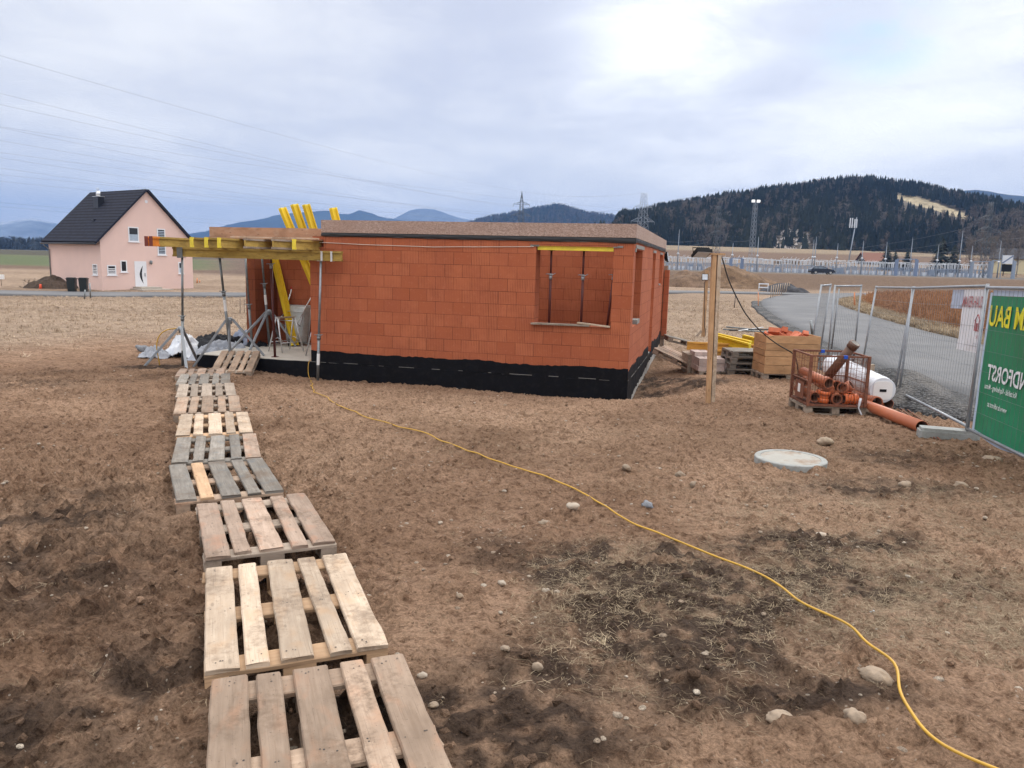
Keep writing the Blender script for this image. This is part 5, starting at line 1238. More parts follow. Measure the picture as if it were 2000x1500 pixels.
for k, (a, b, m_, lb) in enumerate((((1412, 645), (1505, 651), 'galv_dark', 'dark steel tube, longest of those lying on the grass behind the stacks'), ((1425, 648), (1500, 646), 'cable_black', 'black tube lying across the others behind the stacks'), ((1442, 650), (1490, 643), 'alu', 'shiny thin tube lying on the dark ones behind the stacks'), ((1418, 643), (1470, 648), 'galv_dark', 'short dark tube lying behind the stacks'))):
    p, q = ground_at(*a), ground_at(*b); mb = MB(); mb.tube([p+np.array([0, 0, .04+.02*k]), q+np.array([0, 0, .04+.02*k])], .03 if m_ != 'alu' else .022, 8); tag(mb.build('steel_tube', MT[m_]), lb, 'tube', 'tubes lying behind the stacks')

# ------------------------------------------------------------------ wire crate of drain pipes
cxr, cyr, crz = 5.30, 12.78, R(-1.5); gc = G(cxr, cyr); MC = T4((cxr, cyr, gc), crz)
pallet('pallet under the rusty mesh crate', T4((cxr, cyr, gc), crz+R(90)) @ np.diag([1.05, .82, 1, 1]), ('wood_dull', 'wood_dull'), 'pallets under and between the stacks', 80)
MC = T4((cxr, cyr, gc+.146), crz); CWX, CDY, CH = .46, .42, .84
t = thing('mesh_crate', 'rusty steel mesh crate full of orange drain pipes', 'crate', M=MC)
for sx_ in (-1, 1):
    for sy_ in (-1, 1): mb = MB(MC); mb.box((sx_*CWX-.022, sy_*CDY-.022, 0), (sx_*CWX+.022, sy_*CDY+.022, CH)); mb.build('corner_post', MT['rust'], t)
mb = MB(MC); mb.box((-CWX+.023, -CDY+.023, .012), (CWX-.023, CDY-.023, .03)); mb.build('floor', MT['rust'], t)
for k in range(4):
    h = CWX if k % 2 == 0 else CDY; d = CDY if k % 2 == 0 else CWX; Mk = MC @ T4((0, 0, 0), R(90*k)); mb = MB(Mk); e = h-.024
    for z, w in ((.02, .035), (.40 if k != 0 else .34, .02), (CH-.015, .028)): 
        if k == 0 and abs(z-.34) < .01: continue
        mb.box((-e, -d-.012, z-w/2), (e, -d+.012, z+w/2))
    nv_ = 19 if k % 2 == 0 else 17
    for i in range(nv_): x = -e+2*e*(i+.5)/nv_; mb.box((x-.0022, -d-.0022, .038), (x+.0022, -d+.0022, CH-.03))
    for z in np.arange(.1, CH-.05, .09): mb.box((-e, -d-.0065, z-.002), (e, -d-.0024, z+.002))
    mb.build('mesh_side', MT['rust'], t)
mb = MB(MC); mb.box((-CWX-.018, -.22, .08), (-CWX-.0135, .18, .36)); mb.build('sheet_panel', MT['rust'], t)
mb = MB(MC); mb.box((-CWX-.021, -.06, .17), (-CWX-.0185, .05, .31)); mb.build('paper_label', MT['paper_white'], t)
for x, y, lb in ((.08, -CDY-.0, 'front'), (.02, CDY, 'back')):
    mb = MB(MC); mb.box((x-.03, y-.018, CH-.05), (x+.03, y+.018, CH+.004)); mb.build('tape', MT['tape_blue'], t)
mb = MB(MC); mb.tube([(CWX-.09, -CDY-.03, .16), (CWX-.10, -CDY-.035, .10), (CWX-.11, -CDY-.03, 0), (CWX-.07, -CDY-.05, -.09), (CWX-.05, -CDY-.08, -.14)], [.018, .022, .012, .012, .010], 7); mb.build('strap', MT['wrap_white'], t)
gP = 'orange drain pipes and fittings in the mesh crate'
def cl(x, y, z): return (MC @ np.array([x, y, z, 1]))[:3]
def dpipe(label, p, q, r=.078, mat='pipe_orange', sock=True, group=gP, inner='pipe_inside', name='drain_pipe', th=.006):
    p = np.array(p); q = np.array(q); d = (q-p)/np.linalg.norm(q-p); t = thing(name, label, 'pipe', p, 0, group)
    mb = MB(); mb.pipe(p, q, r, th, 24, .5, 0, 1); mb.build('tube', [MT[mat], MT[inner]], t)
    if sock: mb = MB(); mb.pipe(p-d*.001, p+d*.11, r+.012, .011, 24, .5, 0, 1); mb.tube([p+d*.03, p+d*.05], r+.018, 24, .5, cap=False); mb.build('socket', [MT[mat], MT[inner]], t)
def fitting(label, p, q, s, mat='pipe_bright'):
    """short tee: a collar from p to q and a stub towards s"""
    p, q, s = map(np.array, (p, q, s)); t = thing('pipe_fitting', label, 'pipe fitting', p, 0, gP); d = (q-p)/np.linalg.norm(q-p); m = (p+q)/2
    mb = MB(); mb.pipe(p, q, .078, .007, 22, .5, 0, 1); mb.pipe(p, p+d*.07, .09, .008, 22, .5, 0, 1); mb.pipe(q-d*.07, q, .09, .008, 22, .5, 0, 1); mb.build('body', [MT[mat], MT['pipe_inside']], t)
    if s is not None: mb = MB(); mb.pipe(m+(s-m)*.35, s, .076, .007, 22, .5, 0, 1); e = (s-m)/np.linalg.norm(s-m); mb.pipe(s-e*.07, s, .088, .008, 22, .5, 0, 1); mb.build('branch', [MT[mat], MT['pipe_inside']], t)
dpipe('orange pipe, open end low at the left front corner of the mesh crate', cl(-.33, -.36, .14), cl(-.36, .38, .17))
dpipe('long orange pipe on top of the fittings, open end facing out', cl(-.12, -.34, .37), cl(-.30, .40, .46), .08)
dpipe('orange pipe lying deep at the back of the mesh crate', cl(.10, -.12, .30), cl(.05, .39, .24))
dpipe('pale orange pipe lying over the back left of the mesh crate', cl(-.40, .05, .33), cl(-.05, .38, .36), .07)
dpipe('orange pipe, open end at the right of the mesh crate', cl(.22, -.2, .27), cl(.40, .34, .20))
fitting('bright orange fitting standing in the front left of the mesh crate', cl(-.19, -.33, .05), cl(-.17, -.33, .24), cl(-.17, -.12, .16))
fitting('orange branch fitting, open end facing out at the bottom centre of the mesh crate', cl(.0, -.10, .12), cl(.02, -.38, .12), cl(-.08, -.2, .30), 'pipe_orange')
fitting('bright orange fitting lying crosswise at the right front of the mesh crate', cl(.14, -.33, .12), cl(.36, -.31, .12), cl(.25, -.12, .20))
fitting('orange elbow fitting heaped at the right of the mesh crate', cl(.16, -.12, .20), cl(.30, -.22, .34), cl(.12, -.30, .30), 'pipe_orange')
dpipe('brown used pipe leaning out of the mesh crate over its back edge', cl(.36, -.06, 1.02), cl(.08, .22, .42), .076, 'pipe_brown', True, None, 'concrete', th=.008)
# long pipes and the wrapped roll beside the crate
gL = 'long orange pipes lying beside the mesh crate'
def low(x, y, r, k=0): return (x, y, G(x, y)+r+k)
pA = at_depth(1800, 839, 10.55); pB = at_depth(1690, 800, 13.1)
dpipe('longest orange pipe, running out from beside the mesh crate toward the fence foot', low(pA[0], pA[1], .086), low(6.02, 14.2, .086), .086, group=gL, sock=False)
pA = at_depth(1712, 797, 12.5); dpipe('orange pipe with its open end close to the right corner of the crate', (pA[0], pA[1], G(pA[0], pA[1])+.20), (6.08, 15.2, G(6.08, 15.2)+.14), .086, group=gL)
pA = at_depth(1735, 794, 12.75); dpipe('dark mouthed orange pipe under the white roll', (pA[0], pA[1], G(pA[0], pA[1])+.14), (6.38, 15.2, G(6.38, 15.2)+.09), .084, group=gL, sock=False)
e0 = at_depth(1723, 762, 12.75); e1 = np.array([6.33, 15.1, G(6.33, 15.1)+.48]); t = thing('wrapped_roll', 'thick white foil wrapped roll lying on the orange pipes', 'roll', e0)
d_ = (e1-e0); Lr = np.linalg.norm(d_); d_ /= Lr; RR = .225
V = []; n_ = 40; m_ = 28
Mr = frame(e0, d_)
for i in range(m_):
    for k in range(n_+1):
        a = 2*math.pi*k/n_; r0 = RR*(1-.03*(i % 3 == 0)-.05*(i == 0))+.006*(vnoise(np.array([i*.9]), np.array([(k % n_)*.7]))[0]-.5); V.append((i/(m_-1)*Lr, r0*math.cos(a), r0*math.sin(a)))
mb = MB(Mr); mb.grid(V, m_, n_+1); mb.build('wrapping', MT['wrap_white'], t)
mb = MB(Mr @ T4((-.004, 0, 0), 0, 0, R(-90))); mb.lathe([(RR*.955, 0), (RR*.955, .012), (RR*.93, .018)], 40, .5, smooth=False); mb.build('end_disc', MT['wrap_white'], t)
mb = MB(Mr)
sq = [(.158*(1 if math.cos(a) > 0 else -1)*abs(math.cos(a))**.5, .158*(1 if math.sin(a) > 0 else -1)*abs(math.sin(a))**.5) for a in np.linspace(0, 2*math.pi, 41)[:-1]]
mb.M = Mr @ T4((-.023, 0, 0), 0, 0, R(-90)) ; mb.prism(sq, 0, .012); mb.build('end_cover', MT['paper_white'], t)
mb = MB(Mr @ T4((-.036, 0, 0), 0, 0, R(-90))); mb.box((-.022, -.055, -.0), (.022, .055, .006)); mb.build('hand_slot', MT['black_plastic'], t)
mb = MB(Mr); mb.lathe([(RR*.9, 0), (RR*.9, .001)], 8, .5) if False else None
for k, (a, b) in enumerate((((1742, 786), (1838, 862)), ((1738, 789), (1826, 858)), ((1746, 784), (1845, 856)))):
    p, q = ground_at(*a), ground_at(*b); mb = MB(); mb.tube([p+np.array([0, 0, .02]), (p+q)/2+np.array([.01*k, 0, .012]), q+np.array([0, 0, .012])], .009, 6); tag(mb.build('steel_rod', MT['rust']), ['rusty rod, middle one of three beside the long pipe', 'rusty rod closest to the long orange pipe', 'rusty rod closest to the fence panel'][k], 'rod', 'rusty rods beside the pipe')
p = at_depth(1701, 722, 14.6); mb = MB(T4((p[0], p[1], 0))); mb.box((-.05, -.04, G(p[0], p[1])-.1), (.05, .04, p[2]+.1)); tag(mb.build('wooden_stake', MT['wood_pale']), 'short square wooden stake behind the white roll', 'stake')

# ------------------------------------------------------------------ fence panels, feet and banners
FP = {1: ((6.06, 10.05), .0), 2: ((6.93, 13.73), .05), 3: ((7.86, 17.2), .12)}
F0 = (6.06-.2*3.46, 10.05-.98*3.46)
def fpanel(label, a, b, za, zb, H=2.0, lean=(0, 0), mesh=True, group='mesh fence panels along the road'):
    a = np.array([a[0], a[1], za]); b = np.array([b[0], b[1], zb]); ld = np.array([lean[0], lean[1], 0]); u = np.array([0, 0, H])+ld
    t = thing('mesh_fence', label, 'fence panel', a, 0, group); n = b-a; L = np.linalg.norm(n); f = lambda s, h: a+n*s+u*h
    for s in (0, 1):
        mb = MB(); mb.tube([f(s, -.03), f(s, 1.0)], .021, 10); mb.build('post', MT['galv_light'], t)
    for h in (.06, .985): mb = MB(); mb.tube([f(0, h), f(1, h)], .021, 10); mb.build('rail', MT['galv_light'], t)
    if mesh:
        mb = MB(); k = int(L/.115)
        nn = np.cross(n/L, (0, 0, 1))*.004
        for i in range(1, k): mb.tube([f(i/k, .06), f(i/k, .985)], .0020, 4, cap=False)
        for j in range(1, 7): mb.tube([f(0, .06+j*.132)+nn, f(1, .06+j*.132)+nn], .0020, 4, cap=False)
        mb.build('wire_mesh', MT['galv'], t)
    return f
def foot(label, p, rz):
    M = T4((p[0], p[1], G(p[0], p[1])-.01), rz); mb = MB(M); V = [(-.36, -.10), (-.33, -.12), (.33, -.12), (.36, -.10), (.36, .10), (.33, .12), (-.33, .12), (-.36, .10)]
    mb.prism(V, 0, .10); mb.prism([(x*.94, y*.88) for x, y in V], .1001, .14)
    t = tag(mb.build('fence_foot', MT['concrete_foot'], origin=(p[0], p[1], G(p[0], p[1]))), label, 'fence foot', 'concrete fence feet')
    return t
fa = fpanel('mesh fence panel beside the white roll, hung with two pale sheets', (6.06, 10.05), (6.95, 13.66), .46, .34, lean=(.05, 0))
fpanel('mesh fence panel behind the pipe crate', (6.93, 13.80), (7.82, 17.15), .34, .27, lean=(.16, 0))
fb = fpanel('mesh fence panel carrying the green banner', (6.03, 9.98), F0, .44, .50, lean=(.03, 0))
fpanel('fence panel set askew near the far bend, the right one', (8.72, 19.6), (7.52, 18.3), .25, .25, lean=(.02, 0))
fpanel('fence panel set askew near the far bend, the left one', (7.95, 19.9), (7.12, 18.4), .25, .25, lean=(.14, 0))
mb = MB(); mb.tube([at_depth(1624, 682, 18.9), at_depth(1639, 564, 18.9)], .021, 8); tag(mb.build('loose_post', MT['galv_light']), 'single steel post leaning among the askew fence panels', 'post')
mb = MB(); mb.tube([at_depth(1587, 657, 18.0), at_depth(1583.5, 626, 18.0)], .03, 8); tag(mb.build('short_post', MT['galv']), 'short steel stub standing before the askew fence panels', 'post')
foot('long concrete foot at the corner of the green banner', (5.86, 10.12), R(-18)); foot('concrete foot by the white roll', (6.98, 13.72), R(-5)); foot('concrete foot behind the pipe crate', (7.86, 17.2), R(-5))
def sheet(name, label, f, s0, s1, h0, h1, mat, off, cat, wob=.012, nu=16, nv=16, hem=None, sag=0.0):
    """cloth tied flat to panel f, offset towards the road"""
    e = f(1, 0)-f(0, 0); nrm = np.cross(e/np.linalg.norm(e), (0, 0, 1)); V = []
    for i in range(nu):
        for j in range(nv):
            u, v = i/(nu-1), j/(nv-1); hh = h0+(h1-h0)*v-sag*math.sin(math.pi*u)*v*.0 - (sag*math.sin(math.pi*u*2.2)**2*(1-v))
            V.append(f(s0+(s1-s0)*u, hh)+nrm*(off+wob*(vnoise(np.array([u*5+s0*9]), np.array([v*5]))[0]-.5)))
    mb = MB(); mb.grid(V, nu, nv); o = mb.build(name, mat); return tag(o, label, cat), nrm
simple('banner_green', (.012, .22, .105), .42, var=.18, scale=1.2)
simple('banner_white', (.74, .76, .80), .5, var=.04); simple('banner_blue', (.46, .53, .66), .5, var=.05)
simple('ink_yellow', (.78, .72, .03), .5, var=.02); simple('ink_white', (.80, .82, .84), .5, var=.02); simple('ink_red', (.42, .14, .15), .6, var=.1); simple('ink_grey', (.45, .48, .55), .6, var=.05); simple('hem', (.50, .60, .74), .5, var=.05)
side = -1 if np.cross((fb(1, 0)-fb(0, 0)), (0, 0, 1))[0] > 0 else 1
SB = .03*(-side); 
ob, nb = sheet('green_banner', 'green advertising banner seen from behind on the fence at the right edge', fb, .035, .99, .07, .935, MT['banner_green'], SB, 'banner', nu=40, nv=20, sag=.02)
PM[ob.name] = np.eye(4); PM[ob.name][:3, 3] = np.array(ob.location)
def lettering(parent, text, f, s_at, h_at, H, mat, off, nrm, stretch=1.0, name='lettering', bold=.012):
    """mirrored text: read from the road side; s grows along the panel; h_at baseline share of panel height"""
    cu = bpy.data.curves.new('tmp', 'FONT'); cu.body = text; cu.size = 1.0; cu.offset = bold; cu.resolution_u = 3
    to = bpy.data.objects.new('tmp', cu); COL.objects.link(to); me = bpy.data.meshes.new_from_object(to); bpy.data.objects.remove(to)
    co = np.zeros(len(me.vertices)*3); me.vertices.foreach_get('co', co); co = co.reshape(-1, 3); w = co[:, 0].max()
    e = f(1, 0)-f(0, 0); L = np.linalg.norm(e); capH = .7
    V = []
    for x, y, z in co:
        s = s_at+(w-x)*H*stretch/capH/L; V.append(f(s, h_at+y*H/capH/2.0)+nrm*off)
    mb = MB(); mb.add(V, [list(p.vertices) for p in me.polygons], [[(0, 0)]*len(p.vertices) for p in me.polygons], .5)
    return mb.build(name, mat, parent)
NI = SB-.016*(1 if SB > 0 else -1)
lettering(ob, 'TEAM BAU', fb, .05, .75, .25, MT['ink_yellow'], NI, nb, .93, bold=.02)
lettering(ob, 'LANDFORST', fb, .10, .415, .19, MT['ink_white'], NI, nb, .92, bold=.02)
lettering(ob, 'Knittelfeld - Kapfenberg - Murau', fb, .095, .355, .066, MT['ink_white'], NI, nb, .74, bold=.008)
lettering(ob, 'www.landforst.at', fb, .14, .25, .066, MT['ink_white'], NI, nb, .86, bold=.008)
for (s0, s1, h0, h1) in ((.012, .034, .06, .955), (.035, .99, .936, .972), (.035, .99, .045, .069)):
    e = 1; V = []; nu = 24
    for i in range(nu):
        for j in range(2):
            u = i/(nu-1); V.append(fb(s0+(s1-s0)*u if s1-s0 > .1 else s0+(s1-s0)*j, (h0+(h1-h0)*j-(.02*math.sin(math.pi*(s0+(s1-s0)*u-.035)/.955*2.2)**2*(h0 < .1))) if s1-s0 > .1 else h0+(h1-h0)*u)+nb*(SB*1.25))
    mb = MB(); mb.grid(V, nu, 2); mb.build('hem', MT['hem'], ob)
ow, nw = sheet('white_banner', 'white sheet with faint red print hanging on the fence left of the green banner', fa, .012, .25, .545, .965, MT['banner_white'], .016, 'banner')
if nw[0] < 0: ow2 = None
PM[ow.name] = np.eye(4); PM[ow.name][:3, 3] = np.array(ow.location)
sg = .004
lettering(ow, 'MAKER-HAUS', fa, .03, .845, .15, MT['ink_red'], sg, nw, .62, bold=.012)
lettering(ow, 'BAD', fa, .03, .64, .05, MT['ink_red'], sg, nw, .5, bold=0); lettering(ow, 'Planung und Bau', fa, .03, .60, .03, MT['ink_grey'], sg, nw, .5, bold=0)
mb = MB()
for (sa, ha, sb_, hb) in ((.035, .69, .075, .69), (.035, .69, .035, .76), (.075, .69, .075, .76), (.028, .755, .055, .80), (.055, .80, .082, .755), (.05, .69, .05, .74), (.06, .69, .06, .74), (.05, .74, .06, .74)): mb.bar(fa(sa, ha)+nw*sg, fa(sb_, hb)+nw*sg, .003, .012, .5, up=nw)
mb.build('house_emblem', MT['ink_red'], ow)
sheet('pale_sheet', 'small plain pale blue sheet beside the white one on the fence', fa, .255, .40, .83, .965, MT['banner_blue'], .016, 'sheet')
# ------------------------------------------------------------------ pink house across the lane
def roof_mat():
    m, nt, b = new_mat('roof_tiles'); uv = nt.n('ShaderNodeUVMap').outputs[0]; sp = nt.n('ShaderNodeSeparateXYZ', {0: uv})
    fr = nt.math('FRACT', nt.math('MULTIPLY', sp.outputs[1], 1/.36)); n = nt.noise(uv, 3, 3)
    c = nt.mix(nt.math('LESS_THAN', fr, .24), (.024, .027, .042), (.004, .004, .008)); c = nt.vmath('SCALE', c, scale=nt.mapr(n, .3, .7, .8, 1.25))
    nt.set(b.inputs['Base Color'], c); b.inputs['Roughness'].default_value = .75; b.inputs['Specular IOR Level'].default_value = .12
    nt.set(b.inputs['Normal'], nt.n('ShaderNodeBump', {'Height': fr, 'Strength': .6, 'Distance': .03})); return m
roof_m = roof_mat()
MH = T4((-33, 62, -.53), R(55))
def pink_house():
    t = thing('family_house', 'pink rendered house with a steep dark tiled roof across the lane', 'house', M=MH)
    Wd, Ln, Ev, Rd = 8.0, 8.6, 4.12, 8.16
    mb = MB(MH); gb_ = [(0, 0), (Wd, 0), (Wd, Ev), (Wd/2, Rd), (0, Ev)]
    V = [(x, 0, z) for x, z in gb_]+[(x, Ln, z) for x, z in gb_]
    mb.add(V, [(0, 1, 2, 3, 4), (9, 8, 7, 6, 5), (0, 4, 9, 5), (1, 6, 7, 2), (0, 5, 6, 1)], [[(0, 0)]*5, [(0, 0)]*5]+[[(0, 0)]*4]*3, .5); mb.build('wall', MT['house_plaster'], t)
    mb = MB(MH); mb.box((.04, .04, -.5), (Wd-.04, Ln-.04, -.002)); mb.build('base', MT['tin_dark'], t)
    sl = math.atan2(Rd-Ev, Wd/2); th = .16; ov = .55; oe = .28
    for s in (0, 1):
        x0, x1 = (-ov*math.cos(sl), Wd/2) ; z0 = Ev-ov*math.sin(sl)+.02; L = math.hypot(x1-x0, Rd+.02-z0)
        Mx = MH @ T4((0, 0, 0)); base = np.array([x0, -oe, z0]) if s == 0 else np.array([Wd-x0, Ln+oe, z0])
        ex_ = np.array([math.cos(sl), 0, math.sin(sl)]) if s == 0 else np.array([-math.cos(sl), 0, math.sin(sl)]); ey_ = np.array([0, 1., 0]) if s == 0 else np.array([0, -1., 0]); ez_ = np.cross(ex_, ey_)
        F = np.eye(4); F[:3, 0] = ex_; F[:3, 1] = ey_; F[:3, 2] = ez_; F[:3, 3] = base; mb = MB(MH @ F)
        W_ = Ln+2*oe; V = [(0, 0, 0), (L, 0, 0), (L, W_, 0), (0, W_, 0), (0, 0, th), (L-(.0 if s == 0 else .0), 0, th), (L, W_, th), (0, W_, th)]
        uv = lambda i: (V[i][1], V[i][0]); Fs = [(3, 2, 1, 0), (4, 5, 6, 7), (0, 1, 5, 4), (1, 2, 6, 5), (2, 3, 7, 6), (3, 0, 4, 7)]
        mb.add(V, Fs, [[uv(i) for i in f] if k == 1 else [(0, .2)]*4 for k, f in enumerate(Fs)], .5)
        rf = mb.build('roof', roof_m, t)
        if s == 0:
            mb = MB(MH); mb.box((2.35, 4.55, 6.2), (2.85, 5.35, 7.7)); ch = mb.build('chimney', MT['tin_dark'], rf)
            mb = MB(MH); mb.lathe([(.17, 7.7), (.17, 8.1), (.13, 8.12), (.13, 8.2)], 12, .5, center=(2.6, 4.95, 0)); mb.box((2.30, 4.5, 7.7), (2.9, 5.4, 7.74)); mb.tube([(2.45, 4.8, 8.2), (2.45, 4.8, 8.42), (2.75, 5.1, 8.42), (2.75, 5.1, 8.2)], .02, 5); mb.build('flue', MT['alu'], rf)
            mb = MB(MH); mb.box((1.2, 3.1, 5.35), (1.32, 3.3, 5.72)); mb.box((1.12, 3.06, 5.66), (1.36, 3.34, 5.74)); mb.build('vent_pipe', MT['tin_dark'], rf)
            mb = MB(MH); mb.tube([(-.50, -.3, 3.72), (-.50, Ln+.3, 3.70)], .07, 8); mb.build('gutter', MT['tin_dark'], t)
            mb = MB(MH); mb.tube([(-.48, Ln-.1, 3.7), (-.40, Ln-.1, 3.5), (-.08, Ln-.2, 3.2), (-.08, Ln-.2, .1)], .05, 7); mb.build('downpipe', MT['galv'], t)
    def win(x0, x1, z0, z1, kind, name='window', plane=0):
        Mw = MH if plane == 0 else MH @ np.array([[0, 1, 0, 0], [1, 0, 0, 0], [0, 0, 1, 0], [0, 0, 0, 1.]])
        mb = MB(Mw); f = .09
        for lo, hi in (((x0, -.03, z0), (x0+f, .05, z1)), ((x1-f, -.03, z0), (x1, .05, z1)), ((x0+f, -.03, z1-f), (x1-f, .05, z1)), ((x0+f, -.03, z0), (x1-f, .05, z0+f))): mb.box(lo, hi)
        mb.box((x0-.06, -.09, z0-.06), (x1+.06, -.001, z0-.002)); w = mb.build(name, MT['white_frame'], t)
        mb = MB(Mw); mb.box((x0+f, -.012, z0+f), (x1-f, .02, z1-f)); mb.build('pane', MT['window_dark'], w)
        if kind == 'half': mb = MB(Mw); mb.box((x0+f, -.02, z0+f+.01), (x1-f, -.0125, (z0+z1)/2)); mb.build('blind', MT['window_blind'], w)
        if kind == 'slats':
            mb = MB(Mw); k = int((z1-z0-2*f)/.13)
            for i in range(k): mb.box((x0+f, -.024, z0+f+i*.13), (x1-f, -.0125, z0+f+i*.13+.07))
            mb.build('blind', MT['window_blind'] if name == 'window' else MT['white_frame'], w)
    win(2.33, 3.22, 3.98, 5.18, 'half'); win(4.80, 5.55, 4.15, 5.15, 'slats'); win(4.80, 5.55, 2.95, 4.0, 'slats'); win(1.55, 2.10, 1.50, 2.45, ''); win(6.62, 7.1, 1.4, 2.4, 'half')
    win(.45, 1.18, 1.25, 2.06, 'slats', 'louvre'); win(.60, 1.35, 1.22, 2.10, 'slats', 'louvre', 1)
    mb = MB(MH); mb.box((2.72, -.03, .32), (3.74, .04, 2.40)); d = mb.build('door', MT['white_frame'], t)
    mb = MB(MH); P = [(3.42, .55)]+[(3.42-.30*math.sin(math.pi*k/10), .55+1.5*k/10) for k in range(1, 10)]+[(3.42, 2.05)]+[(3.42-.10*math.sin(math.pi*k/10), 2.05-1.5*k/10) for k in range(1, 10)]
    Mp = MH @ np.array([[1, 0, 0, 0], [0, 0, -1, 0], [0, 1, 0, 0], [0, 0, 0, 1.]]); mb = MB(Mp); mb.prism(P, .031, .036); mb.build('door_light', MT['window_dark'], d)
    mb = MB(MH); mb.box((3.55, -.07, 1.15), (3.60, -.031, 1.45)); mb.build('handle', MT['galv'], d)
    mb = MB(MH); mb.lathe([(.05, 2.15), (.12, 2.25), (.12, 2.42), (.04, 2.5)], 10, .5, center=(4.1, -.13, 0)); mb.build('wall_lamp', MT['galv'], t)
    mb = MB(MH @ T4((4.0, -.012, 7.3), 0, R(90))); mb.lathe([(.13, -.02), (.13, .01)], 12, .5); mb.build('gable_vent', MT['white_frame'], t)
pink_house()
for k, (lo, hi, lb) in enumerate((((2.2, -2.0, -.05), (4.9, -.1, .16), 'broad lower entrance step of the pink house'), ((2.5, -1.3, .161), (4.3, -.06, .32), 'upper entrance step in front of the white house door'))):
    mb = MB(MH); mb.box(lo, hi); tag(mb.build('entrance_step', MT['step_stone']), lb, 'step')
mb = MB(MH); mb.box((4.8, -1.5, -.3), (10.2, -.3, .03)); structure(mb.build('house_path', MT['concrete']))
def bin_(label, x, y, rz, s=1.0):
    M = T4((x, y, G(x, y)), rz); t = thing('wheelie_bin', label, 'bin', M=M); 
    mb = MB(M); mb.add([(-.24, -.28, .05), (.24, -.28, .05), (.24, .24, .05), (-.24, .24, .05), (-.29, -.36, 1.0*s), (.29, -.36, 1.0*s), (.29, .34, 1.0*s), (-.29, .34, 1.0*s)], [(3, 2, 1, 0), (4, 5, 6, 7), (0, 1, 5, 4), (1, 2, 6, 5), (2, 3, 7, 6), (3, 0, 4, 7)], [[(0, 0)]*4]*6, .5); mb.build('bin_body', MT['bin_dark'], t)
    mb = MB(M); mb.prism([(-.32, -.40), (.32, -.40), (.32, .38), (-.32, .38)], 1.0*s+.001, 1.05*s); mb.prism([(-.26, -.34), (.26, -.34), (.26, .2), (-.26, .2)], 1.0501*s, 1.10*s); mb.build('lid', MT['bin_dark'], t)
    for sx in (-.2, .2): mb = MB(M @ T4((sx, .27, .1), 0, 0, R(90))); mb.lathe([(.1, -.03), (.1, .03)], 10, .5); mb.build('wheel', MT['tyre'], t)
bin_('dark rubbish bin, right one of two before the pink house', -33.15, 59.6, .3); bin_('dark rubbish bin, left one of two before the pink house', -33.95, 59.4, .25)
for k, (a, b, lb) in enumerate((((165, 584), (166, 566), 'short grey post, left one of two at the lane by the bins'), ((177, 582), (175, 553), 'taller grey post, right one of two at the lane by the bins'))):
    p = ground_at(*a); mb = MB(); mb.tube([p, at_depth(b[0], b[1], p[1])], .05, 7); tag(mb.build('marker_post', MT['galv']), lb, 'post')
for k, (x, y0, y1, m_, r, lb) in enumerate(((61, 560, 550, 'wood_pale', .05, 'short pale stake on the verge left of the pink house'), (79, 564, 555, 'marker_red', .12, 'bright red marker on the verge left of the pink house'), (385, 553, 543, 'marker_orange', .07, 'orange stake just right of the pink house, tall one'), (390, 552, 547, 'marker_orange', .06, 'orange stake just right of the pink house, short one'),
                                          (469, 612, 580, 'bark', .015, 'thin bare twig stuck in the field, left of the pair'), (477, 611, 585, 'bark', .015, 'thin bare twig stuck in the field, right of the pair'), (1434, 601, 573, 'bark', .035, 'dark leaning stake in the dry field behind the timber post'), (1403, 604, 570, 'wood_pale', .02, 'thin pale stake in the dry field next to the timber post') if False else (1481, 600, 570, 'marker_orange', .03, 'thin post with a red band at the bend of the road'), (1669, 600, 571, 'marker_orange', .06, 'orange brown stake in the verge of the crop field'))):
    p = ground_at(x, y0); q = at_depth(x+(3 if 'leaning' in lb else 0), y1, p[1]); mb = MB(); mb.tube([p-np.array([0, 0, .05]), q], r, 7, r2=r*.7); tag(mb.build('stake', MT[m_]), lb, 'stake')
p = ground_at(3, 558); M = T4(p); t = thing('notice_board', 'small white notice board on a post at the left picture edge', 'sign', M=M)
mb = MB(M); mb.tube([(0, 0, 0), (0, 0, .9)], .03, 7); mb.build('post', MT['wood_dull'], t); mb = MB(M); mb.box((-.32, -.035, .55), (.32, -.031-.02, .95)); mb.build('board', MT['label_white'], t)
def heap(name, label, c, rx, ry, h, mat, cat, n=56, seed=1, kind=None, col=None):
    u = np.linspace(-1.1, 1.1, n); uu, vv = np.meshgrid(u, u); r = np.hypot(uu, vv)*(1+.35*(fbm(uu*1.6+seed, vv*1.6, 3)-.5)*2)
    x = c[0]+uu*rx; y = c[1]+vv*ry; z = h*np.clip(1-r**1.6, 0, 1)*(.75+.5*fbm(uu*3+seed, vv*3, 4)); z = base_h(x, y)+np.where(r < 1, z+.03*h*(fbm(uu*16, vv*16, 2)-.3), -.12)
    V = np.stack([x, y, z], -1).reshape(-1, 3); idx = np.arange(n*n).reshape(n, n); q = np.stack([idx[:-1, :-1], idx[:-1, 1:], idx[1:, 1:], idx[1:, :-1]], -1).reshape(-1, 4)
    cc = np.array(col)*(.75+.5*fbm(uu*5+seed, vv*5, 4)).reshape(-1, 1); o = big_mesh(name, V-np.array([c[0], c[1], 0]), q, mat, cols=cc); o.location = (c[0], c[1], 0); return tag(o, label, cat)
hm = vcol_mat('heap_soil', .95, 1.2, .35, (7, .35), .8, 4)
heap('soil_heap', 'large heap of excavated brown soil beyond the dry field', (28.2, 104), 6.6, 5.0, 2.9, hm, 'soil heap', 60, 3, col=(.165, .108, .068))
heap('soil_heap', 'lower left spur of the excavated soil beyond the dry field', (23.0, 103), 5.0, 4.0, 2.0, hm, 'soil heap', 50, 8, col=(.15, .10, .068))
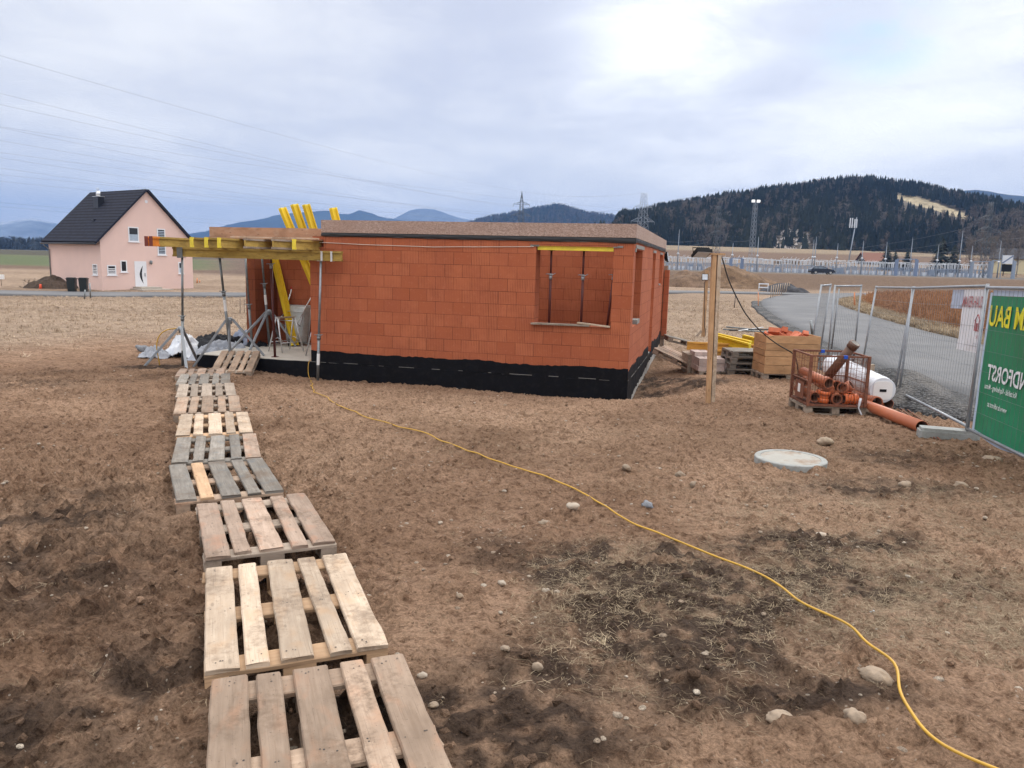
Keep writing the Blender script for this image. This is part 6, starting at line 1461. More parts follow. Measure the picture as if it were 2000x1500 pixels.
heap('gravel_heap', 'dark grey gravel heap where the road bends', (32.0, 92.5), 2.6, 2.2, 1.05, hm, 'gravel heap', 40, 5, col=(.06, .06, .066))
heap('soil_heap', 'dark soil heap with dry shrub beside the pink house', (-38.2, 64), 1.9, 1.6, 1.0, hm, 'soil heap', 40, 7, col=(.075, .055, .042))
for k in range(9):
    p = ground_at(1505+k*4.2, 583-k*1.6); mb = MB(); mb.tube([p, p+np.array([.02*k, 0, 1.15])], .035, 6); tag(mb.build('marker_stake', MT['wood_pale']), 'thin pale stake in the row along the far bend', 'stake', 'pale stakes along the far bend')
p = ground_at(1490, 571); M = T4(p, .1); t = thing('barrier', 'low white barrier frame at the far bend', 'barrier', M=M)
for x in (-.5, .55): mb = MB(M); mb.tube([(x, 0, 0), (x, 0, 1.0)], .035, 6); mb.build('post', MT['sub_white'], t)
for z in (.55, .95): mb = MB(M); mb.bar((-.55, 0, z), (.6, 0, z), .03, .12); mb.build('rail', MT['sub_white'], t)
for k, (a, b) in enumerate((((1315, 556), (1318, 550)), ((1345, 556), (1366, 551)))):
    p = ground_at(*a); M = T4(p); t = thing('low_barrier', ['white scraps of barrier at the lane behind the brick house', 'low pale rail at the lane left of the timber post'][k], 'barrier', M=M)
    mb = MB(M); mb.bar((-.6, 0, .55), (.9, 0, .6), .04, .1); mb.build('rail', MT['sub_white'], t)
    for x in (-.5, .8): mb = MB(M); mb.tube([(x, 0, -.05), (x, 0, .55)], .03, 6); mb.build('post', MT['wood_dull'], t)

# ------------------------------------------------------------------ car on the embankment
def car():
    p = at_depth(1604, 536, 143); p[2] = G(p[0], p[1])+.01; M = T4(p, R(-3)); t = thing('car', 'dark blue hatchback driving along the embankment before the substation', 'car', M=M)
    prof = [(-2.15, .32), (-2.2, .62), (-2.12, .92), (-1.95, 1.02), (-1.55, 1.40), (-.9, 1.50), (.05, 1.48), (.95, 1.02), (1.95, .84), (2.18, .62), (2.2, .36), (1.75, .26), (-1.75, .26)]
    def skin(sc, y0, zs=0): return [(x*sc, y0, z) for x, z in prof]
    n = len(prof); V = []
    for y, k in ((-.86, 0), (-.80, 1), (.80, 1), (.86, 0)):
        for x, z in prof:
            f = max(0, (z-.95)/.55); yy = y*(1-.20*f)
            V.append((x*(1.0 if k else .985), yy, z))
    Fs = []; 
    for a in range(3):
        for k in range(n): k2 = (k+1) % n; Fs.append((a*n+k, a*n+k2, (a+1)*n+k2, (a+1)*n+k))
    Fs += [tuple(range(n)), tuple(3*n+k for k in range(n))[::-1]]
    mb = MB(M); mb.add(V, [f[::-1] for f in Fs], [[(0, 0)]*len(f) for f in Fs], .5); mb.build('body', MT['car_paint'], t)
    for s in (-1, 1):
        Mg = M @ np.array([[1, 0, 0, 0], [0, 0, -s, s*0], [0, 1, 0, 0], [0, 0, 0, 1.]])
        for poly in ([(-1.78, 1.05), (-1.42, 1.36), (-.95, 1.43), (-.95, 1.03)], [(-.88, 1.03), (-.88, 1.44), (-.05, 1.42), (-.05, 1.02)], [(.0, 1.02), (.0, 1.41), (.72, 1.03)]):
            mb = MB(M); Vq = [(x, s*(.868*(1-.20*max(0, (z-.95)/.55))+.004), z) for x, z in poly]; mb.add(Vq, [tuple(range(len(poly))), tuple(range(len(poly)))[::-1]][:1] if s < 0 else [tuple(range(len(poly)))[::-1]], [[(0, 0)]*len(poly)], .5); mb.build('window', MT['car_glass'], t)
        for x in (-1.32, 1.35):
            mb = MB(M @ T4((x, s*.80, .31), 0, R(90))); mb.lathe([(.22, -.1), (.31, -.09), (.31, .09), (.22, .1)], 18, .5); w = mb.build('wheel', MT['tyre'], t)
            mb = MB(M @ T4((x, s*.80, .31), 0, R(90))); mb.lathe([(.2, -.112), (.2, .112)], 12, .5); mb.build('rim', MT['rim'], w)
    mb = MB(M); mb.add([(.16, -.66, 1.455), (.16, .66, 1.455), (.93, .74, 1.045), (.93, -.74, 1.045)], [(0, 3, 2, 1)], [[(0, 0)]*4], .5); mb.M = M @ T4((.02, 0, .012)); mb.build('windscreen', MT['car_glass'], t)
    for s in (-1, 1): mb = MB(M); mb.box((2.02, s*.62-.16, .64), (2.19, s*.62+.16, .76)); mb.build('headlight', MT['label_white'], t)
car()

# ------------------------------------------------------------------ substation
def bay(kind):
    if kind == 0: lb, nm = 'low switchgear bay with three ribbed insulators under a white busbar', 'switchgear_bay'
    elif kind == 1: lb, nm = 'transformer bay with a grey box and upright bushings', 'transformer_bay'
    else: lb, nm = 'disconnector bay with slanting arms under the white busbar', 'disconnector_bay'
    t = thing(nm, lb, 'switchgear', (0, 0, 0), 0, ['switchgear bays of the substation', 'transformer bays of the substation', 'disconnector bays of the substation'][kind])
    mb = MB()
    if kind != 1:
        for x in (-.9, 0, .9): mb.box((x-.05, -.05, 0), (x+.05, .05, 1.75))
        mb.box((-1.15, -.06, 1.75), (1.15, .06, 1.87)); 
        for x in (-.45, .45): mb.bar((x-.45, 0, .1), (x+.45, 0, 1.6), .03, .03)
    else: mb.box((-.8, -.5, 0), (.8, .5, .12)); mb.box((-.08, -.08, .12), (.08, .08, 1.0)); mb.box((-1.1, -.05, 2.2), (1.1, .05, 2.28)); mb.box((-1.1, -.05, 0), (-1.02, .05, 2.2)); mb.box((1.02, -.05, 0), (1.1, .05, 2.2))
    mb.build('support_frame', MT['sub_steel'], t)
    if kind == 1: mb = MB(); mb.box((-.65, -.4, .35), (.65, .4, 1.45)); mb.build('tank', MT['sub_steel'], t)
    for x in (-.9, 0, .9):
        mb = MB(); h = 1.15 if kind != 1 else .75; z0 = 1.87 if kind != 1 else 1.45; xx = x if kind != 1 else x*.5
        mb.lathe([(.05 if i % 2 else .11, i*h/12) for i in range(13)], 6, .5, center=(xx, 0, z0)); mb.build('insulator', MT['sub_white'], t)
    mb = MB(); mb.tube([(-1.2, 0, 3.12), (1.2, 0, 3.12)], .07, 6)
    if kind == 2: mb.tube([(-.9, 0, 3.05), (-.5, -.2, 3.7)], .035, 5); mb.tube([(.2, 0, 3.05), (.55, -.2, 3.6)], .035, 5)
    mb.build('busbar', MT['sub_white'], t)
    mb = MB(); mb.box((.25, -.35, .0), (.75, -.1, .95)); mb.build('control_cabinet', MT['sub_white'] if kind != 1 else MT['sub_blue'], t)
    return t
BAYS = [bay(0), bay(1), bay(2)]; used = [False]*3
for row, (Y, n) in enumerate(((196, 38), (206, 36), (221, 36))):
    for k in range(n):
        az = .190+(.600-.190)*(k+.5*(row == 1))/(n-1); x = az*Y; y = Y+rng.normal()*.3; kd = int(rng.choice(3, p=[.55, .15, .3])); z = G(x, y)
        M = T4((x, y, z), R(-2+4*rng.random())) @ np.diag([1.0, 1.0, (.92+.16*rng.random())*(1.0+.03*row), 1])
        if not used[kd]: BAYS[kd].matrix_world = Matrix(M.tolist()); PM[BAYS[kd].name] = M; used[kd] = True
        else: copy_tree(BAYS[kd], M)
# long fence of the substation, along the embankment road
t = thing('substation_fence', 'pale blue grey bar fence along the foot of the substation', 'fence', (60, 176, G(60, 176)))
fx = np.arange(34, 106, 2.5)
mb = MB()
for x in fx: z = G(x, 176); mb.box((x-.05, 175.95, z-.1), (x+.05, 176.05, z+1.55))
mb.build('fence_posts', MT['sub_fence'], t)
mb = MB()
for a, b in zip(fx[:-1], fx[1:]):
    for h in (.25, 1.4): mb.bar((a, 176, G(a, 176)+h), (b, 176, G(b, 176)+h), .05, .06)
    for i in range(9): x = a+(b-a)*(i+.5)/9; z = G(x, 176); mb.box((x-.022, 175.99, z+.1), (x+.022, 176.01, z+1.5))
mb.build('bars', MT['sub_fence'], t)
for k, (pl, pr, pt, Y, lb) in enumerate(((1428, 1450, 505, 172, 'dark blue portal of two columns at the left of the substation'), (1752, 1791, 507, 171, 'dark blue portal with a cross beam in the middle of the substation'), (1899, 1935, 512, 168, 'steel grey portal of two thick columns by the far right pylon'), (1938, 1982, 510, 166, 'portal of two thick columns at the far right end of the substation'))):
    a, b = at_depth(pl, pt, Y), at_depth(pr, pt, Y); p = (a+b)/2; p[2] = G(p[0], p[1]); t = thing('gantry', lb, 'gantry', p)
    for q in (a, b): mb = MB(); mb.box((q[0]-.3, q[1]-.2, p[2]-.2), (q[0]+.3, q[1]+.2, q[2])); mb.build('column', MT['sub_blue'] if k < 2 else MT['sub_steel'], t)
    mb = MB(); mb.bar(a+np.array([0, 0, .1]), b+np.array([0, 0, .1]), .15, .18); mb.build('cross_beam', MT['sub_blue'] if k < 2 else MT['sub_steel'], t)
MAST = [(1327, 448), (1364, 500), (1432, 474), (1482, 462), (1590, 468), (1595, 462), (1637, 475), (1687, 470), (1733, 472), (1783, 464), (1834, 478), (1881, 450), (1900, 480), (1956, 470)]
for x, y in MAST:
    q = at_depth(x, y, 185); g_ = G(q[0], q[1]); t = thing('lightning_mast', 'slim grey lightning mast rising from the substation', 'mast', (q[0], q[1], g_), 0, 'lightning masts of the substation')
    mb = MB(); mb.tube([(q[0], q[1], g_), (q[0], q[1], g_+(q[2]-g_)*.55), tuple(q)], [.16, .10, .03], 7); mb.build('pole', MT['pylon_pale'], t)
    mb = MB(); mb.lathe([(.12, 0), (.3, .1), (.3, .3), (.12, .4)], 8, .5, center=(q[0], q[1], g_+3.6)); mb.build('collar', MT['sub_white'], t)
# far right signboard and distant house
q = at_depth(1964, 538, 150); t = thing('billboard', 'billboard with a white upper and dark lower panel at the far right', 'billboard', (q[0], q[1], G(q[0], q[1])))
zb_ = G(q[0], q[1])
for s in (-1, 1): mb = MB(); mb.box((q[0]+s*1.05-.06, q[1]-.05, zb_), (q[0]+s*1.05+.06, q[1]+.05, zb_+4.6)); mb.build('post', MT['sub_steel'], t)
for z0_, z1_, m_ in ((2.9, 4.5, 'sub_white'), (1.4, 2.8, 'black_plastic')): mb = MB(); mb.box((q[0]-.98, q[1]-.04, zb_+z0_), (q[0]+.98, q[1]+.04, zb_+z1_)); mb.build('board', MT[m_], t)
mb = MB(); mb.bar((q[0]-.95, q[1]-.06, zb_+3.0), (q[0]+.95, q[1]-.06, zb_+4.4), .02, .25); mb.build('diagonal_stripe', MT['sub_blue'], t)
def far_house(px, py, Y, w, d, h, rz, wm, rm, label):
    q = at_depth(px, py, Y); z = G(q[0], q[1]); M = T4((q[0], q[1], z), rz); t = thing('distant_house', label, 'house', M=M)
    mb = MB(M); mb.add([(-w, -d, -1), (w, -d, -1), (w, d, -1), (-w, d, -1), (-w, -d, h), (w, -d, h), (w, d, h), (-w, d, h), (0, -d, h+w*.7), (0, d, h+w*.7)], [(0, 1, 5, 8, 4), (2, 3, 7, 9, 6), (0, 4, 7, 3), (1, 2, 6, 5)], [[(0, 0)]*5]*2+[[(0, 0)]*4]*2, .5); mb.build('wall', MT[wm], t)
    for s in (-1, 1): mb = MB(M); mb.add([(s*(w+.5), -d-.5, h-.35), (s*(w+.5), d+.5, h-.35), (0, d+.5, h+w*.7+.05), (0, -d-.5, h+w*.7+.05)], [(0, 1, 2, 3) if s > 0 else (3, 2, 1, 0)], [[(0, 0)]*4], .5); r_o = mb.build('roof', MT[rm], t); so = r_o.modifiers.new('thickness', 'SOLIDIFY'); so.thickness = .2
    for x in (-w*.5, w*.5):
        for zz in (1.0, 3.4): mb = MB(M); mb.box((x-.5, -d-.06, zz), (x+.5, -d-.01, zz+1.2)); mb.build('window', MT['window_dark'], t)
far_house(1972, 520, 262, 4.5, 5, 5.0, R(50), 'cream_wall', 'roof_dark', 'cream house with a dark roof among bare trees at the far right')
far_house(1702, 512, 300, 4.5, 4, 1.2, R(90), 'bark', 'marker_red' if False else 'rust', 'low shed with a rusty red roof behind the substation')

# ------------------------------------------------------------------ pylons, masts, wires
def pylon(name, label, px, Y, ztop, arms, wb, wt, mat, rad=.11, neck=None, cat='pylon', zbase=None, panels=11):
    q = at_depth(px, 500, Y); x0 = q[0]; g_ = G(x0, Y) if zbase is None else zbase; t = thing(name, label, cat, (x0, Y, g_)); H = ztop-g_; neck = neck or H
    def hw(z): return wb+(wt-wb)*min(z/neck, 1) if z < neck else wt*max(0.02, 1-(z-neck)/(H-neck+1e-6))
    mb = MB(T4((x0, Y, g_), R(20))); zs = np.concatenate([np.linspace(0, neck, panels), np.linspace(neck, H, 4)[1:]]) if neck < H else np.linspace(0, H, panels)
    for sx in (-1, 1):
        for sy in (-1, 1): mb.tube([(sx*hw(z), sy*hw(z), z) for z in zs], rad, 4, .5)
    for a, b in zip(zs[:-1], zs[1:]):
        for s in (-1, 1):
            for e in (-1, 1):
                mb.tube([(s*hw(a), e*hw(a), a), (s*hw(b), -e*hw(b), b)], rad*.55, 4, .5); mb.tube([(e*hw(a), s*hw(a), a), (-e*hw(b), s*hw(b), b)], rad*.55, 4, .5)
    mb.build('lattice_tower', MT[mat], t); tips = []
    for z, L in arms:
        z -= g_
        for s in (-1, 1):
            mb = MB(T4((x0, Y, g_), R(20))); w = hw(z); tip = (s*L, 0, z)
            for e in (-1, 1): mb.tube([(s*w, e*w, z), tip], rad*.6, 4, .5); mb.tube([(s*w, e*w, z+L*.30), tip], rad*.6, 4, .5); mb.tube([(s*(w+L)/2, e*w/2, z), (s*w, e*w, z+L*.3)], rad*.4, 4, .5)
            mb.build('cross_arm', MT[mat], t)
            mb = MB(T4((x0, Y, g_), R(20))); mb.tube([tip, (tip[0], 0, z-1.6)], rad*.8, 5, .5); mb.build('insulator', MT[mat], t)
            v = T4((x0, Y, g_), R(20)) @ np.array([tip[0], 0, z-1.6, 1]); tips.append(v[:3])
    return t, tips, np.array([x0, Y, ztop])
t1, tp1, top1 = pylon('pylon', 'dark lattice pylon just above the roof edge, centre', 1016, 480, 45.4, [(37.6, 5.4), (31.0, 6.4)], 2.7, .85, 'pylon_steel', .12, 36)
t2, tp2, top2 = pylon('pylon', 'pale lattice pylon rising right behind the corner of the brick house', 1252, 430, 41.8, [(34.3, 5.4), (26.6, 7.2)], 2.9, .9, 'pylon_pale', .10, 31)
t3, tp3, top3 = pylon('pylon', 'dark pylon before the forest, behind the timber post', 1398, 262, 23.0, [(13.6, 3.4)], 1.0, .45, 'pylon_steel', .075)
t4, tp4, top4 = pylon('pylon', 'dark pylon with three arms in front of bare trees at the far right', 1924, 196, 20.5, [(16.2, 3.8), (13.2, 4.4), (10.6, 3.8)], .75, .35, 'pylon_steel', .07)
tf, tpf, topf = pylon('floodlight_mast', 'tall lattice mast with two lit floodlights before the forest', 1468, 262, 24.2, [], .75, .5, 'pylon_pale', .05, cat='light mast', panels=16)
m_, nt_, b_ = new_mat('lamp_lit'); b_.inputs['Emission Color'].default_value = (1, .98, .95, 1); b_.inputs['Emission Strength'].default_value = 1.0; b_.inputs['Base Color'].default_value = (.8, .8, .8, 1)
mb = MB(); mb.box(topf+np.array([-1.3, -.4, 0]), topf+np.array([1.3, .4, .15])); mb.build('platform', MT['pylon_pale'], tf)
for s in (-1, 1): mb = MB(); mb.box(topf+np.array([s*.85-.5, -.55, .2]), topf+np.array([s*.85+.5, -.2, .95])); mb.build('floodlight', m_, tf)
q = at_depth(1668, 424, 240); g_ = G(q[0], 240); t = thing('cell_mast', 'mobile phone mast with upright antennas before the dark forest', 'mast', (q[0], 240, g_))
mb = MB(T4((q[0], 240, 0), 0, 0, R(2.6))); mb.tube([(-.8, 0, g_), (0, 0, q[2])], [.25, .12], 8); mb.build('pole', MT['pylon_pale'], t)
mb = MB(); mb.tube([(q[0]-1.6, 240, q[2]-2.4), (q[0]+1.2, 240, q[2]-2.4)], .06, 5); mb.build('spar', MT['pylon_pale'], t)
for dx in (-1.0, -.35, .4, 1.0): mb = MB(); mb.box((q[0]+dx-.14-.1, 239.7, q[2]-3.2), (q[0]+dx+.14-.1, 239.9, q[2]-.6+.3*(dx < 0))); mb.build('antenna', MT['sub_white'], t)
def wire(p, q, sag, label, r=.03, group='overhead power lines', n=28):
    p = np.array(p, float); q = np.array(q, float); u = np.linspace(0, 1, n); P = p+(q-p)*u[:, None]; P[:, 2] -= 4*sag*u*(1-u); mb = MB(); mb.tube(P, r, 4, .5); tag(mb.build('power_line', MT['wire']), label, 'power line', group)
WL = [((-160, 62), 130, top1, 'highest wire in the sky, from the pylon to the upper left'), ((-160, 142), 150, tp1[0], 'second highest wire crossing the left sky'), ((-160, 168), 150, tp1[1], 'third highest wire crossing the left sky'),
      ((-160, 216), 170, tp1[2], 'wire of the crossing pair in the left sky, steep one'), ((-160, 222), 190, tp2[0], 'wire of the crossing pair in the left sky, flat one'), ((-160, 246), 180, tp1[3], 'fifth wire from the top in the left sky'),
      ((-160, 275), 200, tp2[2], 'sixth wire from the top in the left sky'), ((-160, 283), 200, tp1[3]+np.array([-3, 40, -2]), 'seventh wire from the top in the left sky'), ((-160, 305), 210, tp1[2]+np.array([-3, 60, -3]), 'wire meeting the ridge of the pink house'),
      ((-160, 324), 220, np.array([-60, 600, 42.]), 'wire just above the pink roof ridge, upper one'), ((-160, 337), 220, np.array([-75, 600, 38.]), 'wire just above the pink roof ridge, lower one'), ((-160, 381), 240, np.array([-75, 620, 27.]), 'upper one of the two lowest wires at the left'), ((-160, 389), 240, np.array([-90, 620, 25.]), 'lowest wire at the left edge of the sky')]
for (px, py), Y, q, lb in WL: wire(at_depth(px, py, Y), q, 2.5, lb, .019)
wire(tp1[1], tp2[0], 1.5, 'wire between the centre pylon and the pale pylon, upper', .03); wire(tp1[3], tp2[2], 1.5, 'wire between the centre pylon and the pale pylon, lower', .03); wire(top1, top2, 2.5, 'earth wire between the tips of the two tall pylons', .03)
for k, (a, Y, b, lb) in enumerate(((tp4[0], 215, (1655, 487), 'top wire running down left from the far right pylon'), (tp4[2], 215, (1700, 492), 'middle wire running down left from the far right pylon'), (tp4[4], 212, (1735, 496), 'lower wire running down left from the far right pylon'), (tp4[5], 210, (1800, 502), 'lowest wire running down left from the far right pylon'),
                                     (tp4[3], 150, (2080, 446), 'wire leaving the far right pylon over the picture edge'), (tp3[0], 240, (1290, 471), 'wire running left from the dark pylon behind the timber post, upper'), (tp3[0]+np.array([0, 0, -1]), 238, (1292, 482), 'wire running left from the dark pylon behind the timber post, lower'), (tp3[1], 235, (1472, 468), 'wire running right from the dark pylon behind the timber post'))):
    wire(a, at_depth(b[0], b[1], Y), .6, lb, .03)

# ------------------------------------------------------------------ trees and bushes that stand alone
def leafy(V, F, M, mb, tint=None): mb.add(V, [tuple(f) for f in F], [[(0, 0)]*3]*len(F), tint)
nd = simple('needles_dark', (.018, .026, .02), .9, var=.5, scale=.9); bk = simple('twigs', (.15, .125, .105), .95, var=.35, scale=.8); sh = simple('shrub_twigs', (.10, .08, .055), .95, var=.4, scale=1.0)
def tree(px, Y, h, kind, label, seed, wide=1.0):
    q = at_depth(px, 510, Y); g_ = G(q[0], Y); t = thing('conifer_tree' if kind == 'c' else ('bare_tree' if kind == 'b' else 'bare_bush'), label, 'tree' if kind != 's' else 'bush', (q[0], Y, g_)); r = np.random.default_rng(seed)
    mb = MB(T4((q[0], Y, g_-.3)))
    if kind == 'c':
        mb.tube([(0, 0, 0), (0, 0, h*.9)], [.18, .04], 7); mb.build('trunk', MT['bark'], t); mb = MB(T4((q[0], Y, g_)))
        for i in range(420):
            z = .06+.94*r.random()**1.15; a = r.random()*6.28; R_ = .30*wide*(1-z)**.75*(.55+.5*r.random())+.02
            p0 = np.array([0, 0, z*h]); p1 = np.array([math.cos(a)*R_*h, math.sin(a)*R_*h, z*h-.05*h*(1-z)-.03*h*r.random()]); sd = np.array([-math.sin(a), math.cos(a), 0])*h*.045*(1.1-z)
            mb.add([p0+np.array([0, 0, .03*h]), p1+sd*(1+r.random()), p1-sd*(1+r.random()), p1+(p1-p0)*.18-np.array([0, 0, .02*h])], [(0, 1, 2), (1, 3, 2)], [[(0, 0)]*3]*2)
        mb.build('crown', nd, t)
    else:
        if kind == 'b':
            mb.tube([(0, 0, 0), (.02*h, 0, h*.4), (0, .01*h, h*.8)], [.16, .1, .03], 6)
            mb.build('trunk', MT['bark_pale'] if seed % 2 else MT['bark'], t); mb = MB(T4((q[0], Y, g_)))
        for i in range(150 if kind == 'b' else 120):
            z = (.22+.7*r.random()) if kind == 'b' else .02; a = r.random()*6.28; el = (.5+.8*r.random()) if kind == 'b' else .3+1.2*r.random(); L = h*(.30*(1.1-abs(z-.45))*wide*(.5+.7*r.random()) if kind == 'b' else .55*(.6+.6*r.random()))
            p = np.array([0, 0, z*h]) if kind == 'b' else np.array([r.normal()*.5*wide, r.normal()*.3, 0]); d = np.array([math.cos(a)*math.cos(el), math.sin(a)*math.cos(el), math.sin(el)]); e = p+d*L
            s = np.cross(d, r.normal(size=3)); s /= np.linalg.norm(s); mb.add([p-s*.03, p+s*.03, e], [(0, 1, 2)], [[(0, 0)]*3])
            for _ in range(5):
                p2 = p+(e-p)*(.3+.65*r.random()); e2 = p2+h*.075*(r.normal(size=3)*np.array([1, 1, .6])+np.array([0, 0, .7])); s = np.cross(e2-p2, r.normal(size=3)); s /= np.linalg.norm(s)+1e-9; mb.add([p2-s*.025, p2+s*.025, e2], [(0, 1, 2)], [[(0, 0)]*3])
        mb.build('crown' if kind == 'b' else 'twigs', bk if kind == 'b' else sh, t)
for a in ((1732, 262, 8.2, 'c', 'dark conifer, leftmost of the two clumps behind the substation', 1, 1.3), (1772, 258, 7.0, 'c', 'smaller dark conifer right of the leftmost one behind the substation', 2, 1.25), (1748, 268, 6.0, 'c', 'squat dark conifer between two taller ones behind the substation', 3, 1.5), (1838, 246, 11.0, 'c', 'broad dark conifer left of the three armed pylon', 4, 1.3), (1862, 250, 9.0, 'c', 'dark conifer tucked beside the broad one by the three armed pylon', 5, 1.3),
          (1893, 240, 11, 'b', 'bare grey tree left of the three armed pylon', 6, 1.2), (1915, 250, 13, 'b', 'tall bare tree directly behind the three armed pylon', 7, 1.2), (1938, 235, 12, 'b', 'bare pale tree right of the three armed pylon', 9, 1.2), (1962, 245, 14, 'b', 'tall bare tree above the cream house', 8, 1.2), (1988, 240, 15, 'b', 'bare tree at the right picture edge', 11, 1.2), (2020, 235, 14, 'b', 'bare tree beyond the right picture edge', 12, 1.2),
          (1522, 285, 3.2, 's', 'leafless bush, left of the group on the brown field', 13, 2), (1540, 290, 3.6, 's', 'leafless bush, middle of the group on the brown field', 14, 2), (1558, 285, 3.3, 's', 'leafless bush, right of the group on the brown field', 15, 2), (1612, 280, 2.8, 's', 'low dark bush just above the car', 16, 3), (1590, 285, 2.4, 's', 'low wide bush up left of the car', 17, 3.5)): tree(*a)
p = ground_at(85, 556)
tree(84, 64.0, 1.9, 's', 'dry shrub growing on the dark heap beside the pink house', 18, 1.2)
# ------------------------------------------------------------------ soil clods, pebbles, straw, crop
def ico(r, rough, flat=.7, sub=1):
    t = (1+5**.5)/2; V = np.array([(-1, t, 0), (1, t, 0), (-1, -t, 0), (1, -t, 0), (0, -1, t), (0, 1, t), (0, -1, -t), (0, 1, -t), (t, 0, -1), (t, 0, 1), (-t, 0, -1), (-t, 0, 1)], float); V /= np.linalg.norm(V[0])
    F = [(0, 11, 5), (0, 5, 1), (0, 1, 7), (0, 7, 10), (0, 10, 11), (1, 5, 9), (5, 11, 4), (11, 10, 2), (10, 7, 6), (7, 1, 8), (3, 9, 4), (3, 4, 2), (3, 2, 6), (3, 6, 8), (3, 8, 9), (4, 9, 5), (2, 4, 11), (6, 2, 10), (8, 6, 7), (9, 8, 1)]
    V = list(V); mid = {}; F2 = []
    def m(a, b):
        k = (min(a, b), max(a, b))
        if k not in mid: v = V[a]+V[b]; V.append(v/np.linalg.norm(v)); mid[k] = len(V)-1
        return mid[k]
    if not sub: F2 = F
    for a, b, c in (F if sub else []): x, y, z = m(a, b), m(b, c), m(c, a); F2 += [(a, x, z), (b, y, x), (c, z, y), (x, y, z)]
    V = np.array(V)*(1+rough*r.normal(size=(len(V), 1))); V = V*np.array([1, .8, flat]); return V, np.array(F2)
r7 = np.random.default_rng(21)
def field_pts(n, x0, x1, y0, y1, p=1.6):
    """random points, denser towards the camera side"""
    y = y0+(y1-y0)*r7.random(n)**p; x = (x0+(x1-x0)*r7.random(n)); return x, y
def off_shell(x, y, m=.1):
    dx, dy = x-BC[0], y-BC[1]; lx = dx*EX[0]+dy*EX[1]; ly = dx*EY[0]+dy*EY[1]; return ~((lx > -9.6-m) & (lx < m) & (ly > -m) & (ly < WD+m))
lump = vcol_mat('lump_soil', .95, 40, .35, (160, .35), .6, 150)
def lumps():
    n = 34000; x, y = field_pts(n, -8.5, 8.5, 1.3, 16, 1.6); wet, gra = site_masks(x, y); cl = fbm(x*1.1+3, y*1.1, 4)
    k = (r7.random(n) < np.clip(.25+.7*wet+2.2*(cl-.5), .06, 1)) & off_shell(x, y); x, y, wet = x[k], y[k], wet[k]; n = len(x)
    s = .004+.026*r7.random(n)**5*(1+.6*wet); z = base_h(x, y)+ground_noise(x, y)-s*.1
    c = lerp((.25, .16, .105), (.06, .039, .028), np.clip(wet*.95, 0, 1))*(.65+.5*r7.random((n, 1)))
    V = [ico(r7, .17, .7, 0) for _ in range(8)]; scatter('soil_clods', V, np.stack([x, y, z], 1), s, np.ones(n), r7.random(n)*6.28, r7.integers(0, 8, n), c, lump, 'crumbly brown clods of soil scattered over the site', 'soil', .12)
    n = 6500; x, y = field_pts(n, -8, 9, 1.3, 17, 1.4); cl = fbm(x*.6+9, y*.6, 3); k = (r7.random(n) < np.clip((cl-.36)*3.5, .10, 1)) & off_shell(x, y); x, y = x[k], y[k]; n = len(x)
    s = .005+.016*r7.random(n)**2.5; z = base_h(x, y)+ground_noise(x, y); g = r7.random((n, 1)); c = (np.array([.27, .205, .15])*(1-g)+np.array([.44, .38, .31])*g)
    V = [ico(r7, .07, .6) for _ in range(4)]; scatter('pebbles', V, np.stack([x, y, z], 1), s, np.ones(n)*1.2, r7.random(n)*6.28, r7.integers(0, 4, n), c, lump, 'small pale pebbles strewn over the bare soil', 'pebbles', .1)
lumps()
def tuft(r, n, flat, spread=.5, L=1.0, w=.03):
    V = []; F = []
    for _ in range(n):
        a = r.random()*6.28; p = np.array([r.normal()*spread*.5, r.normal()*spread*.5, 0]); el = (.05+.35*r.random()) if r.random() < flat else .5+.9*r.random(); l = L*(.5+.6*r.random())
        d = np.array([math.cos(a)*math.cos(el), math.sin(a)*math.cos(el), math.sin(el)]); s = np.array([-math.sin(a), math.cos(a), 0])*w*(.6+.7*r.random()); m = p+d*l*.55; e = p+d*l+np.array([r.normal()*.12, r.normal()*.12, -.18*l*math.cos(el)])
        e[2] = max(e[2], .004); b = len(V); V += [p-s, p+s, m-s*.8, m+s*.8, e]; F += [(b, b+1, b+3), (b, b+3, b+2), (b+2, b+3, b+4)]
    return np.array(V), np.array(F)
straw = vcol_mat('straw', .9, 5, .2)
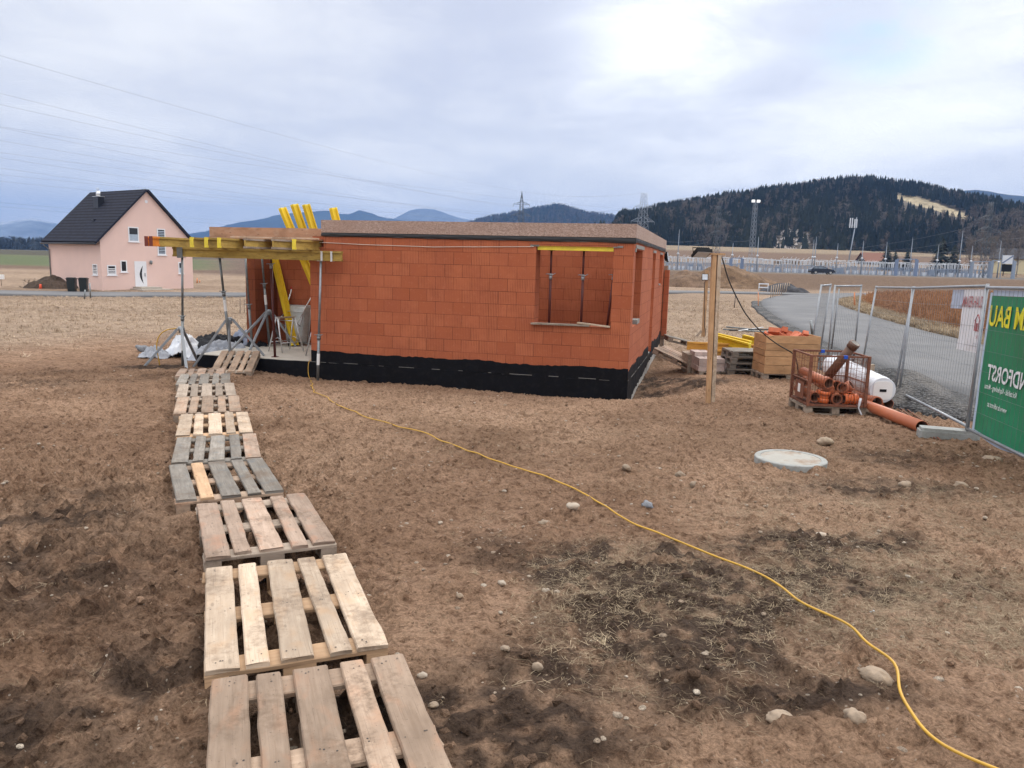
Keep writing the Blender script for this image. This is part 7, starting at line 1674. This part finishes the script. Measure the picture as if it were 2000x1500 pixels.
def grasses():
    TV_ = [tuft(r7, 12, .92, 1.4, 1.0, .013) for _ in range(8)]; UV_ = [tuft(r7, 16, .15, .25, 1.0, .022) for _ in range(4)]
    n = 34000; x, y = field_pts(n, -8, 9, 1.4, 19, 1.45); wet, gra = site_masks(x, y); cl = fbm(x*1.4, y*1.4+7, 4)
    k = (r7.random(n) < np.clip(gra*1.1*np.clip((cl-.3)*3.5, 0, 1)*(1-.55*wet)+.03+.25*np.clip((cl-.58)*5, 0, 1), 0, 1)) & off_shell(x, y); x, y = x[k], y[k]; n = len(x)
    h = .022+.05*r7.random(n)**1.8; z = base_h(x, y)+ground_noise(x, y)-.001; g = r7.random((n, 1)); c = np.array([.19, .14, .09])*(1-g)+np.array([.38, .30, .205])*g
    scatter('dry_straw', TV_, np.stack([x, y, z], 1), h, np.full(n, 1.6), r7.random(n)*6.28, r7.integers(0, 8, n), c, straw, 'matted dry straw lying over the soil right of the cable', 'dry grass', .15)
    n = 18000; x = .1+4.9*r7.random(n); y = 2.7+4.6*r7.random(n)**1.2; wet, gra = site_masks(x, y); cl = fbm(x*2.2, y*2.2+3, 4); k = r7.random(n) < np.clip(gra*1.3, 0, 1)*np.clip((cl-.32)*5, 0, 1)*(1-.5*wet); x, y = x[k], y[k]; n = len(x); g = r7.random((n, 1)); c = np.array([.17, .125, .08])*(1-g)+np.array([.36, .285, .195])*g
    scatter('matted_straw', [tuft(r7, 12, .97, 1.6, 1.0, .011) for _ in range(8)], np.stack([x, y, base_h(x, y)+ground_noise(x, y)], 1), .022+.045*r7.random(n), np.full(n, 1.7), r7.random(n)*6.28, r7.integers(0, 8, n), c, straw, 'thick mat of fine dead straw on the soil in the right foreground', 'dry grass', .15)
    X = [(1330, 1218), (1095, 1195), (1380, 1222), (1345, 1180), (1045, 1108), (1280, 1062), (1385, 1050), (1480, 1150), (1260, 1300), (1560, 1090), (1640, 1200), (1420, 1330), (1000, 1140), (930, 1120), (1180, 1260)]
    P = np.array([ground_at(*q) for q in X]); n = len(P); g = r7.random((n, 1)); scatter('dry_grass_tufts', UV_, P, .035+.04*r7.random(n), np.full(n, 1.3), r7.random(n)*6.28, r7.integers(0, 4, n), np.array([.42, .34, .23])*(.8+.4*g), straw, 'pale dry grass tufts standing in the dark wet patch', 'dry grass', .15)
    gp = np.array([ground_at(1785, 1118)]); m = 26; P = np.repeat(gp, m, 0)+np.stack([r7.normal(size=m)*.055, r7.normal(size=m)*.03, np.zeros(m)], 1); scatter('green_grass', UV_, P, .03+.025*r7.random(m), np.full(m, 1.4), r7.random(m)*6.28, r7.integers(0, 4, m), np.repeat([[.075, .12, .04]], m, 0), straw, 'small patch of fresh green grass in the straw at the right', 'grass', .3)
    # meadow beyond the site
    n = 42000; y = 15+47*r7.random(n)**1.25; x = -34+72*r7.random(n)*1.0; wet, gra = site_masks(x, y); dr = pl_dist(x, y, ROADD); dl = pl_dist(x, y, LANED)
    k = (r7.random(n) < gra) & (dr > ROAD_W+1.0) & (dl > LANE_W+.7) & off_shell(x, y) & (np.abs(x/np.maximum(y, 1)) < .80); x, y = x[k], y[k]; n = len(x)
    cl = fbm(x*.25, y*.6, 4); g = r7.random((n, 1)); c = (np.array([.29, .21, .145])*(1-g)+np.array([.47, .375, .28])*g)*(.65+.8*cl)[:, None]
    scatter('dry_meadow', UV_, np.stack([x, y, base_h(x, y)-.02], 1), .07+.09*r7.random(n), np.full(n, 2.0), r7.random(n)*6.28, r7.integers(0, 4, n), c, straw, 'dead beige meadow grass around the site', 'dry grass', .15)
    # verge of long pale grass right of the road, and the orange brown crop behind it
    n = 15000; i = r7.integers(0, len(ROADD)-1, n); tg = ROADD[i+1]-ROADD[i]; tg /= np.linalg.norm(tg, axis=1)[:, None]; o = ROAD_W+.2+2.1*r7.random(n); x = ROADD[i, 0]+tg[:, 1]*o; y = ROADD[i, 1]-tg[:, 0]*o
    g = r7.random((n, 1)); c = (np.array([.27, .20, .13])*(1-g)+np.array([.47, .39, .28])*g)*(.6+.8*fbm(x*.5, y*.5, 3))[:, None]; h = .13+.2*r7.random(n)
    k = y > 6; scatter('verge_grass', UV_, np.stack([x, y, base_h(x, y)-.02], 1)[k], h[k], np.full(k.sum(), 1.4), (r7.random(n)*6.28)[k], r7.integers(0, 4, k.sum()), c[k], straw, 'long pale dead grass on the verge beyond the road', 'dry grass', .15)
    ST_ = []
    for _ in range(5):
        V = []; F = []
        for _ in range(9):
            p = np.array([r7.normal()*.35, r7.normal()*.35, 0]); e = p+np.array([r7.normal()*.12, r7.normal()*.12, .6+.5*r7.random()]); a = r7.random()*3.14; s = np.array([math.cos(a), math.sin(a), 0])*.022; b = len(V); V += [p-s, p+s, e+s*.7, e-s*.7]; F += [(b, b+1, b+2), (b, b+2, b+3)]
            for _ in range(2): q = p+(e-p)*(.3+.6*r7.random()); l = q+np.array([r7.normal()*.2, r7.normal()*.2, -.1*r7.random()]); b = len(V); V += [q+np.array([0, 0, .05]), q-np.array([0, 0, .02]), l]; F += [(b, b+1, b+2)]
        ST_.append((np.array(V), np.array(F)))
    n = 42000; y = 18+76*r7.random(n)**1.2; x = 14+78*r7.random(n); rc = np.interp(y, ROAD[:, 1], ROAD[:, 0]); o = x-rc
    k = (o > ROAD_W+2.2+(y-40).clip(0)*.03) & (x/y < 1.0) & (y < 97-.0*x) & (pl_dist(x, y, ROADD) > ROAD_W+2.0); x, y = x[k], y[k]; n = len(x); g = r7.random((n, 1)); c = (np.array([.22, .105, .05])*(1-g)+np.array([.42, .225, .12])*g)*(.75+.5*fbm(x*.15, y*.5, 3))[:, None]
    scatter('dry_crop', ST_, np.stack([x, y, base_h(x, y)-.03], 1), .55+.3*r7.random(n), np.full(n, 1.0), r7.random(n)*6.28, r7.integers(0, 5, n), c, straw, 'orange brown dried crop standing in the field right of the road', 'crop', .2)
grasses()
# ------------------------------------------------------------------ air
def haze():
    mb = MB(); mb.box((-6600, -150, -60), (6600, 7300, 440)); m = bpy.data.materials.new('haze_air'); m.use_nodes = True
    nt = NT(m.node_tree); m.node_tree.nodes.clear()
    v = nt.n('ShaderNodeVolumePrincipled', {'Color': (.22, .42, .86), 'Density': HAZE}); out = nt.n('ShaderNodeOutputMaterial'); nt.set(out.inputs['Volume'], v.outputs[0])
    o = mb.build('haze', m); o['kind'] = 'stuff'; o['label'] = 'thin blue valley air that fades the far hills'; o['category'] = 'haze'
HAZE = 1.5e-4
haze()
